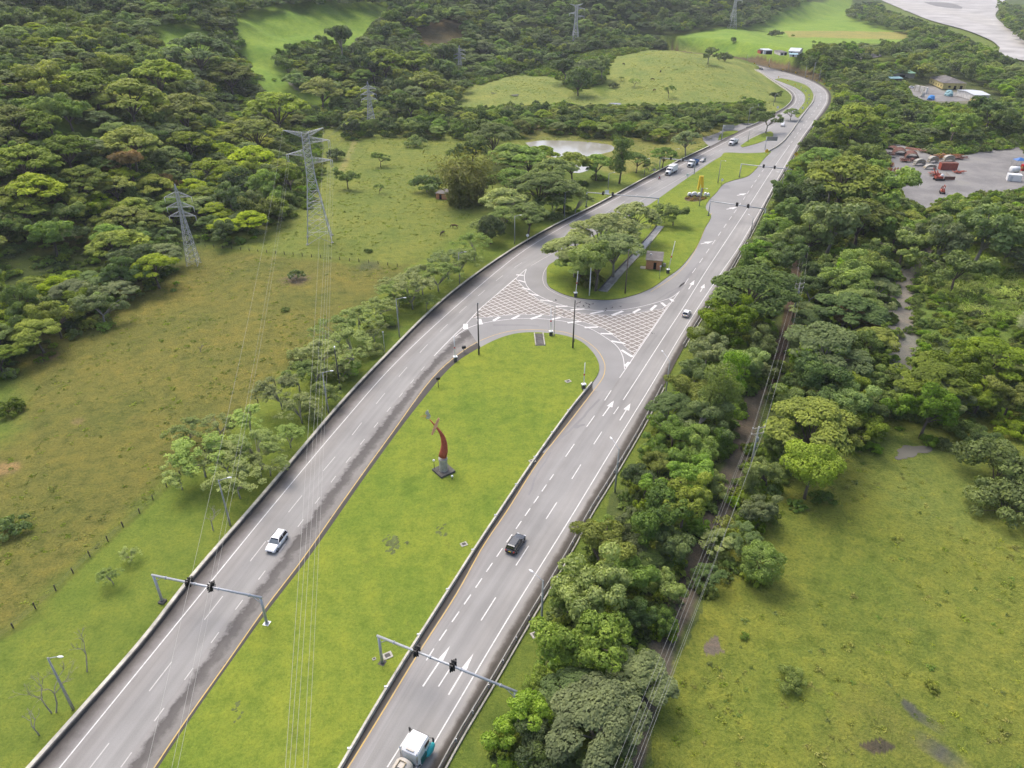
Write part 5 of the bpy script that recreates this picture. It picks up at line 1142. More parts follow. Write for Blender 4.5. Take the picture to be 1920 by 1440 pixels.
# ---- gantries with signal heads
def signal_head(t, x, y, z, yaw):
    h = bpy.data.objects.new('signal_head', None)
    mb = MB(); M_ = Matrix.Rotation(yaw, 4, 'Z')
    for s in (-1, 1):
        mb.box((0, .38*s, .15), (.46, .30, 1.0), 0); mb.box((0, .23*s, .15), (.76, .04, 1.3), 0)
    mb.box((0, 0, .0), (.22, .9, .22)); o = mb.build('signal_head', M['black'], t); o.location = (x, y, z); o.rotation_euler = (0, 0, yaw)
    for s in (-1, 1):
        l = MB()
        for k in range(3): l.tube([(0, .58*s, -.17+.34*k), (0, .80*s, -.19+.34*k)], [.13, .11], 8)
        q = l.build('lens_visor', M['black'], o)
def gantry(b1, b2, tz, sig, label, z0=0.0, brace=True, grp='signal gantries over the road'):
    a, b = np.array(G(*b1)), np.array(G(*b2)) if len(b2) == 2 else np.array(G(b2[0], b2[1], b2[2])); c = (a+b)/2; yaw = math.atan2(b[1]-a[1], b[0]-a[0]); Lg = np.linalg.norm(b-a)
    t = thing('signal_gantry', label, 'gantry', (a[0], a[1], z0), yaw, grp)
    for k, x in enumerate((0, Lg)):
        pm = MB(); pm.tube([(x, 0, -.1), (x, 0, tz)], [.21, .18], 10); pm.build('post', M['steel'], t)
        fm = MB(); fm.box((x, 0, .12), (.9, .9, .35)); fm.tube([(x, 0, .28), (x, 0, .42)], [.33, .3], 8); fm.build('footing', M['darkconc'] if k == 0 else M['steel'], t)
    bm_ = MB(); bm_.tube([(-.25, 0, tz), (Lg+.25, 0, tz)], .17, 10)
    for q in (.12, .4, .62, .9): bm_.tube([(Lg*q-.06, 0, tz), (Lg*q+.06, 0, tz)], .25, 10)
    bm_.build('beam', M['steel'], t)
    if brace:
        for x, s in ((0, 1), (Lg, -1)): br = MB(); br.tube([(x, 0, tz-1.3), (x+1.3*s, 0, tz-.1)], .06, 6); br.build('brace', M['steel'], t)
    d = (b-a)/Lg
    for (px, py) in sig:
        p = np.array(G(px, py, tz)); f = float((p-a)@d); signal_head(t, f, 0, tz, 0)
    return t
gantry((305,1129), (501,1171), 5.5, [(357,1090),(400,1097)], 'grey signal gantry across the left road in the left foreground')
e = G(966,1296,5.5); ex, ey, _ = proj(e[0], e[1], 0); gantry((717,1245), (float(ex), float(ey)), 5.5, [(783,1220),(851,1247)], 'grey signal gantry across the right road above the painted arrows')
gantry((1099,388), (1232,400), 5.6, [(1128,367),(1146,369)], 'signal gantry whose far end vanishes behind the tree by the junction', brace=False)
gantry((1236,320), (1301,327), 5.6, [(1259,297),(1280,301)], 'signal gantry over the left road beside the white box truck', brace=False)
e = G(1484,318,5.8); ex, ey, _ = proj(e[0], e[1], 0); gantry((1386,333), (float(ex), float(ey)), 5.8, [(1432,312),(1452,315)], 'farther signal gantry over the right road above the lawn tip', brace=False)
e = G(1436,392,5.6); ex, ey, _ = proj(e[0], e[1], 0); e2 = G(1332,377,5.6); ex2, ey2, _ = proj(e2[0], e2[1], 0); gantry((float(ex2), float(ey2)), (float(ex), float(ey)), 5.6, [(1382,384),(1403,387)], 'signal gantry over the right road beside the widened lay-by', brace=False)
# ---- street lamps
def lamp(base, top, head, label, mat='pole', z0=0.0, r=.15, h=None):
    x, y = G(base[0], base[1], z0); h = h or solve_h(x, y, z0, top[1], 16)
    hx, hy = G(head[0], head[1], z0+h+.3); v = Vector((hx-x, hy-y)); v = v if .6 < v.length < 4.5 else Vector((v.x, v.y)).normalized()*2.2
    t = thing('street_lamp', label, 'street lamp', (x, y, z0), 0, 'street lamps along the road')
    m1 = MB(); m1.tube([(0,0,-.1),(0,0,h*.5),(0,0,h)], [r*1.25, r, r*.7], 8); m1.build('pole', M[mat], t)
    m2 = MB(); m2.tube([(0,0,h-.15),(v.x*.5,v.y*.5,h+.12),(v.x*.85,v.y*.85,h+.25)], [.06,.05,.045], 6); m2.build('arm', M['steel'], t)
    yaw = math.atan2(v.y, v.x); m3 = MB(); m3.ell((0,0,0), (.42,.17,.10), 10, 6); o = m3.build('lamp_head', M['white'], t); o.location = (v.x, v.y, h+.27); o.rotation_euler = (0, 0, yaw)
    g_ = MB(); g_.ell((0,0,-.06), (.26,.12,.07), 8, 5); g_.build('lens', M['lamp'], o)
    return t
LA = [((137,1329),(89,1233),(113,1231),'street lamp leaning left at the lower left verge beside bare trees','pole'),
 ((432,985),(410,900),(430,895),'street lamp beside the left barrier above the left gantry','pole'),
 ((616,774),(606,698),(622,695),'street lamp on the verge next to the hanging cables','pole'),
 ((638,730),(630,655),(627,650),'dark slim lamp pole among the pale trees left of the road','poledark'),
 ((749,632),(744,560),(759,558),'street lamp between the two clusters of flat topped verge trees','pole'),
 ((862,532),(862,474),(872,472),'street lamp partly behind the pale umbrella trees on the verge','pole'),
 ((965,458),(965,405),(976,403),'street lamp right of the dark round tree on the verge','pole'),
 ((1058,410),(1058,360),(1069,358),'street lamp left of the gantry near the junction trees','pole'),
 ((1140,354),(1141,325),(1152,323),'street lamp on the verge below the pond','pole'),
 ((1208,329),(1208,298),(1217,297),'street lamp left of the diamond sign near the box truck','pole'),
 ((1265,301),(1266,279),(1273,279),'street lamp behind the gantry beside the trucks','pole'),
 ((1015,1186),(1018,1088),(996,1070),'street lamp at the right guardrail reaching over the road from the tree belt','pole'),
 ((1153,923),(1162,841),(1146,821),'street lamp at the right guardrail below the two upper arrows','pole'),
 ((1247,747),(1254,677),(1242,658),'street lamp at the right guardrail level with the lawn tip','pole'),
 ((1105,554),(1107,497),(1103,497),'white lamp pole in front of the drain channel','white'),
 ((1346,343),(1348,301),(1354,300),'pale lamp pole right of the yellow sculpture','pole'),
 ((1311,386),(1312,353),(1318,352),'pale lamp pole standing before the yellow sculpture','pole'),
 ((1465,354),(1467,326),(1458,322),'street lamp at the right edge near the far gantry','pole'),
 ((1407,440),(1414,408),(1404,402),'street lamp at the right edge below the lay-by gantry','pole'),
 ((1402,234),(1406,203),(1412,201),'street lamp before the tree at the stream crossing','pole'),
 ((1450,199),(1452,177),(1458,176),'street lamp on the grass inside the bend','pole'),
 ((1352,263),(1354,237),(1359,236),'street lamp on the grass wedge of the lay-by','pole'),
 ((1402,267),(1403,245),(1408,244),'street lamp on the grass strip right of the dump truck','pole')]
for a in LA: lamp(a[0], a[1], a[2], a[3], a[4], LAWN_Z if (1090 < a[0][0] < 1120 or a[0][0] in (1346, 1311)) else 0.0)
# ---- plain poles
def pole(base, topy, label, mat='poledark', r=.16, cross=False, z0=0.0, extra=None, ter=False):
    if ter: x, y, z0 = TP(*base)
    else: x, y = G(base[0], base[1], z0)
    h = solve_h(x, y, z0, topy, 22); t = thing('utility_pole', label, 'pole', (x, y, z0), 0, 'utility poles')
    m1 = MB(); m1.tube([(0,0,-.2),(0,0,h*.5),(0,0,h)], [r*1.3, r, r*.75], 8); m1.build('shaft', M[mat], t)
    m2 = MB(); m2.box((0,0,h-.25), (.5,.12,.12)); m2.tube([(.2,0,h-.2),(.2,0,h+.1)], .06, 6)
    m2.build('top_fitting', M['steel'], t)
    if extra: m3 = MB(); m3.box((.1,-.2,2.1), (.45,.3,.7)); m3.build('meter_box', M['darkconc'], t)
    return t, (x, y, z0+h)
pole((898,665), 568, 'dark utility pole at the left rim of the middle lawn', extra=1, z0=LAWN_Z)
pole((1074,652), 563, 'dark utility pole at the top of the middle lawn beside the turning arc', extra=1, z0=LAWN_Z)
pole((1172,550), 468, 'wooden utility pole between the drain channel and the brick hut', 'bark', z0=LAWN_Z)
pole((1418,224), 195, 'pale pole beside the fence line inside the bend', 'pole')
for b, tp, lb in [((1400,119),103,'pole at the left end of the brown cut slope'),((1441,124),110,'pole behind the second chevron marker of the bend'),((1477,134),116,'slim pole on the cut slope above the bend'),((1509,144),124,'slim leaning pole on the cut slope near its right end'),((1523,150),117,'tall pale pole at the right end of the cut slope'),((1535,154),131,'pole right of the tall pale one above the bend')]: pole(b, tp, lb, 'pole', .22)
pole((1217,478), 451, 'thin pale mast behind the brick hut', 'pole', .07, z0=LAWN_Z)
# ---- raised boom barriers
def boom(base, tip, label, z0=LAWN_Z):
    x, y = G(base[0], base[1], z0); h = solve_h(x, y, z0, tip[1], 14); tx, ty = G(tip[0], tip[1], z0+h); v = Vector((tx-x, ty-y, h)); t = thing('boom_barrier', label, 'boom barrier', (x, y, z0), 0, 'raised boom barriers')
    m1 = MB(); m1.box((0,0,.55), (.75,.6,1.1), .3); m1.build('cabinet', M['darkconc'], t); c = MB(); c.box((0,0,1.2), (.95,.8,.22), .3); c.build('cap', M['white'], t)
    k = 1/ max(v.length, .1); s = Vector((v.x*.9*k, v.y*.9*k, 1.2)); e = Vector((v.x, v.y, h))
    m2 = MB(); m2.tube([s, e], [.13, .085], 6); a = m2.build('arm', M['white'], t)
    m3 = MB(); p, q = s.lerp(e, .42), s.lerp(e, .48); m3.tube([p, q], .17, 6); m3.build('red_plate', M['redtxt'], a)
boom((1252,512), (1266,452), 'raised white boom barrier right of the brick hut')
boom((1094,729), (1097,680), 'raised white boom barrier at the right tip of the middle lawn')
boom((854,677), (851,631), 'raised white boom barrier at the left rim of the middle lawn')
boom((1033,629), (1033,578), 'raised white boom barrier at the arc top beside the outfall')
boom((1079,556), (1084,508), 'raised white boom barrier at the rim of the junction lawn')
p = G(1039,629,LAWN_Z); t = thing('marker_post', 'pale thin post right of the boom barrier at the arc top', 'post', (p[0], p[1], LAWN_Z)); m1 = MB(); m1.tube([(0,0,0),(0,0,solve_h(p[0],p[1],LAWN_Z,573,10))], .07, 6); m1.build('shaft', M['pole'], t); m2 = MB(); m2.box((0,0,.2),(.3,.3,.4)); m2.build('foot', M['concrete'], t)
# ---- camera boxes
for b, lb, h in [((822,726),'black camera box on a post at the left rim of the lawn',2.0),((870,660),'small black box on a post below the left boom barrier',1.0),((845,822),'',0),((848,898),'small white floodlight in the grass beside the sculpture slab',.35),((819,850),'',0)]:
    if not h: continue
    p = G(b[0], b[1], LAWN_Z); t = thing('floodlight' if h < .5 else 'camera_post', lb, 'floodlight' if h < .5 else 'camera post', (p[0], p[1], LAWN_Z))
    m1 = MB(); m1.tube([(0,0,0),(0,0,h)], .08, 6); m1.build('post', M['poledark'], t); m2 = MB(); m2.box((0,0,h+.3), (.9 if h > .5 else .35,.5 if h > .5 else .3,.6 if h > .5 else .25), .3); m2.build('housing', M['black'] if h > .5 else M['white'], t)
# ---- signs
def sign(base, facey, kind, label, mat, z0=0.0, size=.8, grp=None, name='road_sign'):
    x, y = G(base[0], base[1], z0); h = max(1.2, solve_h(x, y, z0, facey, 6)); t = thing(name, label, 'road sign', (x, y, z0), 0, grp)
    m1 = MB(); m1.tube([(0,0,0),(0,0,h+size*.4)], .06, 6); m1.build('post', M['steel'], t); m2 = MB(); s = size/2
    if kind == 'diamond': m2.prism([(0,-s*1.25),(s*1.25,0),(0,s*1.25),(-s*1.25,0)], -.09, -.06)
    elif kind == 'round': m2.prism([(s*math.cos(k*math.pi/8), s*math.sin(k*math.pi/8)) for k in range(16)], -.09, -.06)
    elif kind == 'box': m2.prism([(-s,-s),(s,-s),(s,s),(-s,s)], -.09, -.06)
    elif kind == 'chev': m2.prism([(-s*.8,-s),(s*.8,-s),(s*.8,s),(-s*.8,s)], -.09, -.06)
    o = m2.build('face', mat, t); o.location = (0, 0, h); 
    if kind == 'chev':
        m3 = MB(); m3.prism([(-.3*s,-.6*s),(.05*s,-.6*s),(.5*s,0),(.05*s,.6*s),(-.3*s,.6*s),(.12*s,0)], -.10, -.095); m3.build('arrow_mark', M['black'], o)
    if kind == 'diamond' and mat is M['signyellow']:
        m3 = MB(); m3.prism([(-.12*s,-.5*s),(.12*s,-.5*s),(.12*s,.1*s),(.35*s,.1*s),(0,.6*s),(-.35*s,.1*s),(-.12*s,.1*s)], -.10, -.095); m3.build('symbol', M['black'], o)
    return t
sign((1436,293),283,'diamond','orange yellow diamond warning sign at the left edge before the bend',M['signyellow'],0,1.7)
sign((1491,298),289,'diamond','orange yellow diamond warning sign at the right edge by the trees',M['signyellow'],0,1.7)
sign((1226,328),318,'diamond','white diamond sign on the verge left of the box truck',M['white'],0,1.3)
sign((1288,337),328,'diamond','white diamond sign on the kerb left of the yellow sculpture',M['white'],.1,1.3)
sign((1353,346),337,'round','white round sign at the corner of the widened lay-by',M['white'],LAWN_Z,1.1)
sign((1456,359),351,'round','white round sign at the right road edge below the far gantry',M['white'],0,1.2)
sign((989,456),441,'round','white round sign on the verge right of the dark round tree',M['white'],0,1.0)
sign((1137,373),360,'box','white square sign panel beside the gantry by the junction trees',M['white'],0,1.6)
sign((722,664),620,'box','pale slim marker sign on the verge at the barrier',M['white'],0,.35)
sign((1236,522),499,'box','slim white notice post at the corner of the brick hut',M['white'],LAWN_Z,.5)
sign((1504,208),202,'box','white panel in the median of the bend',M['white'],RZ,1.3)
sign((1457,208),201,'box','white panel on the grass inside the bend',M['white'],0,1.3)
CHV = [((1414,123.5),'at the far start of the bend'),((1442,129),'second from the far end, below a pole'),((1467,135),'third from the far end of the outer row'),((1491,140.5),'fourth from the far end of the outer row'),((1512,148),'fifth from the far end of the outer row'),((1530,155),'sixth, just right of the tall pale pole'),((1545,161.5),'seventh of the outer row by the trees'),((1556,171),'eighth of the outer row by the trees'),((1563,187),'ninth, nearly the last of the outer row'),((1560,196),'nearest one of the outer row')]
for (b, lb) in CHV: sign(b, b[1]-4.5, 'chev', 'yellow curve marker sign '+lb, M['signyellow'], RZ, 1.15, 'curve marker signs on the outside of the bend', 'chevron_sign')
for (b, lb) in [((1459,148.5),'farthest'),((1476,155),'second farthest'),((1490,162),'third farthest'),((1501,168),'fourth farthest'),((1510,174),'fifth farthest'),((1516,182),'sixth farthest'),((1516,189),'second nearest'),((1513,197),'nearest')]: sign(b, b[1]-4, 'chev', lb+' pale curve marker sign in the grassy median of the bend', M['white'] if b[1] > 165 else M['signyellow'], LAWN_Z, .95, 'curve marker signs in the median', 'chevron_sign')
def dirsign(b, sx0, sx1, sy0, sy1, label):
    x, y = G(*b); h1 = solve_h(x, y, 0, sy0, 12); h0 = solve_h(x, y, 0, sy1, 12); dist = math.sqrt(x*x+y*y+CH*CH); w_ = (sx1-sx0)/FPX*dist
    t = thing('direction_sign', label, 'direction sign', (x, y, 0)); m1 = MB(); m1.tube([(0,0,0),(0,0,h1)], .18, 8); m1.build('post', M['steel'], t); m2 = MB(); m2.box((w_/2,-.1,(h0+h1)/2), (w_,.08,h1-h0)); m2.build('panel', M['carsilver'], t)
    m3 = MB()
    for k in range(3): m3.box((w_/2,-.01,h0+(h1-h0)*(k+.5)/3), (w_,.08,.08))
    m3.build('stiffener', M['steel'], t)
dirsign((1434,281), 1437, 1455, 256, 264, 'back of a grey blue direction sign on a single post between the roads')
dirsign((1353,262), 1354, 1372, 234, 242, 'back of a grey direction sign over the lay-by entrance')
# ---- brick hut
c = [GV(1205.7,486.5,3.0+LAWN_Z), GV(1238,490,3.0+LAWN_Z), GV(1250,472.6,3.0+LAWN_Z), GV(1217.5,471,3.0+LAWN_Z)]
ctr_ = sum(c, Vector())/4; wv = ((c[1]-c[0])+(c[2]-c[3]))/2; dv_ = ((c[3]-c[0])+(c[2]-c[1]))/2; yaw = math.atan2(wv.y, wv.x); Wd = wv.length; n_ = Vector((-math.sin(yaw), math.cos(yaw), 0)); Dp = max(3.2, abs(dv_.dot(n_)))
t = thing('brick_hut', 'small orange brick hut with flat grey roof and dark doorway on the junction lawn', 'hut', (ctr_.x, ctr_.y, LAWN_Z), yaw)
w0, d0 = Wd-.7, Dp-.7; x1 = w0*.08; dw = .85
mb = MB(); th = .15
mb.box((-w0/4+x1/2-dw/4, -d0/2, 1.45), (w0/2+x1-dw/2, th, 2.9)); mb.box(((x1+dw/2+w0/2)/2, -d0/2, 1.45), (w0/2-x1-dw/2, th, 2.9)); mb.box((x1, -d0/2, 2.6), (dw, th-.006, .6))
mb.box((-w0/2+th/2, .0, 1.45), (th, d0-th-.01, 2.9)); mb.box((w0/2-th/2, .0, 1.45), (th, d0-th-.01, 2.9)); mb.box((0, d0/2, 1.45), (w0, th, 2.9)); mb.build('wall', M['brick'], t)
mb = MB(); mb.box((0, -d0/2+.35, 1.15), (w0-.4, .02, 2.25)); mb.build('interior_shade_sheet', M['openshade'], t)  # black sheet behind the doorway stands in for the shade inside
mb = MB(); mb.box((0, 0, 3.0), (Wd, Dp, .16)); mb.build('roof', M['roofgrey'], t); mb = MB(); mb.box((0, -Dp/2-.03, 2.98), (Wd, .05, .2)); mb.build('fascia', M['tan'], t)
mb = MB(); mb.tube([(0,0,0),(0,0,.35)], .05, 6); mb.ell((0,0,.5), (.32,.2,.28), 10, 6); o = mb.build('roof_light', M['white'], t); o.location = (-Wd*.22, -Dp*.05, 3.08)
mb = MB(); mb.box((-w0/2-.9, -d0/2+.9, .04), (1.6, 2.0, .1)); mb.box((w0/2+.9, -.3, .5), (.8, .8, .9)); mb.build('side_slab', M['concrete'], t)
# ---- red bent sculpture
p = G(832,884,LAWN_Z); t = thing('red_sculpture', 'tall bent red horn sculpture on a grey fluted pedestal in the middle lawn', 'sculpture', (p[0], p[1], LAWN_Z))
mb = MB(); mb.box((0,0,.2), (3.1,3.1,.42), R(38)); mb.build('slab', M['darkconc'], t)
mb = MB(); n8 = 16
ring = lambda z, s: [((s+(.05 if k % 2 else 0))*math.cos(2*math.pi*k/n8), (s+(.05 if k % 2 else 0))*math.sin(2*math.pi*k/n8), z) for k in range(n8)]
mb.loft([ring(.4,.78), ring(2.6,.72), ring(2.75,.82), ring(3.05,.82)], 0, True, False); mb.build('pedestal', M['concrete'], t)
zt = solve_h(p[0], p[1], LAWN_Z, 785, 16)
def at_px(px, py):   # point in the upright plane through the sculpture
    d = ray(px, py); k = p[1]/d[1]; return Vector((d[0]*k-p[0], 0, CH+d[2]*k-LAWN_Z))
hp = [at_px(*q) for q in [(830,855),(832.5,845),(833,832),(830.5,820),(826,811),(820,803),(813,795),(806,787)]]
mb = MB(); mb.tube(hp, [.80,.74,.56,.42,.28,.18,.13,.10], 10); mb.build('horn', M['red'], t)
mb = MB(); a, b = at_px(823,783), at_px(810,814); dr_ = (b-a); n2 = Vector((-dr_.z, 0, dr_.x)).normalized()*.26; N_ = 7; top_, bot_ = [], []
for k in range(N_+1):
    q = a.lerp(b, k/N_); w_ = .55+.45*math.sin(math.pi*k/N_); top_.append(q+n2*w_*(1+.25*(k % 2))); bot_.append(q-n2*w_)
mb.prism([(v.x, v.z) for v in top_+bot_[::-1]], -.22, -.12); mb.build('leaf_blade', M['peach'], t)
mb = MB(); lp = [at_px(*q) for q in [(803,767),(799,770),(797,774),(801,777),(799,783),(804,785),(808,780),(806,775),(804,772)]]; mb.prism([(v.x, v.z) for v in lp], -.25, -.17); mb.build('petal', M['silverleaf'], t)
mb = MB(); q = [at_px(*a) for a in [(801,780),(795,779),(790,781),(788,782)]]; mb.tube(q, [.05,.04,.035,.02], 5); q = [at_px(*a) for a in [(801,781),(796,782),(792,785)]]; mb.tube(q, [.05,.04,.02], 5); mb.build('tendril', M['red'], t)
pq = G(818,851,LAWN_Z+1.5)
t = thing('floodlight', 'white round floodlight on a short stand left of the sculpture pedestal', 'floodlight', (p[0]-1.75, p[1]+.4, LAWN_Z)); mb = MB(); mb.tube([(0,0,0),(0,0,2.1)], .06, 6); mb.build('stand', M['poledark'], t); mb = MB(); mb.ell((0,0,2.25), (.24,.2,.24), 10, 6); mb.build('lamp', M['white'], t)
# ---- yellow sculpture with white letters-like seats and a flower bed
p = G(1314,368,LAWN_Z); p = Vector((p[0], p[1], LAWN_Z)); t = thing('yellow_sculpture', 'yellow twin blade monument with white curved bases on the junction lawn', 'sculpture', p)
def yp(px, py, dy=0): d = ray(px, py); k = (p.y+dy)/d[1]; return Vector((d[0]*k-p.x, dy, CH+d[2]*k-LAWN_Z))
for nm, pts_ in (('blade', [(1307.5,354),(1312,330),(1314.5,330),(1313.5,344),(1309.5,358)]), ('blade', [(1315,330),(1319.3,330),(1319,361),(1316.5,361),(1314.8,346)])):
    q = [yp(*a) for a in pts_]; mb = MB(); mb.prism([(v.x, v.z) for v in q], -.35, .35); mb.build(nm, M['yellow'], t)
mb = MB(); a = yp(1313.5,366); mb.box((a.x, -.6, 1.7), (.9,.7,3.6), 0, 0, .6); mb.build('centre_pillar', M['carsilver'], t)
def arch(px0, px1, pyb, h, lb):
    a, b = yp(px0, pyb), yp(px1, pyb); x0, x1_ = a.x, b.x; mb = MB(); n = 8; P = []; Q = []
    for k in range(n+1):
        u = k/n; P.append((x0+(x1_-x0)*u, h*(1-.35*(2*u-1)**4))); Q.append((x0+(x1_-x0)*u, h*.45*(1-(2*u-1)**2)+.02 if 0 < k < n else .02))
    mb.prism(P+Q[::-1], -.5, .5); mb.build('white_base', M['white'], t)
arch(1289.5,1296.5,366,1.5,''); arch(1296.8,1307,366,1.7,''); arch(1308,1314,367,1.4,''); arch(1319.5,1325,368,1.5,''); arch(1325.3,1330,367.5,1.3,'')
fb = [(1283,371),(1295,365),(1312,368),(1322,372),(1316,376),(1300,378),(1286,376)]
fbo = sheet('flower_bed', smooth(gl(fb+[fb[0]], LAWN_Z), 1)[:-1], LAWN_Z+.006, simple('bed_soil', (.12,.08,.05), .9), None, None); fbo['kind'] = 'structure'
x_, y_, r_ = [], [], np.random.default_rng(4); Pf = np.array(gl(fb, LAWN_Z)); bb = Pf.min(0), Pf.max(0)
cc = []
while len(cc) < 26:
    q = (r_.uniform(bb[0][0], bb[1][0]), r_.uniform(bb[0][1], bb[1][1]))
    if pip(np.array([q[0]]), np.array([q[1]]), [tuple(a) for a in Pf])[0]: cc.append(q)
t2 = None
fl_root = thing('flower_clump', 'low russet flower bushes in the bed before the yellow monument', 'flowers', (0,0,0)); fr = None
for q in cc:
    o = bpy.data.objects.new('bush', crown_mesh('bush', 1+int(q[0]*7) % 3, 2, 'brown' if r_.uniform() < .7 else 'olive')); COL.objects.link(o); o.parent = fl_root; o.location = (q[0], q[1], LAWN_Z); o.scale = (.75,.75,.7)
# ---- vehicles
def wheel(mb_t, mb_r, x, y, r, w, sgn):
    mb_t.tube([(x, y-w/2, r), (x, y+w/2, r)], r, 14); mb_r.tube([(x, y+sgn*(w/2+.005), r), (x, y+sgn*(w/2+.02), r)], r*.6, 10)
def wheels(t, xs, hw, r, w=.24, name='wheel'):
    for x in xs:
        for s in (-1, 1):
            a = MB(); b = MB(); wheel(a, b, x, s*(hw-w/2), r, w, s); o = a.build(name, M['tyre'], t); b.build('rim', M['rim'], o)
def car(label, loc, yaw, paint, kind='suv', grp='vehicles on the highway', name='parked_car'):
    "x forward, front at +x"
    t = thing({'suv':'suv','hatch':'hatchback','sedan':'sedan_car'}[kind], label, 'car', loc, yaw, grp)
    Ln, Wd, H = {'suv': (4.55,1.86,1.68), 'hatch': (4.0,1.72,1.5), 'sedan': (4.5,1.75,1.45)}[kind]; h = Wd/2; bl = Ln/2
    def sec(x, zb, zt, w, rnd=.12): return [(x, -w, zb), (x, w, zb), (x, w*1.0, zb+(zt-zb)*.55), (x, w*.94, zt-rnd*.4), (x, w*.8, zt), (x, -w*.8, zt), (x, -w*.94, zt-rnd*.4), (x, -w*1.0, zb+(zt-zb)*.55)]
    belt = H*.60
    mb = MB(); mb.loft([sec(-bl,.45,belt*.82,h*.84), sec(-bl+.12,.32,belt*.98,h*.95), sec(-bl*.6,.26,belt,h), sec(0,.26,belt,h), sec(bl*.45,.26,belt*.98,h), sec(bl*.82,.28,belt*.88,h*.96), sec(bl-.1,.34,belt*.74,h*.88), sec(bl,.42,belt*.62,h*.76)], 0, True, True); body = mb.build('body', paint, t)
    # cabin glass and roof
    xr0, xr1 = (-bl+.16, bl*.40); rr0, rr1 = {'suv': (-bl+.42, bl*.10), 'hatch': (-bl+.55, bl*.08), 'sedan': (-bl+1.25, bl*.05)}[kind]; xr0 = {'sedan': -bl+.75}.get(kind, xr0)
    def gsec(x, z, w): return [(x, -w, z), (x, w, z)]
    b0 = belt-.02; g = MB(); wb, wt = h*.90, h*.74; zt = H-.05
    V_ = [(xr0,-wb,b0),(xr0,wb,b0),(xr1,wb,b0),(xr1,-wb,b0),(rr0,-wt,zt),(rr0,wt,zt),(rr1,wt,zt),(rr1,-wt,zt)]
    g.add(V_, [(0,1,5,4),(3,7,6,2),(1,2,6,5),(0,4,7,3),(4,5,6,7)]); g.build('windows', M['glass'] if paint is not M['carwhite'] or kind != 'suv' else M['glass'], t)
    ws = MB(); e = .012; ws.add([(xr1+e,-wb*.93,b0+.05),(xr1+e,wb*.93,b0+.05),(rr1+e,wt*.95,zt-.03),(rr1+e,-wt*.95,zt-.03)], [(0,1,2,3)]); ws.build('windscreen', M['glasslit'], t)
    rf = MB(); rf.loft([[(rr0-.06,-wt-.02,zt),(rr0-.06,wt+.02,zt),(rr0-.02,wt*.9,zt+.04),(rr0-.02,-wt*.9,zt+.04)],[(rr0+.2,-wt-.02,zt),(rr0+.2,wt+.02,zt),(rr0+.2,wt*.86,zt+.075),(rr0+.2,-wt*.86,zt+.075)],[(rr1-.1,-wt-.02,zt),(rr1-.1,wt+.02,zt),(rr1-.1,wt*.86,zt+.07),(rr1-.1,-wt*.86,zt+.07)],[(rr1+.06,-wt-.01,zt-.01),(rr1+.06,wt+.01,zt-.01),(rr1+.03,wt*.9,zt+.03),(rr1+.03,-wt*.9,zt+.03)]], 0, True, False)
    rf.build('roof', paint, t)
    pl_ = MB()
    for s in (-1, 1):
        for (xa, xb) in ((xr1, rr1), (xr0, rr0)): pl_.tube([(xa, s*wb, b0), (xb, s*wt, zt)], .05, 4)
        xm = (rr0+rr1)/2; pl_.tube([(xm, s*wb, b0), (xm, s*wt, zt)], .045, 4)
    pl_.build('pillar', paint, t)
    if kind == 'suv':
        for s in (-1, 1): r_ = MB(); r_.tube([(rr0+.1, s*wt*.92, zt+.12), (rr1-.2, s*wt*.92, zt+.12)], .03, 5); r_.build('roof_rail', M['black'], t)
    wheels(t, (-bl+.82, bl-.86), h+.01, .35, .23)
    for s in (-1, 1):
        m = MB(); m.box((xr1-.25, s*(h+.09), belt+.08), (.16,.2,.14)); m.build('mirror', paint, t)
        m = MB(); m.box((bl-.10, s*h*.62, belt*.68), (.16,.36,.14)); m.build('headlight', M['lamp'], t)
        m = MB(); m.box((-bl+.04, s*h*.74, belt*.80), (.1,.22,.26)); m.build('tail_light', M['lens'], t)
    m = MB(); m.box((bl-.01, 0, .50), (.04, h*1.0, .16)); m.build('grille', M['black'], t)
    m = MB(); m.box((-bl-.01, 0, .78), (.03,.42,.17)); m.build('number_plate', M['plate'], t)
    m = MB(); m.box((-bl+.02, 0, .48), (.1, h*1.5, .22)); m.build('bumper', M['black'] if paint is not M['carwhite'] else M['carsilver'], t)
    return t
def onroad(px, py): x, y = G(px, py, RZ); return (x, y, RZ+.005)
car('white crossover driving towards the viewer on the left road', onroad(520,1021), road_yaw(LC, 520, 1015)+math.pi, M['carwhite'], 'suv')
car('dark grey crossover driving away on the near right road', onroad(967,1024), road_yaw(RC, 967, 1020), M['cargrey'], 'suv')
car('white hatchback driving away beside the cross-hatched gore', onroad(1287,591), road_yaw(RC, 1287, 590), M['carwhite'], 'hatch')
car('small silver car behind the blue truck on the left road', onroad(1317,303), road_yaw(LR, 1317, 302)+math.pi, M['carsilver'], 'hatch')
car('dark vehicle at the far end of the road bend', onroad(1427,131), road_yaw(RC, 1440, 133)+math.pi, M['cargrey'], 'suv')
def box_at(mb, x0, x1_, y0, y1, z0, z1, mi=0, tp=1): mb.box(((x0+x1_)/2, (y0+y1)/2, (z0+z1)/2), (x1_-x0, y1-y0, z1-z0), 0, mi, tp)
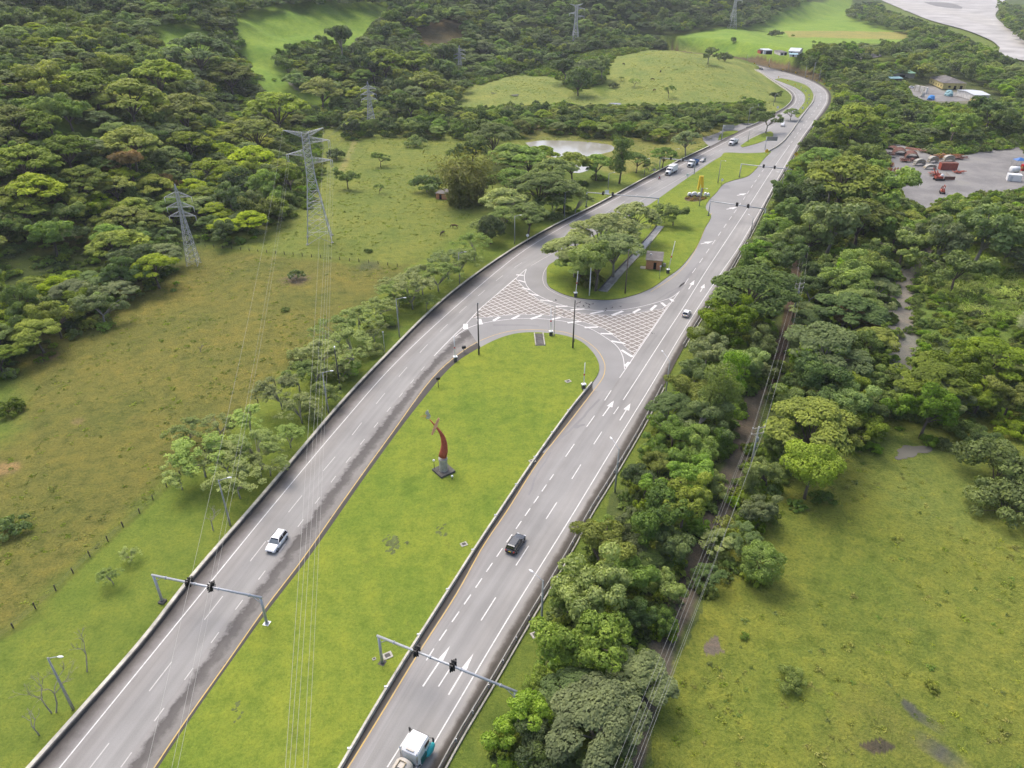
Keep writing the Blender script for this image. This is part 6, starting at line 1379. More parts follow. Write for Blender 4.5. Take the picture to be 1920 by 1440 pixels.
def truck(label, loc, yaw, kind, cab='carwhite', body='white', grp='vehicles on the highway', nm=None):
    t = thing(nm or {'box': 'box_truck', 'dump': 'dump_truck', 'van': 'white_van'}.get(kind, 'lorry'), label, 'truck' if kind != 'van' else 'van', loc, yaw, grp)
    C_ = M[cab]
    if kind == 'van':
        mb = MB(); mb.loft([[(x, -w, .35), (x, w, .35), (x, w, z*.8), (x, w*.85, z), (x, -w*.85, z), (x, -w, z*.8)] for x, w, z in ((-2.5,.9,2.0),(-2.3,.95,2.25),(1.0,.95,2.25),(1.7,.92,1.7),(2.5,.85,1.1),(2.65,.75,.9))], 0, True, False); mb.build('body', C_, t)
        g = MB(); g.add([(1.07,-.82,2.13),(1.07,.82,2.13),(1.74,.82,1.66),(1.74,-.82,1.66)], [(0,1,2,3)]); g.build('windscreen', M['glass'], t)
        for s in (-1, 1): g = MB(); box_at(g, -.4, .9, s*.93-.03, s*.93+.03, 1.3, 1.9); g.build('side_window', M['glass'], t)
        wheels(t, (-1.6, 1.75), .96, .36); return t
    # conventional cab with nose, fenders, bumper
    mb = MB(); mb.loft([[(x, -w, z0), (x, w, z0), (x, w, z1-.15), (x, w*.86, z1), (x, -w*.86, z1), (x, -w, z1-.15)] for x, w, z0, z1 in ((2.2,1.12,.8,2.0),(3.6,.98,.75,1.85),(3.9,.86,.75,1.65))], 0, True, True); mb.build('bonnet', C_, t)
    mb = MB(); mb.loft([[(x, -w, .8), (x, w, .8), (x, w, z-.2), (x, w*.88, z), (x, -w*.88, z), (x, -w, z-.2)] for x, w, z in ((.35,1.18,2.85),(.5,1.2,3.0),(1.9,1.2,2.95),(2.35,1.15,2.1))], 0, True, True); mb.build('cab', C_, t)
    g = MB(); g.add([(1.97,-1.0,2.84),(1.97,1.0,2.84),(2.385,1.0,2.13),(2.385,-1.0,2.13)], [(0,1,2,3)]); g.build('windscreen', M['glass'], t)
    for s in (-1, 1):
        g = MB(); box_at(g, .9, 1.8, s*1.19-.02, s*1.19+.02, 1.9, 2.6); g.build('side_window', M['glass'], t)
        m = MB(); m.tube([(2.1, s*1.2, 2.5), (2.2, s*1.5, 2.5)], .04, 4); m.box((2.2, s*1.5, 2.2), (.1,.22,.6)); m.build('mirror', M['black'], t)
        m = MB(); m.box((3.86, s*.8, 1.15), (.1,.25,.25)); m.build('headlight', M['lamp'], t)
        m = MB(); m.tube([(3.0+.62*math.cos(a), s*1.05, .5+.62*math.sin(a)) for a in np.linspace(0, math.pi, 7)], .12, 5); m.build('fender', C_, t)
    m = MB(); m.box((3.93, 0, 1.2), (.06, 1.1, .8)); m.build('grille', M['black'], t); m = MB(); m.box((4.0, 0, .6), (.22, 2.2, .3)); m.build('bumper', M['chrome'], t)
    m = MB(); box_at(m, -4.8, .4, -.45, .45, .7, .95); m.build('chassis', M['black'], t); wheels(t, (3.0,), 1.2, .5, .3); wheels(t, (-2.6, -3.9), 1.2, .5, .55)
    if kind == 'box': mb = MB(); box_at(mb, -4.9, .15, -1.22, 1.22, 1.0, 3.5); b = mb.build('cargo_box', M[body], t); m = MB(); box_at(m, -4.93, -4.9, -1.1, 1.1, 1.1, 3.4); m.build('rear_door', M['carsilver'], b)
    else:
        mb = MB(); 
        for (a0, a1, b0, b1, c0, c1) in ((-4.9,.15,-1.2,-1.12,1.05,2.3),(-4.9,.15,1.12,1.2,1.05,2.3),(.07,.15,-1.12,1.12,1.05,2.7),(-4.9,-4.82,-1.12,1.12,1.05,2.1),(-4.82,.07,-1.12,1.12,1.05,1.15)): box_at(mb, a0, a1, b0, b1, c0, c1)
        for k in range(6):
            for s in (-1, 1): mb.box((-4.5+.85*k, s*1.24, 1.65), (.1,.08,1.2))
        b = mb.build('tipper_body', M[body], t); m = MB(); box_at(m, .15, .6, -1.1, 1.1, 2.62, 2.70); m.build('canopy', M[body], b)
        m = MB(); m.ell((-2.4,0,1.3), (2.2,.98,.6), 12, 6); m.build('load', M['darkconc'] if body != 'white' else M['gravel'], b)
    return t
truck('white box truck coming down the left road near the gantry', onroad(1257,326), road_yaw(LR, 1257, 330)+math.pi, 'box')
truck('white nosed truck with blue tipper body behind the box truck', onroad(1298,311), road_yaw(LR, 1298, 314)+math.pi, 'dump', 'carwhite', 'blue')
truck('white dump truck alone on the left road past the lay-by', onroad(1374,271), road_yaw(LR, 1374, 272)+math.pi, 'dump')
truck('white van standing on the parking apron before the bend', onroad(1467,236), math.radians(250), 'van')
# tanker in the foreground
yw = road_yaw(RC, 745, 1410)
x, y = G(764,1450,RZ); t = thing('tanker_truck', 'white cab tanker truck with teal fenders and cream tank at the bottom edge', 'truck', (x, y, RZ), yw, 'vehicles on the highway')
mb = MB(); mb.loft([[(xx, -w, z0), (xx, w, z0), (xx, w, z1-.25), (xx, w*.86, z1), (xx, -w*.86, z1), (xx, -w, z1-.25)] for xx, w, z0, z1 in ((.75,1.05,1.0,2.9),(1.15,1.2,1.0,3.25),(2.0,1.2,1.0,3.45),(3.3,1.15,1.0,3.25),(3.75,1.0,1.1,2.5))], 0, True, False); cab = mb.build('cab', M['carwhite'], t)
mb = MB(); mb.box((1.0, 0, 3.13), (.22, 1.0, .14)); o = mb.build('rear_window', M['glass'], cab)
g = MB(); g.add([(3.36,-1.0,3.17),(3.36,1.0,3.17),(3.78,.92,2.52),(3.78,-.92,2.52)], [(0,1,2,3)]); g.build('windscreen', M['glass'], cab)
for s in (-1, 1):
    m = MB(); m.ell((3.1, s*1.28, 1.05), (1.0, .42, .62), 14, 8); m.build('fender', M['teal'], t)
    m = MB(); box_at(m, 1.2, 2.3, s*1.25-.12, s*1.25+.12, .9, 1.9); m.build('side_panel', M['tealdk'], t)
    m = MB(); m.tube([(.62, s*1.12, 1.0), (.62, s*1.12, 3.6)], .08, 8); m.build('exhaust_stack', M['chrome'], t)
    m = MB(); m.tube([(3.3, s*1.2, 3.0), (3.45, s*1.6, 3.0)], .035, 5); m.box((3.45, s*1.62, 2.65), (.12,.22,.75)); m.build('mirror', M['black'], t)
    m = MB(); m.tube([(-.2, s*1.0, .85), (1.0, s*1.0, .85)], .34, 12); m.build('fuel_tank', M['chrome'], t)
    g = MB(); box_at(g, 2.2, 3.2, s*1.19-.02, s*1.19+.02, 2.3, 3.0); g.build('side_window', M['glass'], t)
m = MB(); box_at(m, -3.0, 3.9, -.45, .45, .75, 1.0); m.build('chassis', M['tealdk'], t)
m = MB(); box_at(m, .15, .6, -.5, .5, 1.0, 1.5); m.build('air_tank', M['tealdk'], t)
m = MB(); n = 18; secs = []
for xx, k in ((.1,.55),(.0,.86),(-.25,1.0),(-6,1.0),(-10.5,1.0),(-10.7,.85)): secs.append([(xx, 1.12*k*math.cos(2*math.pi*j/n), 2.15+.95*k*math.sin(2*math.pi*j/n)) for j in range(n)])
m.loft(secs, 0, True, True); tk = m.build('tank', M['tank'], t)
m = MB(); box_at(m, -10.3, -.5, -.46, -.38, 3.0, 3.22); box_at(m, -10.3, -.5, .38, .46, 3.0, 3.22); box_at(m, -.56, -.5, -.38, .38, 3.0, 3.22); m.build('catwalk', M['tan'], tk)
for k in range(3): m = MB(); m.tube([(-1.6-2.8*k,0,3.05),(-1.6-2.8*k,0,3.25)], .26, 10); m.build('hatch', M['chrome'], tk)
wheels(t, (3.1,), 1.25, .52, .32); wheels(t, (-1.0, -2.3, -8.4, -9.7), 1.25, .52, .6)
# motorcycle with rider
x, y, z = onroad(1236,336); yw = road_yaw(LR, 1236, 338)+math.pi; t = thing('motorcycle', 'motorcycle ahead of the white box truck on the left road', 'motorcycle', (x, y, z), yw, 'vehicles on the highway')
m = MB(); m.loft([[(xx, -w, z0), (xx, w, z0), (xx, w*.7, z1), (xx, -w*.7, z1)] for xx, w, z0, z1 in ((-.8,.08,.7,.9),(-.4,.15,.5,.85),(.1,.16,.4,.82),(.35,.16,.5,1.02),(.6,.06,.7,.95))]); m.build('frame', M['redtxt'], t)
for xx in (-.7, .7): m = MB(); m.tube([(xx,-.06,.31),(xx,.06,.31)], .31, 12); m.build('wheel', M['tyre'], t)
m = MB(); m.tube([(.5,-.36,1.05),(.5,.36,1.05)], .03, 5); m.tube([(.5,0,1.05),(.7,0,.31)], .04, 5); m.build('handlebar', M['chrome'], t)
def skin_body(name, verts, edges, radii, mat, parent=None, sub=1):
    me = bpy.data.meshes.new(name); me.from_pydata(verts, edges, []); me.materials.append(mat); o = bpy.data.objects.new(name, me); COL.objects.link(o); o.parent = parent
    sk = o.modifiers.new('skin', 'SKIN'); 
    if not me.skin_vertices: pass
    bm = bmesh.new(); bm.from_mesh(me); ly = bm.verts.layers.skin.verify()
    for v, r_ in zip(bm.verts, radii): v[ly].radius = r_ if hasattr(r_, '__len__') else (r_, r_)
    bm.verts.ensure_lookup_table(); bm.verts[0][ly].use_root = True; bm.to_mesh(me); bm.free(); sk.use_smooth_shade = True
    if sub: q = o.modifiers.new('sub', 'SUBSURF'); q.levels = sub; q.render_levels = sub
    return o
pr = thing('person', 'rider in dark clothes and light helmet sitting on the motorcycle', 'person', (x, y, z), yw)
V_ = [(-.15,0,.85),(-.1,0,1.1),(-.02,0,1.38),(0,0,1.5),(.03,0,1.62),(-.02,.19,1.38),(.18,.26,1.15),(.42,.3,1.08),(-.02,-.19,1.38),(.18,-.26,1.15),(.42,-.3,1.08),(.0,.12,.82),(.3,.2,.75),(.1,.22,.38),(.2,.22,.33),(.0,-.12,.82),(.3,-.2,.75),(.1,-.22,.38),(.2,-.22,.33)]
E_2 = [(0,1),(1,2),(2,3),(3,4),(2,5),(5,6),(6,7),(2,8),(8,9),(9,10),(0,11),(11,12),(12,13),(13,14),(0,15),(15,16),(16,17),(17,18)]
skin_body('body', V_, E_2, [.15,.14,.15,.06,.10,.07,.05,.035,.07,.05,.035,.10,.08,.055,.045,.10,.08,.055,.045], M['cloth'], pr)
m = MB(); m.ell((.04,0,1.68), (.15,.13,.15), 10, 7); m.build('helmet', M['white'], pr)
# ---- animals: two horses grazing in the meadow and cattle on the knoll
def beast(label, px, py, yaw, name, cat, mat, s=1.0, graze=True, grp=None):
    p = TP(px, py); t = thing(name, label, cat, p, yaw, grp, s)
    hd = [(1.05,0,1.15),(1.35,0,.75),(1.55,0,.30),(1.72,0,.12)] if graze else [(1.05,0,1.35),(1.3,0,1.65),(1.5,0,1.7),(1.75,0,1.55)]
    V_ = [(-.75,0,1.18),(-.3,0,1.12),(.25,0,1.1),(.7,0,1.15)]+hd+[(-.78,.2,.95),(-.62,.2,.62),(-.85,.2,.42),(-.8,.2,.04),(-.78,-.2,.95),(-.62,-.2,.62),(-.85,-.2,.42),(-.8,-.2,.04),(.66,.19,.85),(.68,.19,.45),(.66,.19,.04),(.66,-.19,.85),(.68,-.19,.45),(.66,-.19,.04),(-1.0,0,1.1),(-1.1,0,.6)]
    E2 = [(0,1),(1,2),(2,3),(3,4),(4,5),(5,6),(6,7),(0,8),(8,9),(9,10),(10,11),(0,12),(12,13),(13,14),(14,15),(3,16),(16,17),(17,18),(3,19),(19,20),(20,21),(0,22),(22,23)]
    skin_body('body', V_, E2, [.27,.30,.31,.29,.17,.13,.11,.07,.15,.09,.055,.05,.15,.09,.055,.05,.13,.07,.05,.13,.07,.05,.05,.04], mat, t)
beast('brown horse grazing in the meadow, the upper right one of two', 853, 428, 2.9, 'horse', 'horse', M['horse'], 1.1)
beast('dark horse grazing in the meadow, the lower left one of two', 830, 441, -2.0, 'horse', 'horse', M['cow'], 1.1)
for i, (a, b, lb) in enumerate([(1055,197,'dark cow at the foot of the grassy knoll near the stream trees'),(1238,136,'dark cow high on the right slope of the grassy knoll'),(1224,151,'dark cow in the middle of the knoll slope'),(1227,171,'brown cow low on the knoll above the stream trees'),(1169,122,'dark cow near the left shoulder of the knoll')]): beast(lb, a, b, i*1.3, 'cow', 'cow', M['cow'] if i != 3 else M['horse'], 1.15, True, 'cattle on the grassy knoll')
# ---- birds over the junction
BD = [(1042.5,563),(1081,570),(1087,567.5),(1094,574),(1100,569),(1105,571.5),(1111.5,570),(1104,576),(1084,575.5),(1136.7,579),(1135,582),(1147.5,577),(1142.5,592),(1057,589),(1163,575),(1223,625)]
b0 = None
for i, (a, b) in enumerate(BD):
    x, y = G(a, b, 12+(i % 4))
    if b0 is None:
        m = MB(); m.loft([[(xx, -w, -h*.6), (xx, w, -h*.6), (xx, w, h), (xx, -w, h)] for xx, w, h in ((-.30,.05,.01),(-.12,.05,.05),(.08,.06,.06),(.20,.03,.03),(.27,.008,.008))]); b0 = m.build('bird', M['black'])
        for s in (-1, 1):
            w_ = MB(); w_.add([(.10,s*.04,.03),(-.10,s*.04,.02),(-.14,s*.30,.14),(.06,s*.28,.16),(-.16,s*.58,.06),(-.05,s*.60,.07)], [(0,1,2,3),(3,2,4,5)]); w_.build('wing', M['black'], b0)
        o = b0
    else: o = copy_tree(b0)
    o.location = (x, y, 12+(i % 4)); o.rotation_euler = (random.uniform(-.4,.4), random.uniform(-.2,.2), random.uniform(0,6.28)); o.scale = (1.05,1.05,1.05)
    tag(o, 'small black bird gliding in the loose flock over the road junction', 'bird', 'birds flying over the junction')
# ================================================================ pylons and cables
def lattice(mb, levels, r=.10, rb=.06, diag=True):
    "levels: (z, halfwidth x, halfwidth y)"
    cor = lambda l: [Vector((sx_*l[1], sy_*l[2], l[0])) for sx_, sy_ in ((-1,-1),(1,-1),(1,1),(-1,1))]
    for a, b in zip(levels[:-1], levels[1:]):
        A, B = cor(a), cor(b)
        for k in range(4):
            mb.tube([A[k], B[k]], r, 4, cap=False)
            j = (k+1) % 4
            if diag: mb.tube([A[k], B[j]], rb, 3, cap=False); mb.tube([A[j], B[k]], rb, 3, cap=False)
            mb.tube([B[k], B[j]], rb, 3, cap=False)
def truss_arm(mb, root, tip, depth, wid, r=.07, n=5):
    root = Vector(root); tip = Vector(tip); side = Vector((0, wid/2, 0)); dn = Vector((0, 0, depth))
    tops = [root+dn*.5, tip]; A = [root-dn*.5+side, root-dn*.5-side]; U = [root+dn*.5+side, root+dn*.5-side]
    for q in A+U: mb.tube([q, tip], r, 4, cap=False)
    for k in range(1, n):
        u = k/n; pts_ = [q.lerp(tip, u) for q in A+U]; u2 = (k-1)/n; pv = [q.lerp(tip, u2) for q in A+U]
        for i, j in ((0,1),(0,2),(1,3),(2,3)): mb.tube([pts_[i], pts_[j]], r*.6, 3, cap=False)
        for i, j in ((0,3),(2,0),(3,1)): mb.tube([pv[i], pts_[j]], r*.6, 3, cap=False)
def insul(mb, p, n=2):
    for k in range(n):
        dx = (k-.5*(n-1))*.5; mb.tube([(p[0]+dx, p[1], p[2]), (p[0]+dx, p[1], p[2]-2.2)], .10, 6)
    mb.tube([(p[0]-.4, p[1], p[2]-.1), (p[0]+.4, p[1], p[2]-.1)], .06, 4); mb.tube([(p[0]-.4, p[1], p[2]-2.2), (p[0]+.4, p[1], p[2]-2.2)], .06, 4)
def ypylon(loc, yaw, H, half, label, rr=.11, lit=1.0):
    t = thing('pylon', label, 'pylon', loc, yaw, 'electricity pylons'); s = H/36.0; hb = half
    mb = MB(); L_ = [(0,hb,hb),(4*s,hb*.86,hb*.86),(8*s,hb*.72,hb*.72),(12*s,hb*.60,hb*.60),(14*s,hb*.55,hb*.55),(17.5*s,hb*.42,hb*.42),(20.5*s,hb*.34,hb*.34),(23*s,hb*.30,hb*.30)]; lattice(mb, L_, rr, rr*.55)
    L2 = [(23*s,hb*.30,hb*.30)]+[((23+1.6*k)*s, hb*(.30-.006*k), hb*(.30-.006*k)) for k in range(1, 9)]; lattice(mb, L2, rr*.9, rr*.5); mb.build('tower_body', M['lattice'], t)
    for k, (sx_, sy_) in enumerate(((-1,-1),(1,-1),(1,1),(-1,1))): f = MB(); f.tube([(sx_*hb, sy_*hb, -.5), (sx_*hb, sy_*hb, .35)], .45, 8); f.build('footing', M['concrete'], t)
    tips = {}
    for nm, side, z, ln, up, ins in (('tl',-1,35.2,6.6,1.6,0),('tr',1,35.2,6.0,1.8,0),('ur',1,33.4,7.2,-.3,1),('ll',-1,29.5,6.4,-.2,1),('lr',1,27.0,7.2,-.2,1)):
        a = MB(); x0 = side*hb*.26; tp = (side*ln*s, 0, (z+up)*s); truss_arm(a, (x0, 0, z*s), tp, 1.8*s if ins else 1.2*s, hb*.5, rr*.6); o = a.build('cross_arm', M['lattice'], t)
        if ins: b = MB(); insul(b, (tp[0], 0, tp[2])); b.build('insulator', M['glassins'], o)
        tips[nm] = Matrix.Translation(loc) @ Matrix.Rotation(yaw, 4, 'Z') @ Vector((tp[0], 0, tp[2]-(2.2 if ins else 0)))
    return t, tips
def dpylon(loc, yaw, H, half, label, arm=3.8, rr=.09):
    t = thing('pylon', label, 'pylon', loc, yaw, 'electricity pylons'); mb = MB(); n = 9; L_ = [(H*.62*k/n, half*(1-.70*k/n), half*(1-.70*k/n)) for k in range(n+1)]; lattice(mb, L_, rr, rr*.6)
    L2 = [(H*(.62+.28*k/6), half*(.30-.02*k), half*(.30-.02*k)) for k in range(7)]+[(H, half*.03, half*.03)]; lattice(mb, L2, rr*.9, rr*.55); mb.build('tower_body', M['lattice'], t); tips = []
    for j, z in enumerate((.62, .73, .85)):
        for s in (-1, 1):
            a = MB(); tp = (s*arm, 0, z*H-.1); truss_arm(a, (s*half*.2, 0, z*H+.7), tp, 1.6, half*.5, rr*.6, 4); o = a.build('cross_arm', M['lattice'], t); b = MB(); b.tube([tp, (tp[0], 0, tp[2]-1.6)], .09, 5); b.build('insulator', M['glassins'], o)
            tips.append(Matrix.Translation(loc) @ Matrix.Rotation(yaw, 4, 'Z') @ Vector((tp[0], 0, tp[2]-1.6)))
    return t, tips
feet = [GV(569.5,460.5), GV(615.5,458), GV(633.7,445.7), GV(581.6,444.8)]; bc = sum(feet, Vector())/4; half = sum((f-bc).length for f in feet)/4/math.sqrt(2)
Hh = solve_h(bc.x, bc.y, 0, 247, 50); zb = hz1(bc.x, bc.y)
yawB = math.atan2(bc.y-31, bc.x+18)-math.pi/2
bp, tips = ypylon((bc.x, bc.y, zb), yawB, Hh-zb, half, 'tall grey lattice pylon with arms on both sides standing in the meadow', .13)
feet = [GV(349,500), GV(368,502), GV(378.7,493.7), GV(360,493.7)]; sc_ = sum(feet, Vector())/4; half2 = sum((f-sc_).length for f in feet)/4/math.sqrt(2); H2 = solve_h(sc_.x, sc_.y, 0, 346, 50)
sp_t, stips = dpylon((sc_.x, sc_.y, hz1(sc_.x, sc_.y)), .05, H2, half2, 'slim lattice pylon with three pairs of arms at the forest edge', 3.9)
pos = {}
for nm, b, ty, hf, lb, fn in (('c', (697,238), 153, 2.6, 'slim lattice pylon above the meadow in the middle distance', dpylon), ('d', (863,148), 85, 2.6, 'far slim pylon left of the grassy knoll', dpylon), ('e', (1078,92), 9, 4.0, 'tall lattice pylon on the wooded slope at the top centre', ypylon), ('f', (1372,54), -18, 4.0, 'tall lattice pylon cut by the top edge beside the far field', ypylon)):
    p = TP(*b); Hn = solve_h(p[0], p[1], p[2], ty, 70); tt, tp = fn(p, .15, Hn, hf, lb, **({'rr': .20} if fn is ypylon else {'rr': .13, 'arm': 4.2})); pos[nm] = tp
def cable(a, b, sag, label, grp, r=.03, mat='wire', name='power_cable', n=40):
    a, b = Vector(a), Vector(b); P = []
    for k in range(n+1):
        u = k/n; q = a.lerp(b, u); q.z -= 4*sag*u*(1-u); P.append(q)
    m = MB(); m.tube(P, r, 5); o = m.build(name, M[mat]); tag(o, label, 'cable', grp); return o
def down_cable(tip, pxb, label, r=.013):
    "from the pylon towards and below the viewer; passes the bottom of the photograph at pxb"
    zg = tip.z-7.5; q = Vector((*G(pxb, 1440, zg), zg)); d = (q-tip); d.z = 0; e = tip+d*1.75; e.z = tip.z+1; S = (e-tip).length
    u = 1/1.75; sag = (tip.z+u-zg)/(4*u*(1-u)); cable(tip, e, sag, label, 'power cables from the big pylon', r, 'wire', n=60)
O = Vector((.35, 0, 0))
down_cable(tips['tl'], 275, 'thin single cable, leftmost of those hanging from the big pylon')
down_cable(tips['ll']-O, 322, 'left cable of the pair crossing the left gantry'); down_cable(tips['ll']+O, 333, 'right cable of the pair crossing the left gantry')
down_cable(tips['tr'], 535, 'thin earth cable over the middle lawn, leftmost of its bundle')
for k, (tp, ox, px, lb) in enumerate((('ur',-1,543,'second cable from the left over the middle lawn'),('ur',1,553,'middle cable over the middle lawn'),('lr',-1,568,'fourth cable from the left over the middle lawn'),('lr',1,577,'rightmost cable over the middle lawn'))): down_cable(tips[tp]+O*ox, px, lb)
for k in range(6):
    if k < len(stips): cable(stips[k], pos['c'][k], 7, ['lower left','lower right','middle left','middle right','upper left','upper right'][k]+' cable between the forest edge pylon and the meadow pylon', 'power cables at the forest edge', .03, 'wiredark')
# timber line along the dirt track
def hpole(base, topy, label, dz=None, yaw=.25, wdt=2.6):
    x, y, z0 = TP(*base); h = dz or solve_h(x, y, z0, topy, 16); t = thing('timber_pole', label, 'pole', (x, y, z0), yaw, 'timber poles along the dirt track')
    m = MB(); m.tube([(0,0,-.3),(0,0,h)], [.2,.14], 8); m.build('shaft', M['pole'], t); pts_ = []
    for k, zz in enumerate((h-.3, h-1.5)):
        m = MB(); m.box((0,0,zz), (wdt,.12,.14)); m.tube([(0,0,zz-.8),(wdt*.35,0,zz)], .04, 4); m.tube([(0,0,zz-.8),(-wdt*.35,0,zz)], .04, 4); c_ = m.build('crossarm', M['barkpale'], t)
        for q in (-.45, 0, .45):
            i_ = MB(); i_.tube([(q*wdt,0,zz+.05),(q*wdt,0,zz+.32)], .07, 6); i_.build('insulator', M['glassins'], c_)
            if k == 0: pts_.append(Matrix.Translation((x, y, z0)) @ Matrix.Rotation(yaw, 4, 'Z') @ Vector((q*wdt, 0, zz+.32)))
            elif q: pts_.append(Matrix.Translation((x, y, z0)) @ Matrix.Rotation(yaw, 4, 'Z') @ Vector((q*wdt, 0, zz+.32)))
    m = MB(); m.tube([(.25,0,h-3.2),(.25,0,h-2.3)], .22, 8); m.build('transformer', M['pole'], t)
    return pts_
A1 = hpole((1403,895), 800, 'twin crossarm timber pole beside the dirt track at the meadow edge'); hP = 10.5
A2 = hpole((1485,600), 530, 'timber pole with crossarms in the dark gap of the wood')
A3 = hpole((1500,510), 462, 'farther timber pole where the track enters the wood')
q0 = G(1150,1440,8.0); zz0 = (q0[0], q0[1]-30, 9.5)
for k, px in enumerate((1157, 1178, 1200, 1168, 1190)):
    g_ = G(px, 1440, 8.5); d = Vector((g_[0], g_[1], 8.5))-A1[k]; e = A1[k]+d*1.6; e.z = A1[k].z
    cable(A1[k], e, 1.1, f"{['left','middle','right','lower left','lower right'][k]} cable above the dirt track from the timber pole", 'cables over the dirt track', .013, 'pole')
    cable(A1[k], A2[k], 1.4, f"{['left','middle','right','lower left','lower right'][k]} cable between the first two timber poles", 'cables over the dirt track', .013, 'pole'); cable(A2[k], A3[k], 1.0, f"{['left','middle','right','lower left','lower right'][k]} cable between the two poles in the wood gap", 'cables over the dirt track', .013, 'pole')
# ================================================================ buildings
def house(name, label, A, B, Cc, z0, h, wall, roof, rise=1.2, style='gable', eave=.4, openings=(), cat='house', grp=None):
    "B is the near corner, A and Cc its neighbours (world x,y)"
    A, B, Cc = np.array(A[:2]), np.array(B[:2]), np.array(Cc[:2]); u = A-B; Lu = np.linalg.norm(u); u /= Lu; v = np.array([-u[1], u[0]]); sv = 1 if (Cc-B)@v > 0 else -1; v = v*sv; Lv = abs((Cc-B)@v)
    yaw = math.atan2(u[1], u[0]); t = thing(name, label, cat, (B[0], B[1], z0), yaw, grp); s = sv
    m = MB(); th = .2; m.box((Lu/2, s*th/2, h/2), (Lu, th, h)); m.box((Lu/2, s*(Lv-th/2), h/2), (Lu, th, h)); m.box((th/2, s*Lv/2, h/2), (th, Lv-2*th-.01, h)); m.box((Lu-th/2, s*Lv/2, h/2), (th, Lv-2*th-.01, h))
    if style == 'gable':
        for xx in (0.0, Lu-th): m.prism([(s*.01, h), (s*(Lv-.01), h), (s*Lv/2, h+rise-.03)], xx+.003, xx+th-.003, 0, 'x')
    m.build('wall', wall, t); e = eave; m = MB()
    if style == 'gable':
        for a, b in ((0, 1), (1, 0)):
            y0, y1 = (-e, Lv/2) if a == 0 else (Lv+e, Lv/2); k = rise/(Lv/2); zA = h-e*k
            P = [(-e, s*y0, zA), (Lu+e, s*y0, zA), (Lu+e, s*y1, h+rise), (-e, s*y1, h+rise)]; m.add(P+[(x, y, z+.12) for x, y, z in P], [(0,1,2,3),(7,6,5,4),(0,4,5,1),(1,5,6,2),(2,6,7,3),(3,7,4,0)])
    elif style == 'hip':
        P = [(-e, -s*e, h), (Lu+e, -s*e, h), (Lu+e, s*(Lv+e), h), (-e, s*(Lv+e), h), (Lv*.45, s*Lv/2, h+rise), (Lu-Lv*.45, s*Lv/2, h+rise)]; m.add(P, [(0,1,5,4),(1,2,5),(2,3,4,5),(3,0,4),(3,2,1,0)])
    else: m.box((Lu/2, s*Lv/2, h+.08+rise/2*0), (Lu+2*e, Lv+2*e, .14), 0, 0, 1, 0)
    m.build('roof', roof, t)
    for (face, f, w_, zb_, hh, nm) in openings:
        m = MB()
        if face == 'u': m.box((Lu*f, -s*.01, zb_+hh/2), (w_, .06, hh))
        else: m.box((-.01, s*Lv*f, zb_+hh/2), (.06, w_, hh))
        m.build(nm, M['openshade'] if nm != 'door_panel' else M['wallwhite'], t)  # solid near-black panels paint the shade of the openings
    return t
def gp(px, py, z=0.0): return G(px, py, z)
OPN = [('u',.12,1.2,1,1.2,'window'),('u',.30,1.2,1,1.2,'window'),('u',.48,1.2,1,1.2,'window'),('u',.66,1.2,1,1.2,'window'),('u',.85,1.2,1,1.2,'window'),('v',.30,1.6,.9,1.3,'window'),('v',.55,1.6,0,2.2,'door'),('v',.82,1.8,0,2.2,'door')]
house('yellow_house', 'long yellow house with grey weathered roof in the distant yard', gp(1741,157), gp(1766,168), gp(1806,168), .5, 4.0, M['wallyellow'], M['roofgrey'], 2.6, 'hip', .8, OPN)
house('metal_shed', 'long shed with pale green metal roof behind the village yard', gp(1713,150), gp(1667,149), gp(1672,145), .3, 4.5, M['wallwhite'], M['roofgreen'], 1.2, 'gable', .6, [('u',.5,4,0,3,'doorway')], 'shed')
house('metal_shed', 'low shed with pale blue roof below the green roofed one', gp(1690,156), gp(1668,156), gp(1670,152), .3, 3.0, M['roofgrey'], M['roofblue'], .6, 'gable', .4, [('u',.5,3,0,2.2,'doorway')], 'shed')
house('white_shelter', 'bright white roofed shelter right of the yellow house', gp(1852,190), gp(1824,190), gp(1822,180), .3, 3.6, M['wallwhite'], M['roofwhite'], .9, 'gable', .6, [('u',.3,3,0,2.6,'doorway'),('u',.7,3,0,2.6,'doorway')], 'shed')
house('small_house', 'small yellow walled hut in the trees below the white shelter', gp(1846,197), gp(1829,197), gp(1830,193), .2, 2.8, M['wallyellow'], M['roofgrey'], .6, 'gable', .3, [('u',.5,1.2,0,2,'door')], 'hut')
zt = 12.0
house('shack', 'small red and dark shack at the left end of the far hamlet', gp(1430,101,zt), gp(1425,101,zt), gp(1426,99,zt), zt, 2.6, M['red'], M['roofgrey'], .5, 'flat', .3, [('u',.7,1.6,0,2,'doorway')], 'shack')
house('shack', 'open fronted shed with white roof edge in the far hamlet', gp(1447,102,zt), gp(1432,102,zt), gp(1433,99,zt), zt, 3.2, M['roofwhite'], M['roofwhite'], .5, 'flat', .4, [('u',.62,5,0,2.6,'doorway')], 'shack')
house('shack', 'low whitish wall and debris shelter in the middle of the far hamlet', gp(1475,104,zt), gp(1462,104,zt), gp(1463,100,zt), zt, 2.4, M['wallwhite'], M['roofgrey'], .5, 'flat', .3, [('u',.3,2,.3,1.5,'opening'),('u',.8,2,0,2,'doorway')], 'shack')
house('shack', 'white gabled tent-like house at the right of the far hamlet', gp(1497,103,zt), gp(1478,102,zt), gp(1480,97,zt), zt, 2.6, M['wallwhite'], M['roofwhite'], 1.6, 'gable', .5, [('u',.3,1.2,0,2,'door')], 'shack')
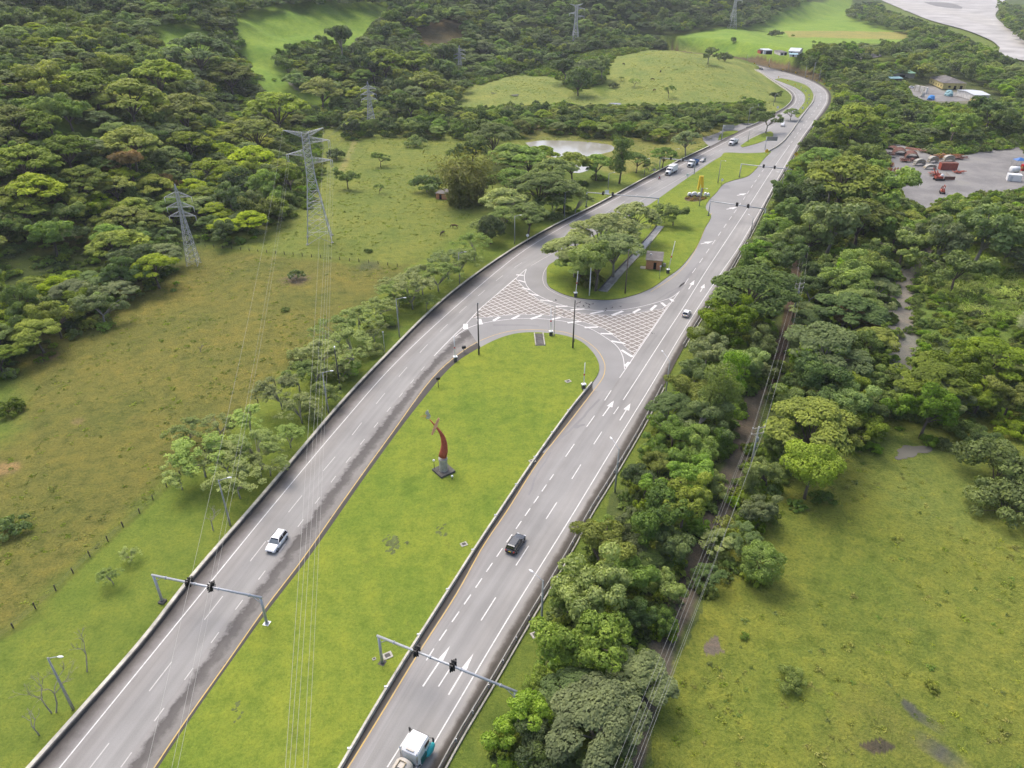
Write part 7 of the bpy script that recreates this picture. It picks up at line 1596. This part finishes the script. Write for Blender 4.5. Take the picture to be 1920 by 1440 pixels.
house('shack', 'teal roofed lean-to before the white gabled house of the hamlet', gp(1494,107,zt), gp(1480,106.5,zt), gp(1481,104,zt), zt, 1.8, M['wallwhite'], M['roofblue'], .4, 'gable', .5, [('u',.5,1.2,0,1.6,'door')], 'shack')
house('small_house', 'low reddish brick shed half hidden under the bamboo', gp(845,376), gp(818,374), gp(820,365), .2, 2.2, M['brick'], M['roofgrey'], .4, 'flat', .3, [('u',.3,1,0,1.9,'door')], 'shed')
# block wall and covered heaps in the village yard
x, y = gp(1714,170); x2, y2 = gp(1737,176); yw = math.atan2(y2-y, x2-x); Lw = math.hypot(x2-x, y2-y)
t = thing('block_wall', 'pale wall of upright concrete blocks before the yellow house', 'wall', (x, y, .3), yw)
nb = 8
for k in range(nb): m = MB(); m.box((Lw*(k+.5)/nb, 0, 1.8), (Lw/nb*.86, 1.2, 3.6+.3*(k % 2))); m.build('block', M['wallwhite'] if k % 3 else M['concrete'], t)
def heap(px, py, w_, d_, h_, mat, name, label, cat, grp=None, seed=1, z0=0.3):
    x, y = gp(px, py); t = thing(name, label, cat, (x, y, z0), seed*.7, grp); r_ = np.random.default_rng(seed); m = MB(); n, k_ = 14, 6; secs = []
    for j in range(k_+1):
        a = j/k_; s_ = math.cos(a*math.pi/2)**.6 if j < k_ else .03; secs.append([(w_/2*s_*(1+.12*r_.normal())*math.cos(2*math.pi*i/n), d_/2*s_*(1+.12*r_.normal())*math.sin(2*math.pi*i/n), h_*math.sin(a*math.pi/2)*(1+.05*r_.normal())) for i in range(n)])
    m.loft(secs, 0, True, False); m.build('cover', mat, t)
    m = MB()
    for i in range(6): a = i*1.05; m.box((w_/2*.95*math.cos(a), d_/2*.95*math.sin(a), .15), (.5,.4,.3), a)
    m.build('weights', M['concrete'], t); return t
heap(1745,187,7.5,4,2.6,M['bluetarp'],'tarpaulin_heap','bright blue tarpaulin over a heap at the yard edge','tarpaulin','covered heaps',1)
heap(1778,180,7,5,3.6,M['roofblue'],'tarpaulin_heap','pale blue covered heap below the yellow house','tarpaulin','covered heaps',2)
heap(1729,182,2.6,2.6,3.2,M['tank'],'storage_tank','cream storage tank left of the bright blue tarpaulin','tank',None,3)
car('white car parked at the left of the village yard', (*gp(1708,166), .4), .2, M['carwhite'], 'sedan', 'parked cars')
# ---- yard with tunnel formwork and machines
def halfpipe(px, py, yaw, r_, ln, mat, label, flat=.8):
    x, y = gp(px, py); t = thing('tunnel_formwork', label, 'formwork', (x, y, .06), yaw, 'steel tunnel formwork shells'); m = MB(); n = 14; th = .22
    P = [(r_*math.cos(math.pi*k/n), r_*flat*math.sin(math.pi*k/n)) for k in range(n+1)]; Q = [((r_-th)*math.cos(math.pi*k/n), (r_*flat-th)*math.sin(math.pi*k/n)) for k in range(n, -1, -1)]
    m.prism(P+Q, 0, ln); m.build('shell', M['rust'], t)
    m = MB()
    for yy in (0, ln):
        P2 = [((r_+.14)*math.cos(math.pi*k/n), (r_*flat+.14)*math.sin(math.pi*k/n)) for k in range(n+1)]; m.prism(P2+[(a*.9, b*.9) for a, b in P2[::-1]], yy-.12, yy+.12)
    m.build('rim_ring', M['tan'], t)
    m = MB()
    for k in range(3): P2 = [((r_+.08)*math.cos(math.pi*j/n), (r_*flat+.08)*math.sin(math.pi*j/n)) for j in range(n+1)]; yy = ln*(k+1)/4; m.prism(P2+[(a*.97, b*.97) for a, b in P2[::-1]], yy-.05, yy+.05)
    m.build('stiffener_rib', M['rust'], t)
halfpipe(1688,292,-.35,3.0,7.5,0,'left rusty half pipe tunnel form with pale rim in the yard')
halfpipe(1710,298,-.35,3.0,7.5,0,'right rusty half pipe tunnel form with pale rim in the yard')
halfpipe(1668,281,-.8,2.3,5,0,'rusty curved form lying behind the left half pipe',.5)
halfpipe(1727,282,.9,1.8,7,0,'low rusty form behind the stacked steel rings',.35)
def ringstack(px, py, yaw, label, r_=2.9, n=5, mat='tan'):
    x, y = gp(px, py); t = thing('steel_ring_stack', label, 'steel rings', (x, y, .1), yaw, 'stacked curved steel segments')
    for k in range(n):
        m = MB(); P = [(r_*(1-.04*k)*math.cos(a), r_*.42*math.sin(a)+.0) for a in np.linspace(.15, math.pi-.15, 12)]; Q = [(a*.86, b*.80) for a, b in P[::-1]]
        m.prism(P+Q, -.9+.0*k, .9); o = m.build('segment', M[mat] if k % 2 else M['concrete'], t); o.location = (random.uniform(-.15,.15), random.uniform(-.15,.15), .42*k)
for i, a in enumerate([(1723,310,.2,'tan curved steel segments nearest the half pipes'),(1748,305,.3,'tan curved steel segments in the middle of the stack row'),(1743,317,.1,'low tan curved segments in front of the row'),(1778,303,.1,'pale curved segments behind the rusty container')]): ringstack(*a, n=5 if i != 2 else 3)
def framepile(px, py, w_, d_, h_, mat, label, seed, name='frame_pile', n=34, grp='piles of steel frames'):
    x, y = gp(px, py); t = thing(name, label, 'scrap pile', (x, y, .06), 0, grp); r_ = np.random.default_rng(seed)
    for part, cnt, mt in (('bar', n, mat), ('plate', n//4, 'rust')):
        m = MB()
        for k in range(cnt):
            a = np.array([r_.uniform(-w_/2, w_/2), r_.uniform(-d_/2, d_/2), r_.uniform(.1, h_)]); an = r_.uniform(-.5, .5)+(r_.uniform() < .4)*1.57; ln = r_.uniform(1.2, 3.2)
            if part == 'bar': m.tube([a, a+np.array([math.cos(an)*ln, math.sin(an)*ln, r_.uniform(-.5, .5)*.6])], r_.uniform(.08, .16), 4)
            else: m.box(tuple(a), (ln*.7, ln*.5, .1), an)
        m.build(part, M[mt], t)
framepile(1780,295,8,3,1.6,'ochre','heap of orange steel frames behind the rings',3); framepile(1795,299,5,2.5,1.2,'rust','brown scrap at the right end of the orange frames',4)
framepile(1664,295,5,3,2.4,'poledark','dark tangled scrap heap at the left yard edge',5); framepile(1737,286,8,2,1.3,'tan','long tangle of tan bars behind the rings',6)
framepile(1700,303,6,3,1.5,'rust','rusty plates and bars between the half pipes and rings',11,n=40); framepile(1762,298,6,3,1.8,'ochre','orange and rust frames behind the middle rings',12,n=40); framepile(1752,330,4,2,1.3,'red','red steel bars left of the drill machine',13,n=24); framepile(1795,325,3,2,.9,'red','red steel bars at the right of the drill machine',14,n=18)
def rack(px, py, label):
    x, y = gp(px, py); t = thing('steel_rack', label, 'rack', (x, y, .06), .12, 'steel racks')
    for i in range(6):
        m = MB(); m.box((i*1.5, 0, 1.5), (.28,.28,3.0)); m.box((i*1.5, 1.6, 1.3), (.28,.28,2.6)); m.build('upright', M['tan'] if i % 2 else M['ochre'], t)
    for z_ in (.8, 1.9): m = MB(); m.box((3.7, 0, z_), (8.0,.16,.2)); m.box((3.7, 1.6, z_), (8.0,.16,.2)); m.build('cross_rail', M['red'], t)
    m = MB(); m.box((3.7,.8,.5), (7.0,1.2,.5)); m.build('stored_plates', M['ochre'], t)
rack(1656,328,'orange and tan steel rack with uprights at the left of the yard'); framepile(1663,312,4,2,1.4,'ochre','small orange pile behind the steel rack',8); framepile(1685,338,5,2,.9,'ochre','low ochre pile in front of the steel rack',9)
x, y = gp(1776,318); t = thing('rusty_container', 'long rust red container behind the drill machine', 'container', (x, y, .06), -.06); m = MB(); m.box((0,0,1.5), (7.2,2.6,2.9)); m.build('body', M['red'], t); m = MB()
for k in range(16): m.box((-3.4+.45*k,-1.33,1.5), (.12,.06,2.6))
m.build('ribs', M['rust'], t); m = MB(); m.box((0,0,3.0), (7.3,2.7,.12)); m.build('lid', M['rust'], t)
def machine(px, py, yaw, label, s=1.0, ramp=True):
    x, y = gp(px, py); t = thing('drill_rig', label, 'machine', (x, y, .06), yaw, 'red machines', s)
    for sg in (-1, 1): m = MB(); m.prism([(-1.8,0),(1.8,0),(2.2,.4),(1.8,.8),(-1.8,.8),(-2.2,.4)], sg*.95-.22, sg*.95+.22); m.build('track', M['tyre'], t)
    m = MB(); m.box((-.3,0,1.3), (3.2,1.7,.9)); m.build('body', M['red'], t); m = MB(); m.ell((.7,-.3,2.1), (.7,.6,.65), 10, 6); m.build('cab', M['white'], t)
    m = MB(); m.tube([(-1.2,.3,1.6),(-2.4,.4,3.6),(-3.4,.4,5.0)], [.28,.25,.2], 5); m.tube([(-1.0,-.4,1.5),(-1.9,-.4,4.2)], .22, 5); m.build('boom', M['red'], t)
    m = MB(); m.tube([(.2,.6,2.0),(.1,.6,3.0)], .1, 6); m.build('exhaust', M['poledark'], t)
    if ramp:
        m = MB()
        for k in range(8): m.tube([(2.0+.55*k,-1.2,.2),(2.4+.55*k,.2,3.2-.34*k)], .07, 4)
        m.box((4.2,-.4,.9), (4.6,.12,1.4), 0); m.build('lattice_frame', M['rust'], t)
machine(1760,338,.0,'red drill machine with white cab and lattice frame before the container'); machine(1766,362,1.2,'smaller red machine with tangled frame at the lower yard',.8)
x, y = gp(1899,339); t = thing('white_container', 'white box container at the right edge of the yard', 'container', (x, y, .06), -.35); m = MB(); m.box((0,0,1.4), (5.0,3.2,2.6)); m.build('body', M['carwhite'], t); m = MB(); m.box((0,0,2.74), (5.1,3.3,.1)); m.build('lid', M['white'], t); m = MB(); m.box((-1.2,-1.62,1.1), (1.0,.05,2.0)); m.build('door', M['roofwhite'], t)
x, y = gp(1900,325); t = thing('white_tank', 'white rounded tank behind the white container', 'tank', (x, y, .06)); m = MB(); m.tube([(-1.9,0,1.7),(-1.7,0,1.7),(1.7,0,1.7),(1.9,0,1.7)], [.8,1.35,1.35,.8], 14); m.build('vessel', M['carwhite'], t); m = MB(); m.box((-1,0,.35),(.4,2,.7)); m.box((1,0,.35),(.4,2,.7)); m.build('cradle', M['concrete'], t)
x, y = gp(1909,311); t = thing('blue_canopy', 'blue canopy tent at the right picture edge above the white tank', 'tent', (x, y, .06)); m = MB(); m.add([(-2.4,-1.8,2.6),(2.4,-1.8,2.6),(2.4,1.8,2.6),(-2.4,1.8,2.6),(0,0,3.8)], [(0,1,4),(1,2,4),(2,3,4),(3,0,4),(3,2,1,0)]); m.build('canopy', M['blue'], t)
for a in (-2.2, 2.2):
    for b in (-1.6, 1.6): m = MB(); m.tube([(a,b,0),(a,b,2.6)], .07, 6); m.build('leg', M['steel'], t)
x, y = gp(1916,320); t = thing('orange_crate_stack', 'bright orange red crates at the right picture edge beside the tent', 'crates', (x, y, .06), .3)
for k in range(3): m = MB(); m.box((0,0,.45+.95*k), (1.9-.2*k,1.3,.9)); m.build('crate', M['ochre'] if k % 2 else M['redtxt'], t)
# bare trees on the lower left verge
def bare_tree(px, py, h, label, seed, mat='barkpale'):
    x, y, z = TP(px, py); t = thing('bare_tree', label, 'tree', (x, y, z), seed*1.3, 'bare trees on the left verge'); r_ = np.random.default_rng(seed); tr, cr = MB(), MB()
    def grow(mb, p, d, ln, rad, dep):
        q = p+d*ln*.5+Vector(r_.normal(size=3)*.04*ln); e = q+(d+Vector(r_.normal(size=3)*.18)).normalized()*ln*.5; mb.tube([p, q, e], [rad, rad*.85, rad*.65], 4, cap=False)
        if dep == 0: return
        for k in range(2+int(r_.uniform() < .6)):
            a = r_.uniform(0, 6.28); sp_ = r_.uniform(.35, .8); nd = (d+Vector((math.cos(a)*sp_, math.sin(a)*sp_, r_.uniform(-.1, .25)))).normalized(); grow(cr, e, nd, ln*r_.uniform(.55, .75), rad*.6, dep-1)
    lean = Vector((r_.uniform(-.35, .1), r_.uniform(-.2, .2), 1)).normalized(); grow(tr, Vector((0,0,-.1)), lean, h*.42, .11, 4)
    tr.build('trunk', M[mat], t); cr.build('branches', M[mat], t)
for i, a in enumerate([(97,1337,6.5,'bare tree left of the lower left lamp, nearer to it'),(105,1336,7.5,'bare slender tree forking just beside the lower left lamp'),(163,1260,6.0,'bare leaning tree above the lower left lamp'),(73,1378,4.0,'low bare tree at the lower left below the others'),(400,995,4.5,'bare thin tree left of the lamp by the barrier'),(450,882,4.0,'dark thin tree between the pale verge trees'),(490,893,4.2,'thin leaning tree right of the pale verge trees'),(375,660,1.8,'dead pale bush in the middle of the left pasture')]): bare_tree(*a, i+1)
for i, a in enumerate([(556,530,3.2,'wide low bare bush on bare soil in the pasture'),(250,345,11,'dead pale tree standing out of the hillside forest'),(372,372,12,'bare pale trunk at the hillside forest edge right of the dead tree')]): bare_tree(*a, i+20)
tree_list_extra = [(556,519,34,'bush','grey','low wide bush crown on the bare soil patch of the pasture')]
for px, py, w_, kd, mt, lb in tree_list_extra:
    p = TP(px, py+6); root = thing('shrub', lb, 'shrub', p, 0, None, 2.6); o = bpy.data.objects.new('foliage', crown_mesh('bush', 2, 1, mt)); COL.objects.link(o); o.parent = root; o.location = (0, 0, .25); o2 = bpy.data.objects.new('stem', trunk_mesh('bush', 2)); COL.objects.link(o2); o2.parent = root
# litter and stones on the grass, tiny but there
for i, (a, b) in enumerate([(622,989),(406,1316),(845,897),(1229,1222),(1160,1155)]): pass
# ---------------------------------------------------------------- light, air and camera
w = bpy.data.worlds.new('World'); SC.world = w; w.use_nodes = True; nt = w.node_tree
bg = nt.nodes['Background']; sky = nt.nodes.new('ShaderNodeTexSky'); sky.sky_type = 'NISHITA'; sky.sun_disc = False
SUN_EL, SUN_AZ = 58, -35
sky.sun_elevation = R(SUN_EL); sky.sun_rotation = R(SUN_AZ); sky.dust_density = 4.5; sky.air_density = .7; sky.ozone_density = .6
nt.links.new(sky.outputs[0], bg.inputs[0]); bg.inputs[1].default_value = .14
sl = bpy.data.lights.new('sun', 'SUN'); sl.energy = .6; sl.angle = R(35); sl.color = (1, .96, .89)
so = bpy.data.objects.new('sun', sl); COL.objects.link(so)
# sky.sun_rotation turns clockwise from +Y
dv = Vector((math.sin(R(SUN_AZ))*math.cos(R(SUN_EL)), math.cos(R(SUN_AZ))*math.cos(R(SUN_EL)), math.sin(R(SUN_EL))))
so.rotation_euler = dv.to_track_quat('Z', 'Y').to_euler(); so.location = (0, 0, 200)
if HAZE:
    hm = bpy.data.materials.new('thin_air'); hm.use_nodes = True; n_ = hm.node_tree
    for q in list(n_.nodes): n_.nodes.remove(q)
    o_ = n_.nodes.new('ShaderNodeOutputMaterial'); v_ = n_.nodes.new('ShaderNodeVolumePrincipled'); v_.inputs['Density'].default_value = HAZE; v_.inputs['Color'].default_value = (.86,.91,.97,1); v_.inputs['Anisotropy'].default_value = .2
    n_.links.new(v_.outputs[0], o_.inputs['Volume'])
    hb = MB(); hb.box((0, 0, 150), (19000, 19000, 306)); ho = hb.build('haze', hm); ho['kind'] = 'stuff'
cam = bpy.data.cameras.new('camera'); cam.sensor_width = 36; cam.lens = 36*FPX/1920; cam.clip_start = .5; cam.clip_end = 20000
co = bpy.data.objects.new('camera', cam); COL.objects.link(co); co.location = (0, 0, CH); co.rotation_euler = (math.pi/2-PITCH, 0, 0); SC.camera = co
SC.view_settings.view_transform = 'Standard'; SC.view_settings.look = 'None'; SC.view_settings.gamma = 1; SC.view_settings.exposure = EXPO
SC.cycles.max_bounces = 7; SC.cycles.diffuse_bounces = 5; SC.cycles.glossy_bounces = 2; SC.cycles.transmission_bounces = 3; SC.cycles.volume_bounces = 0; SC.cycles.transparent_max_bounces = 4
SC.cycles.use_denoising = True
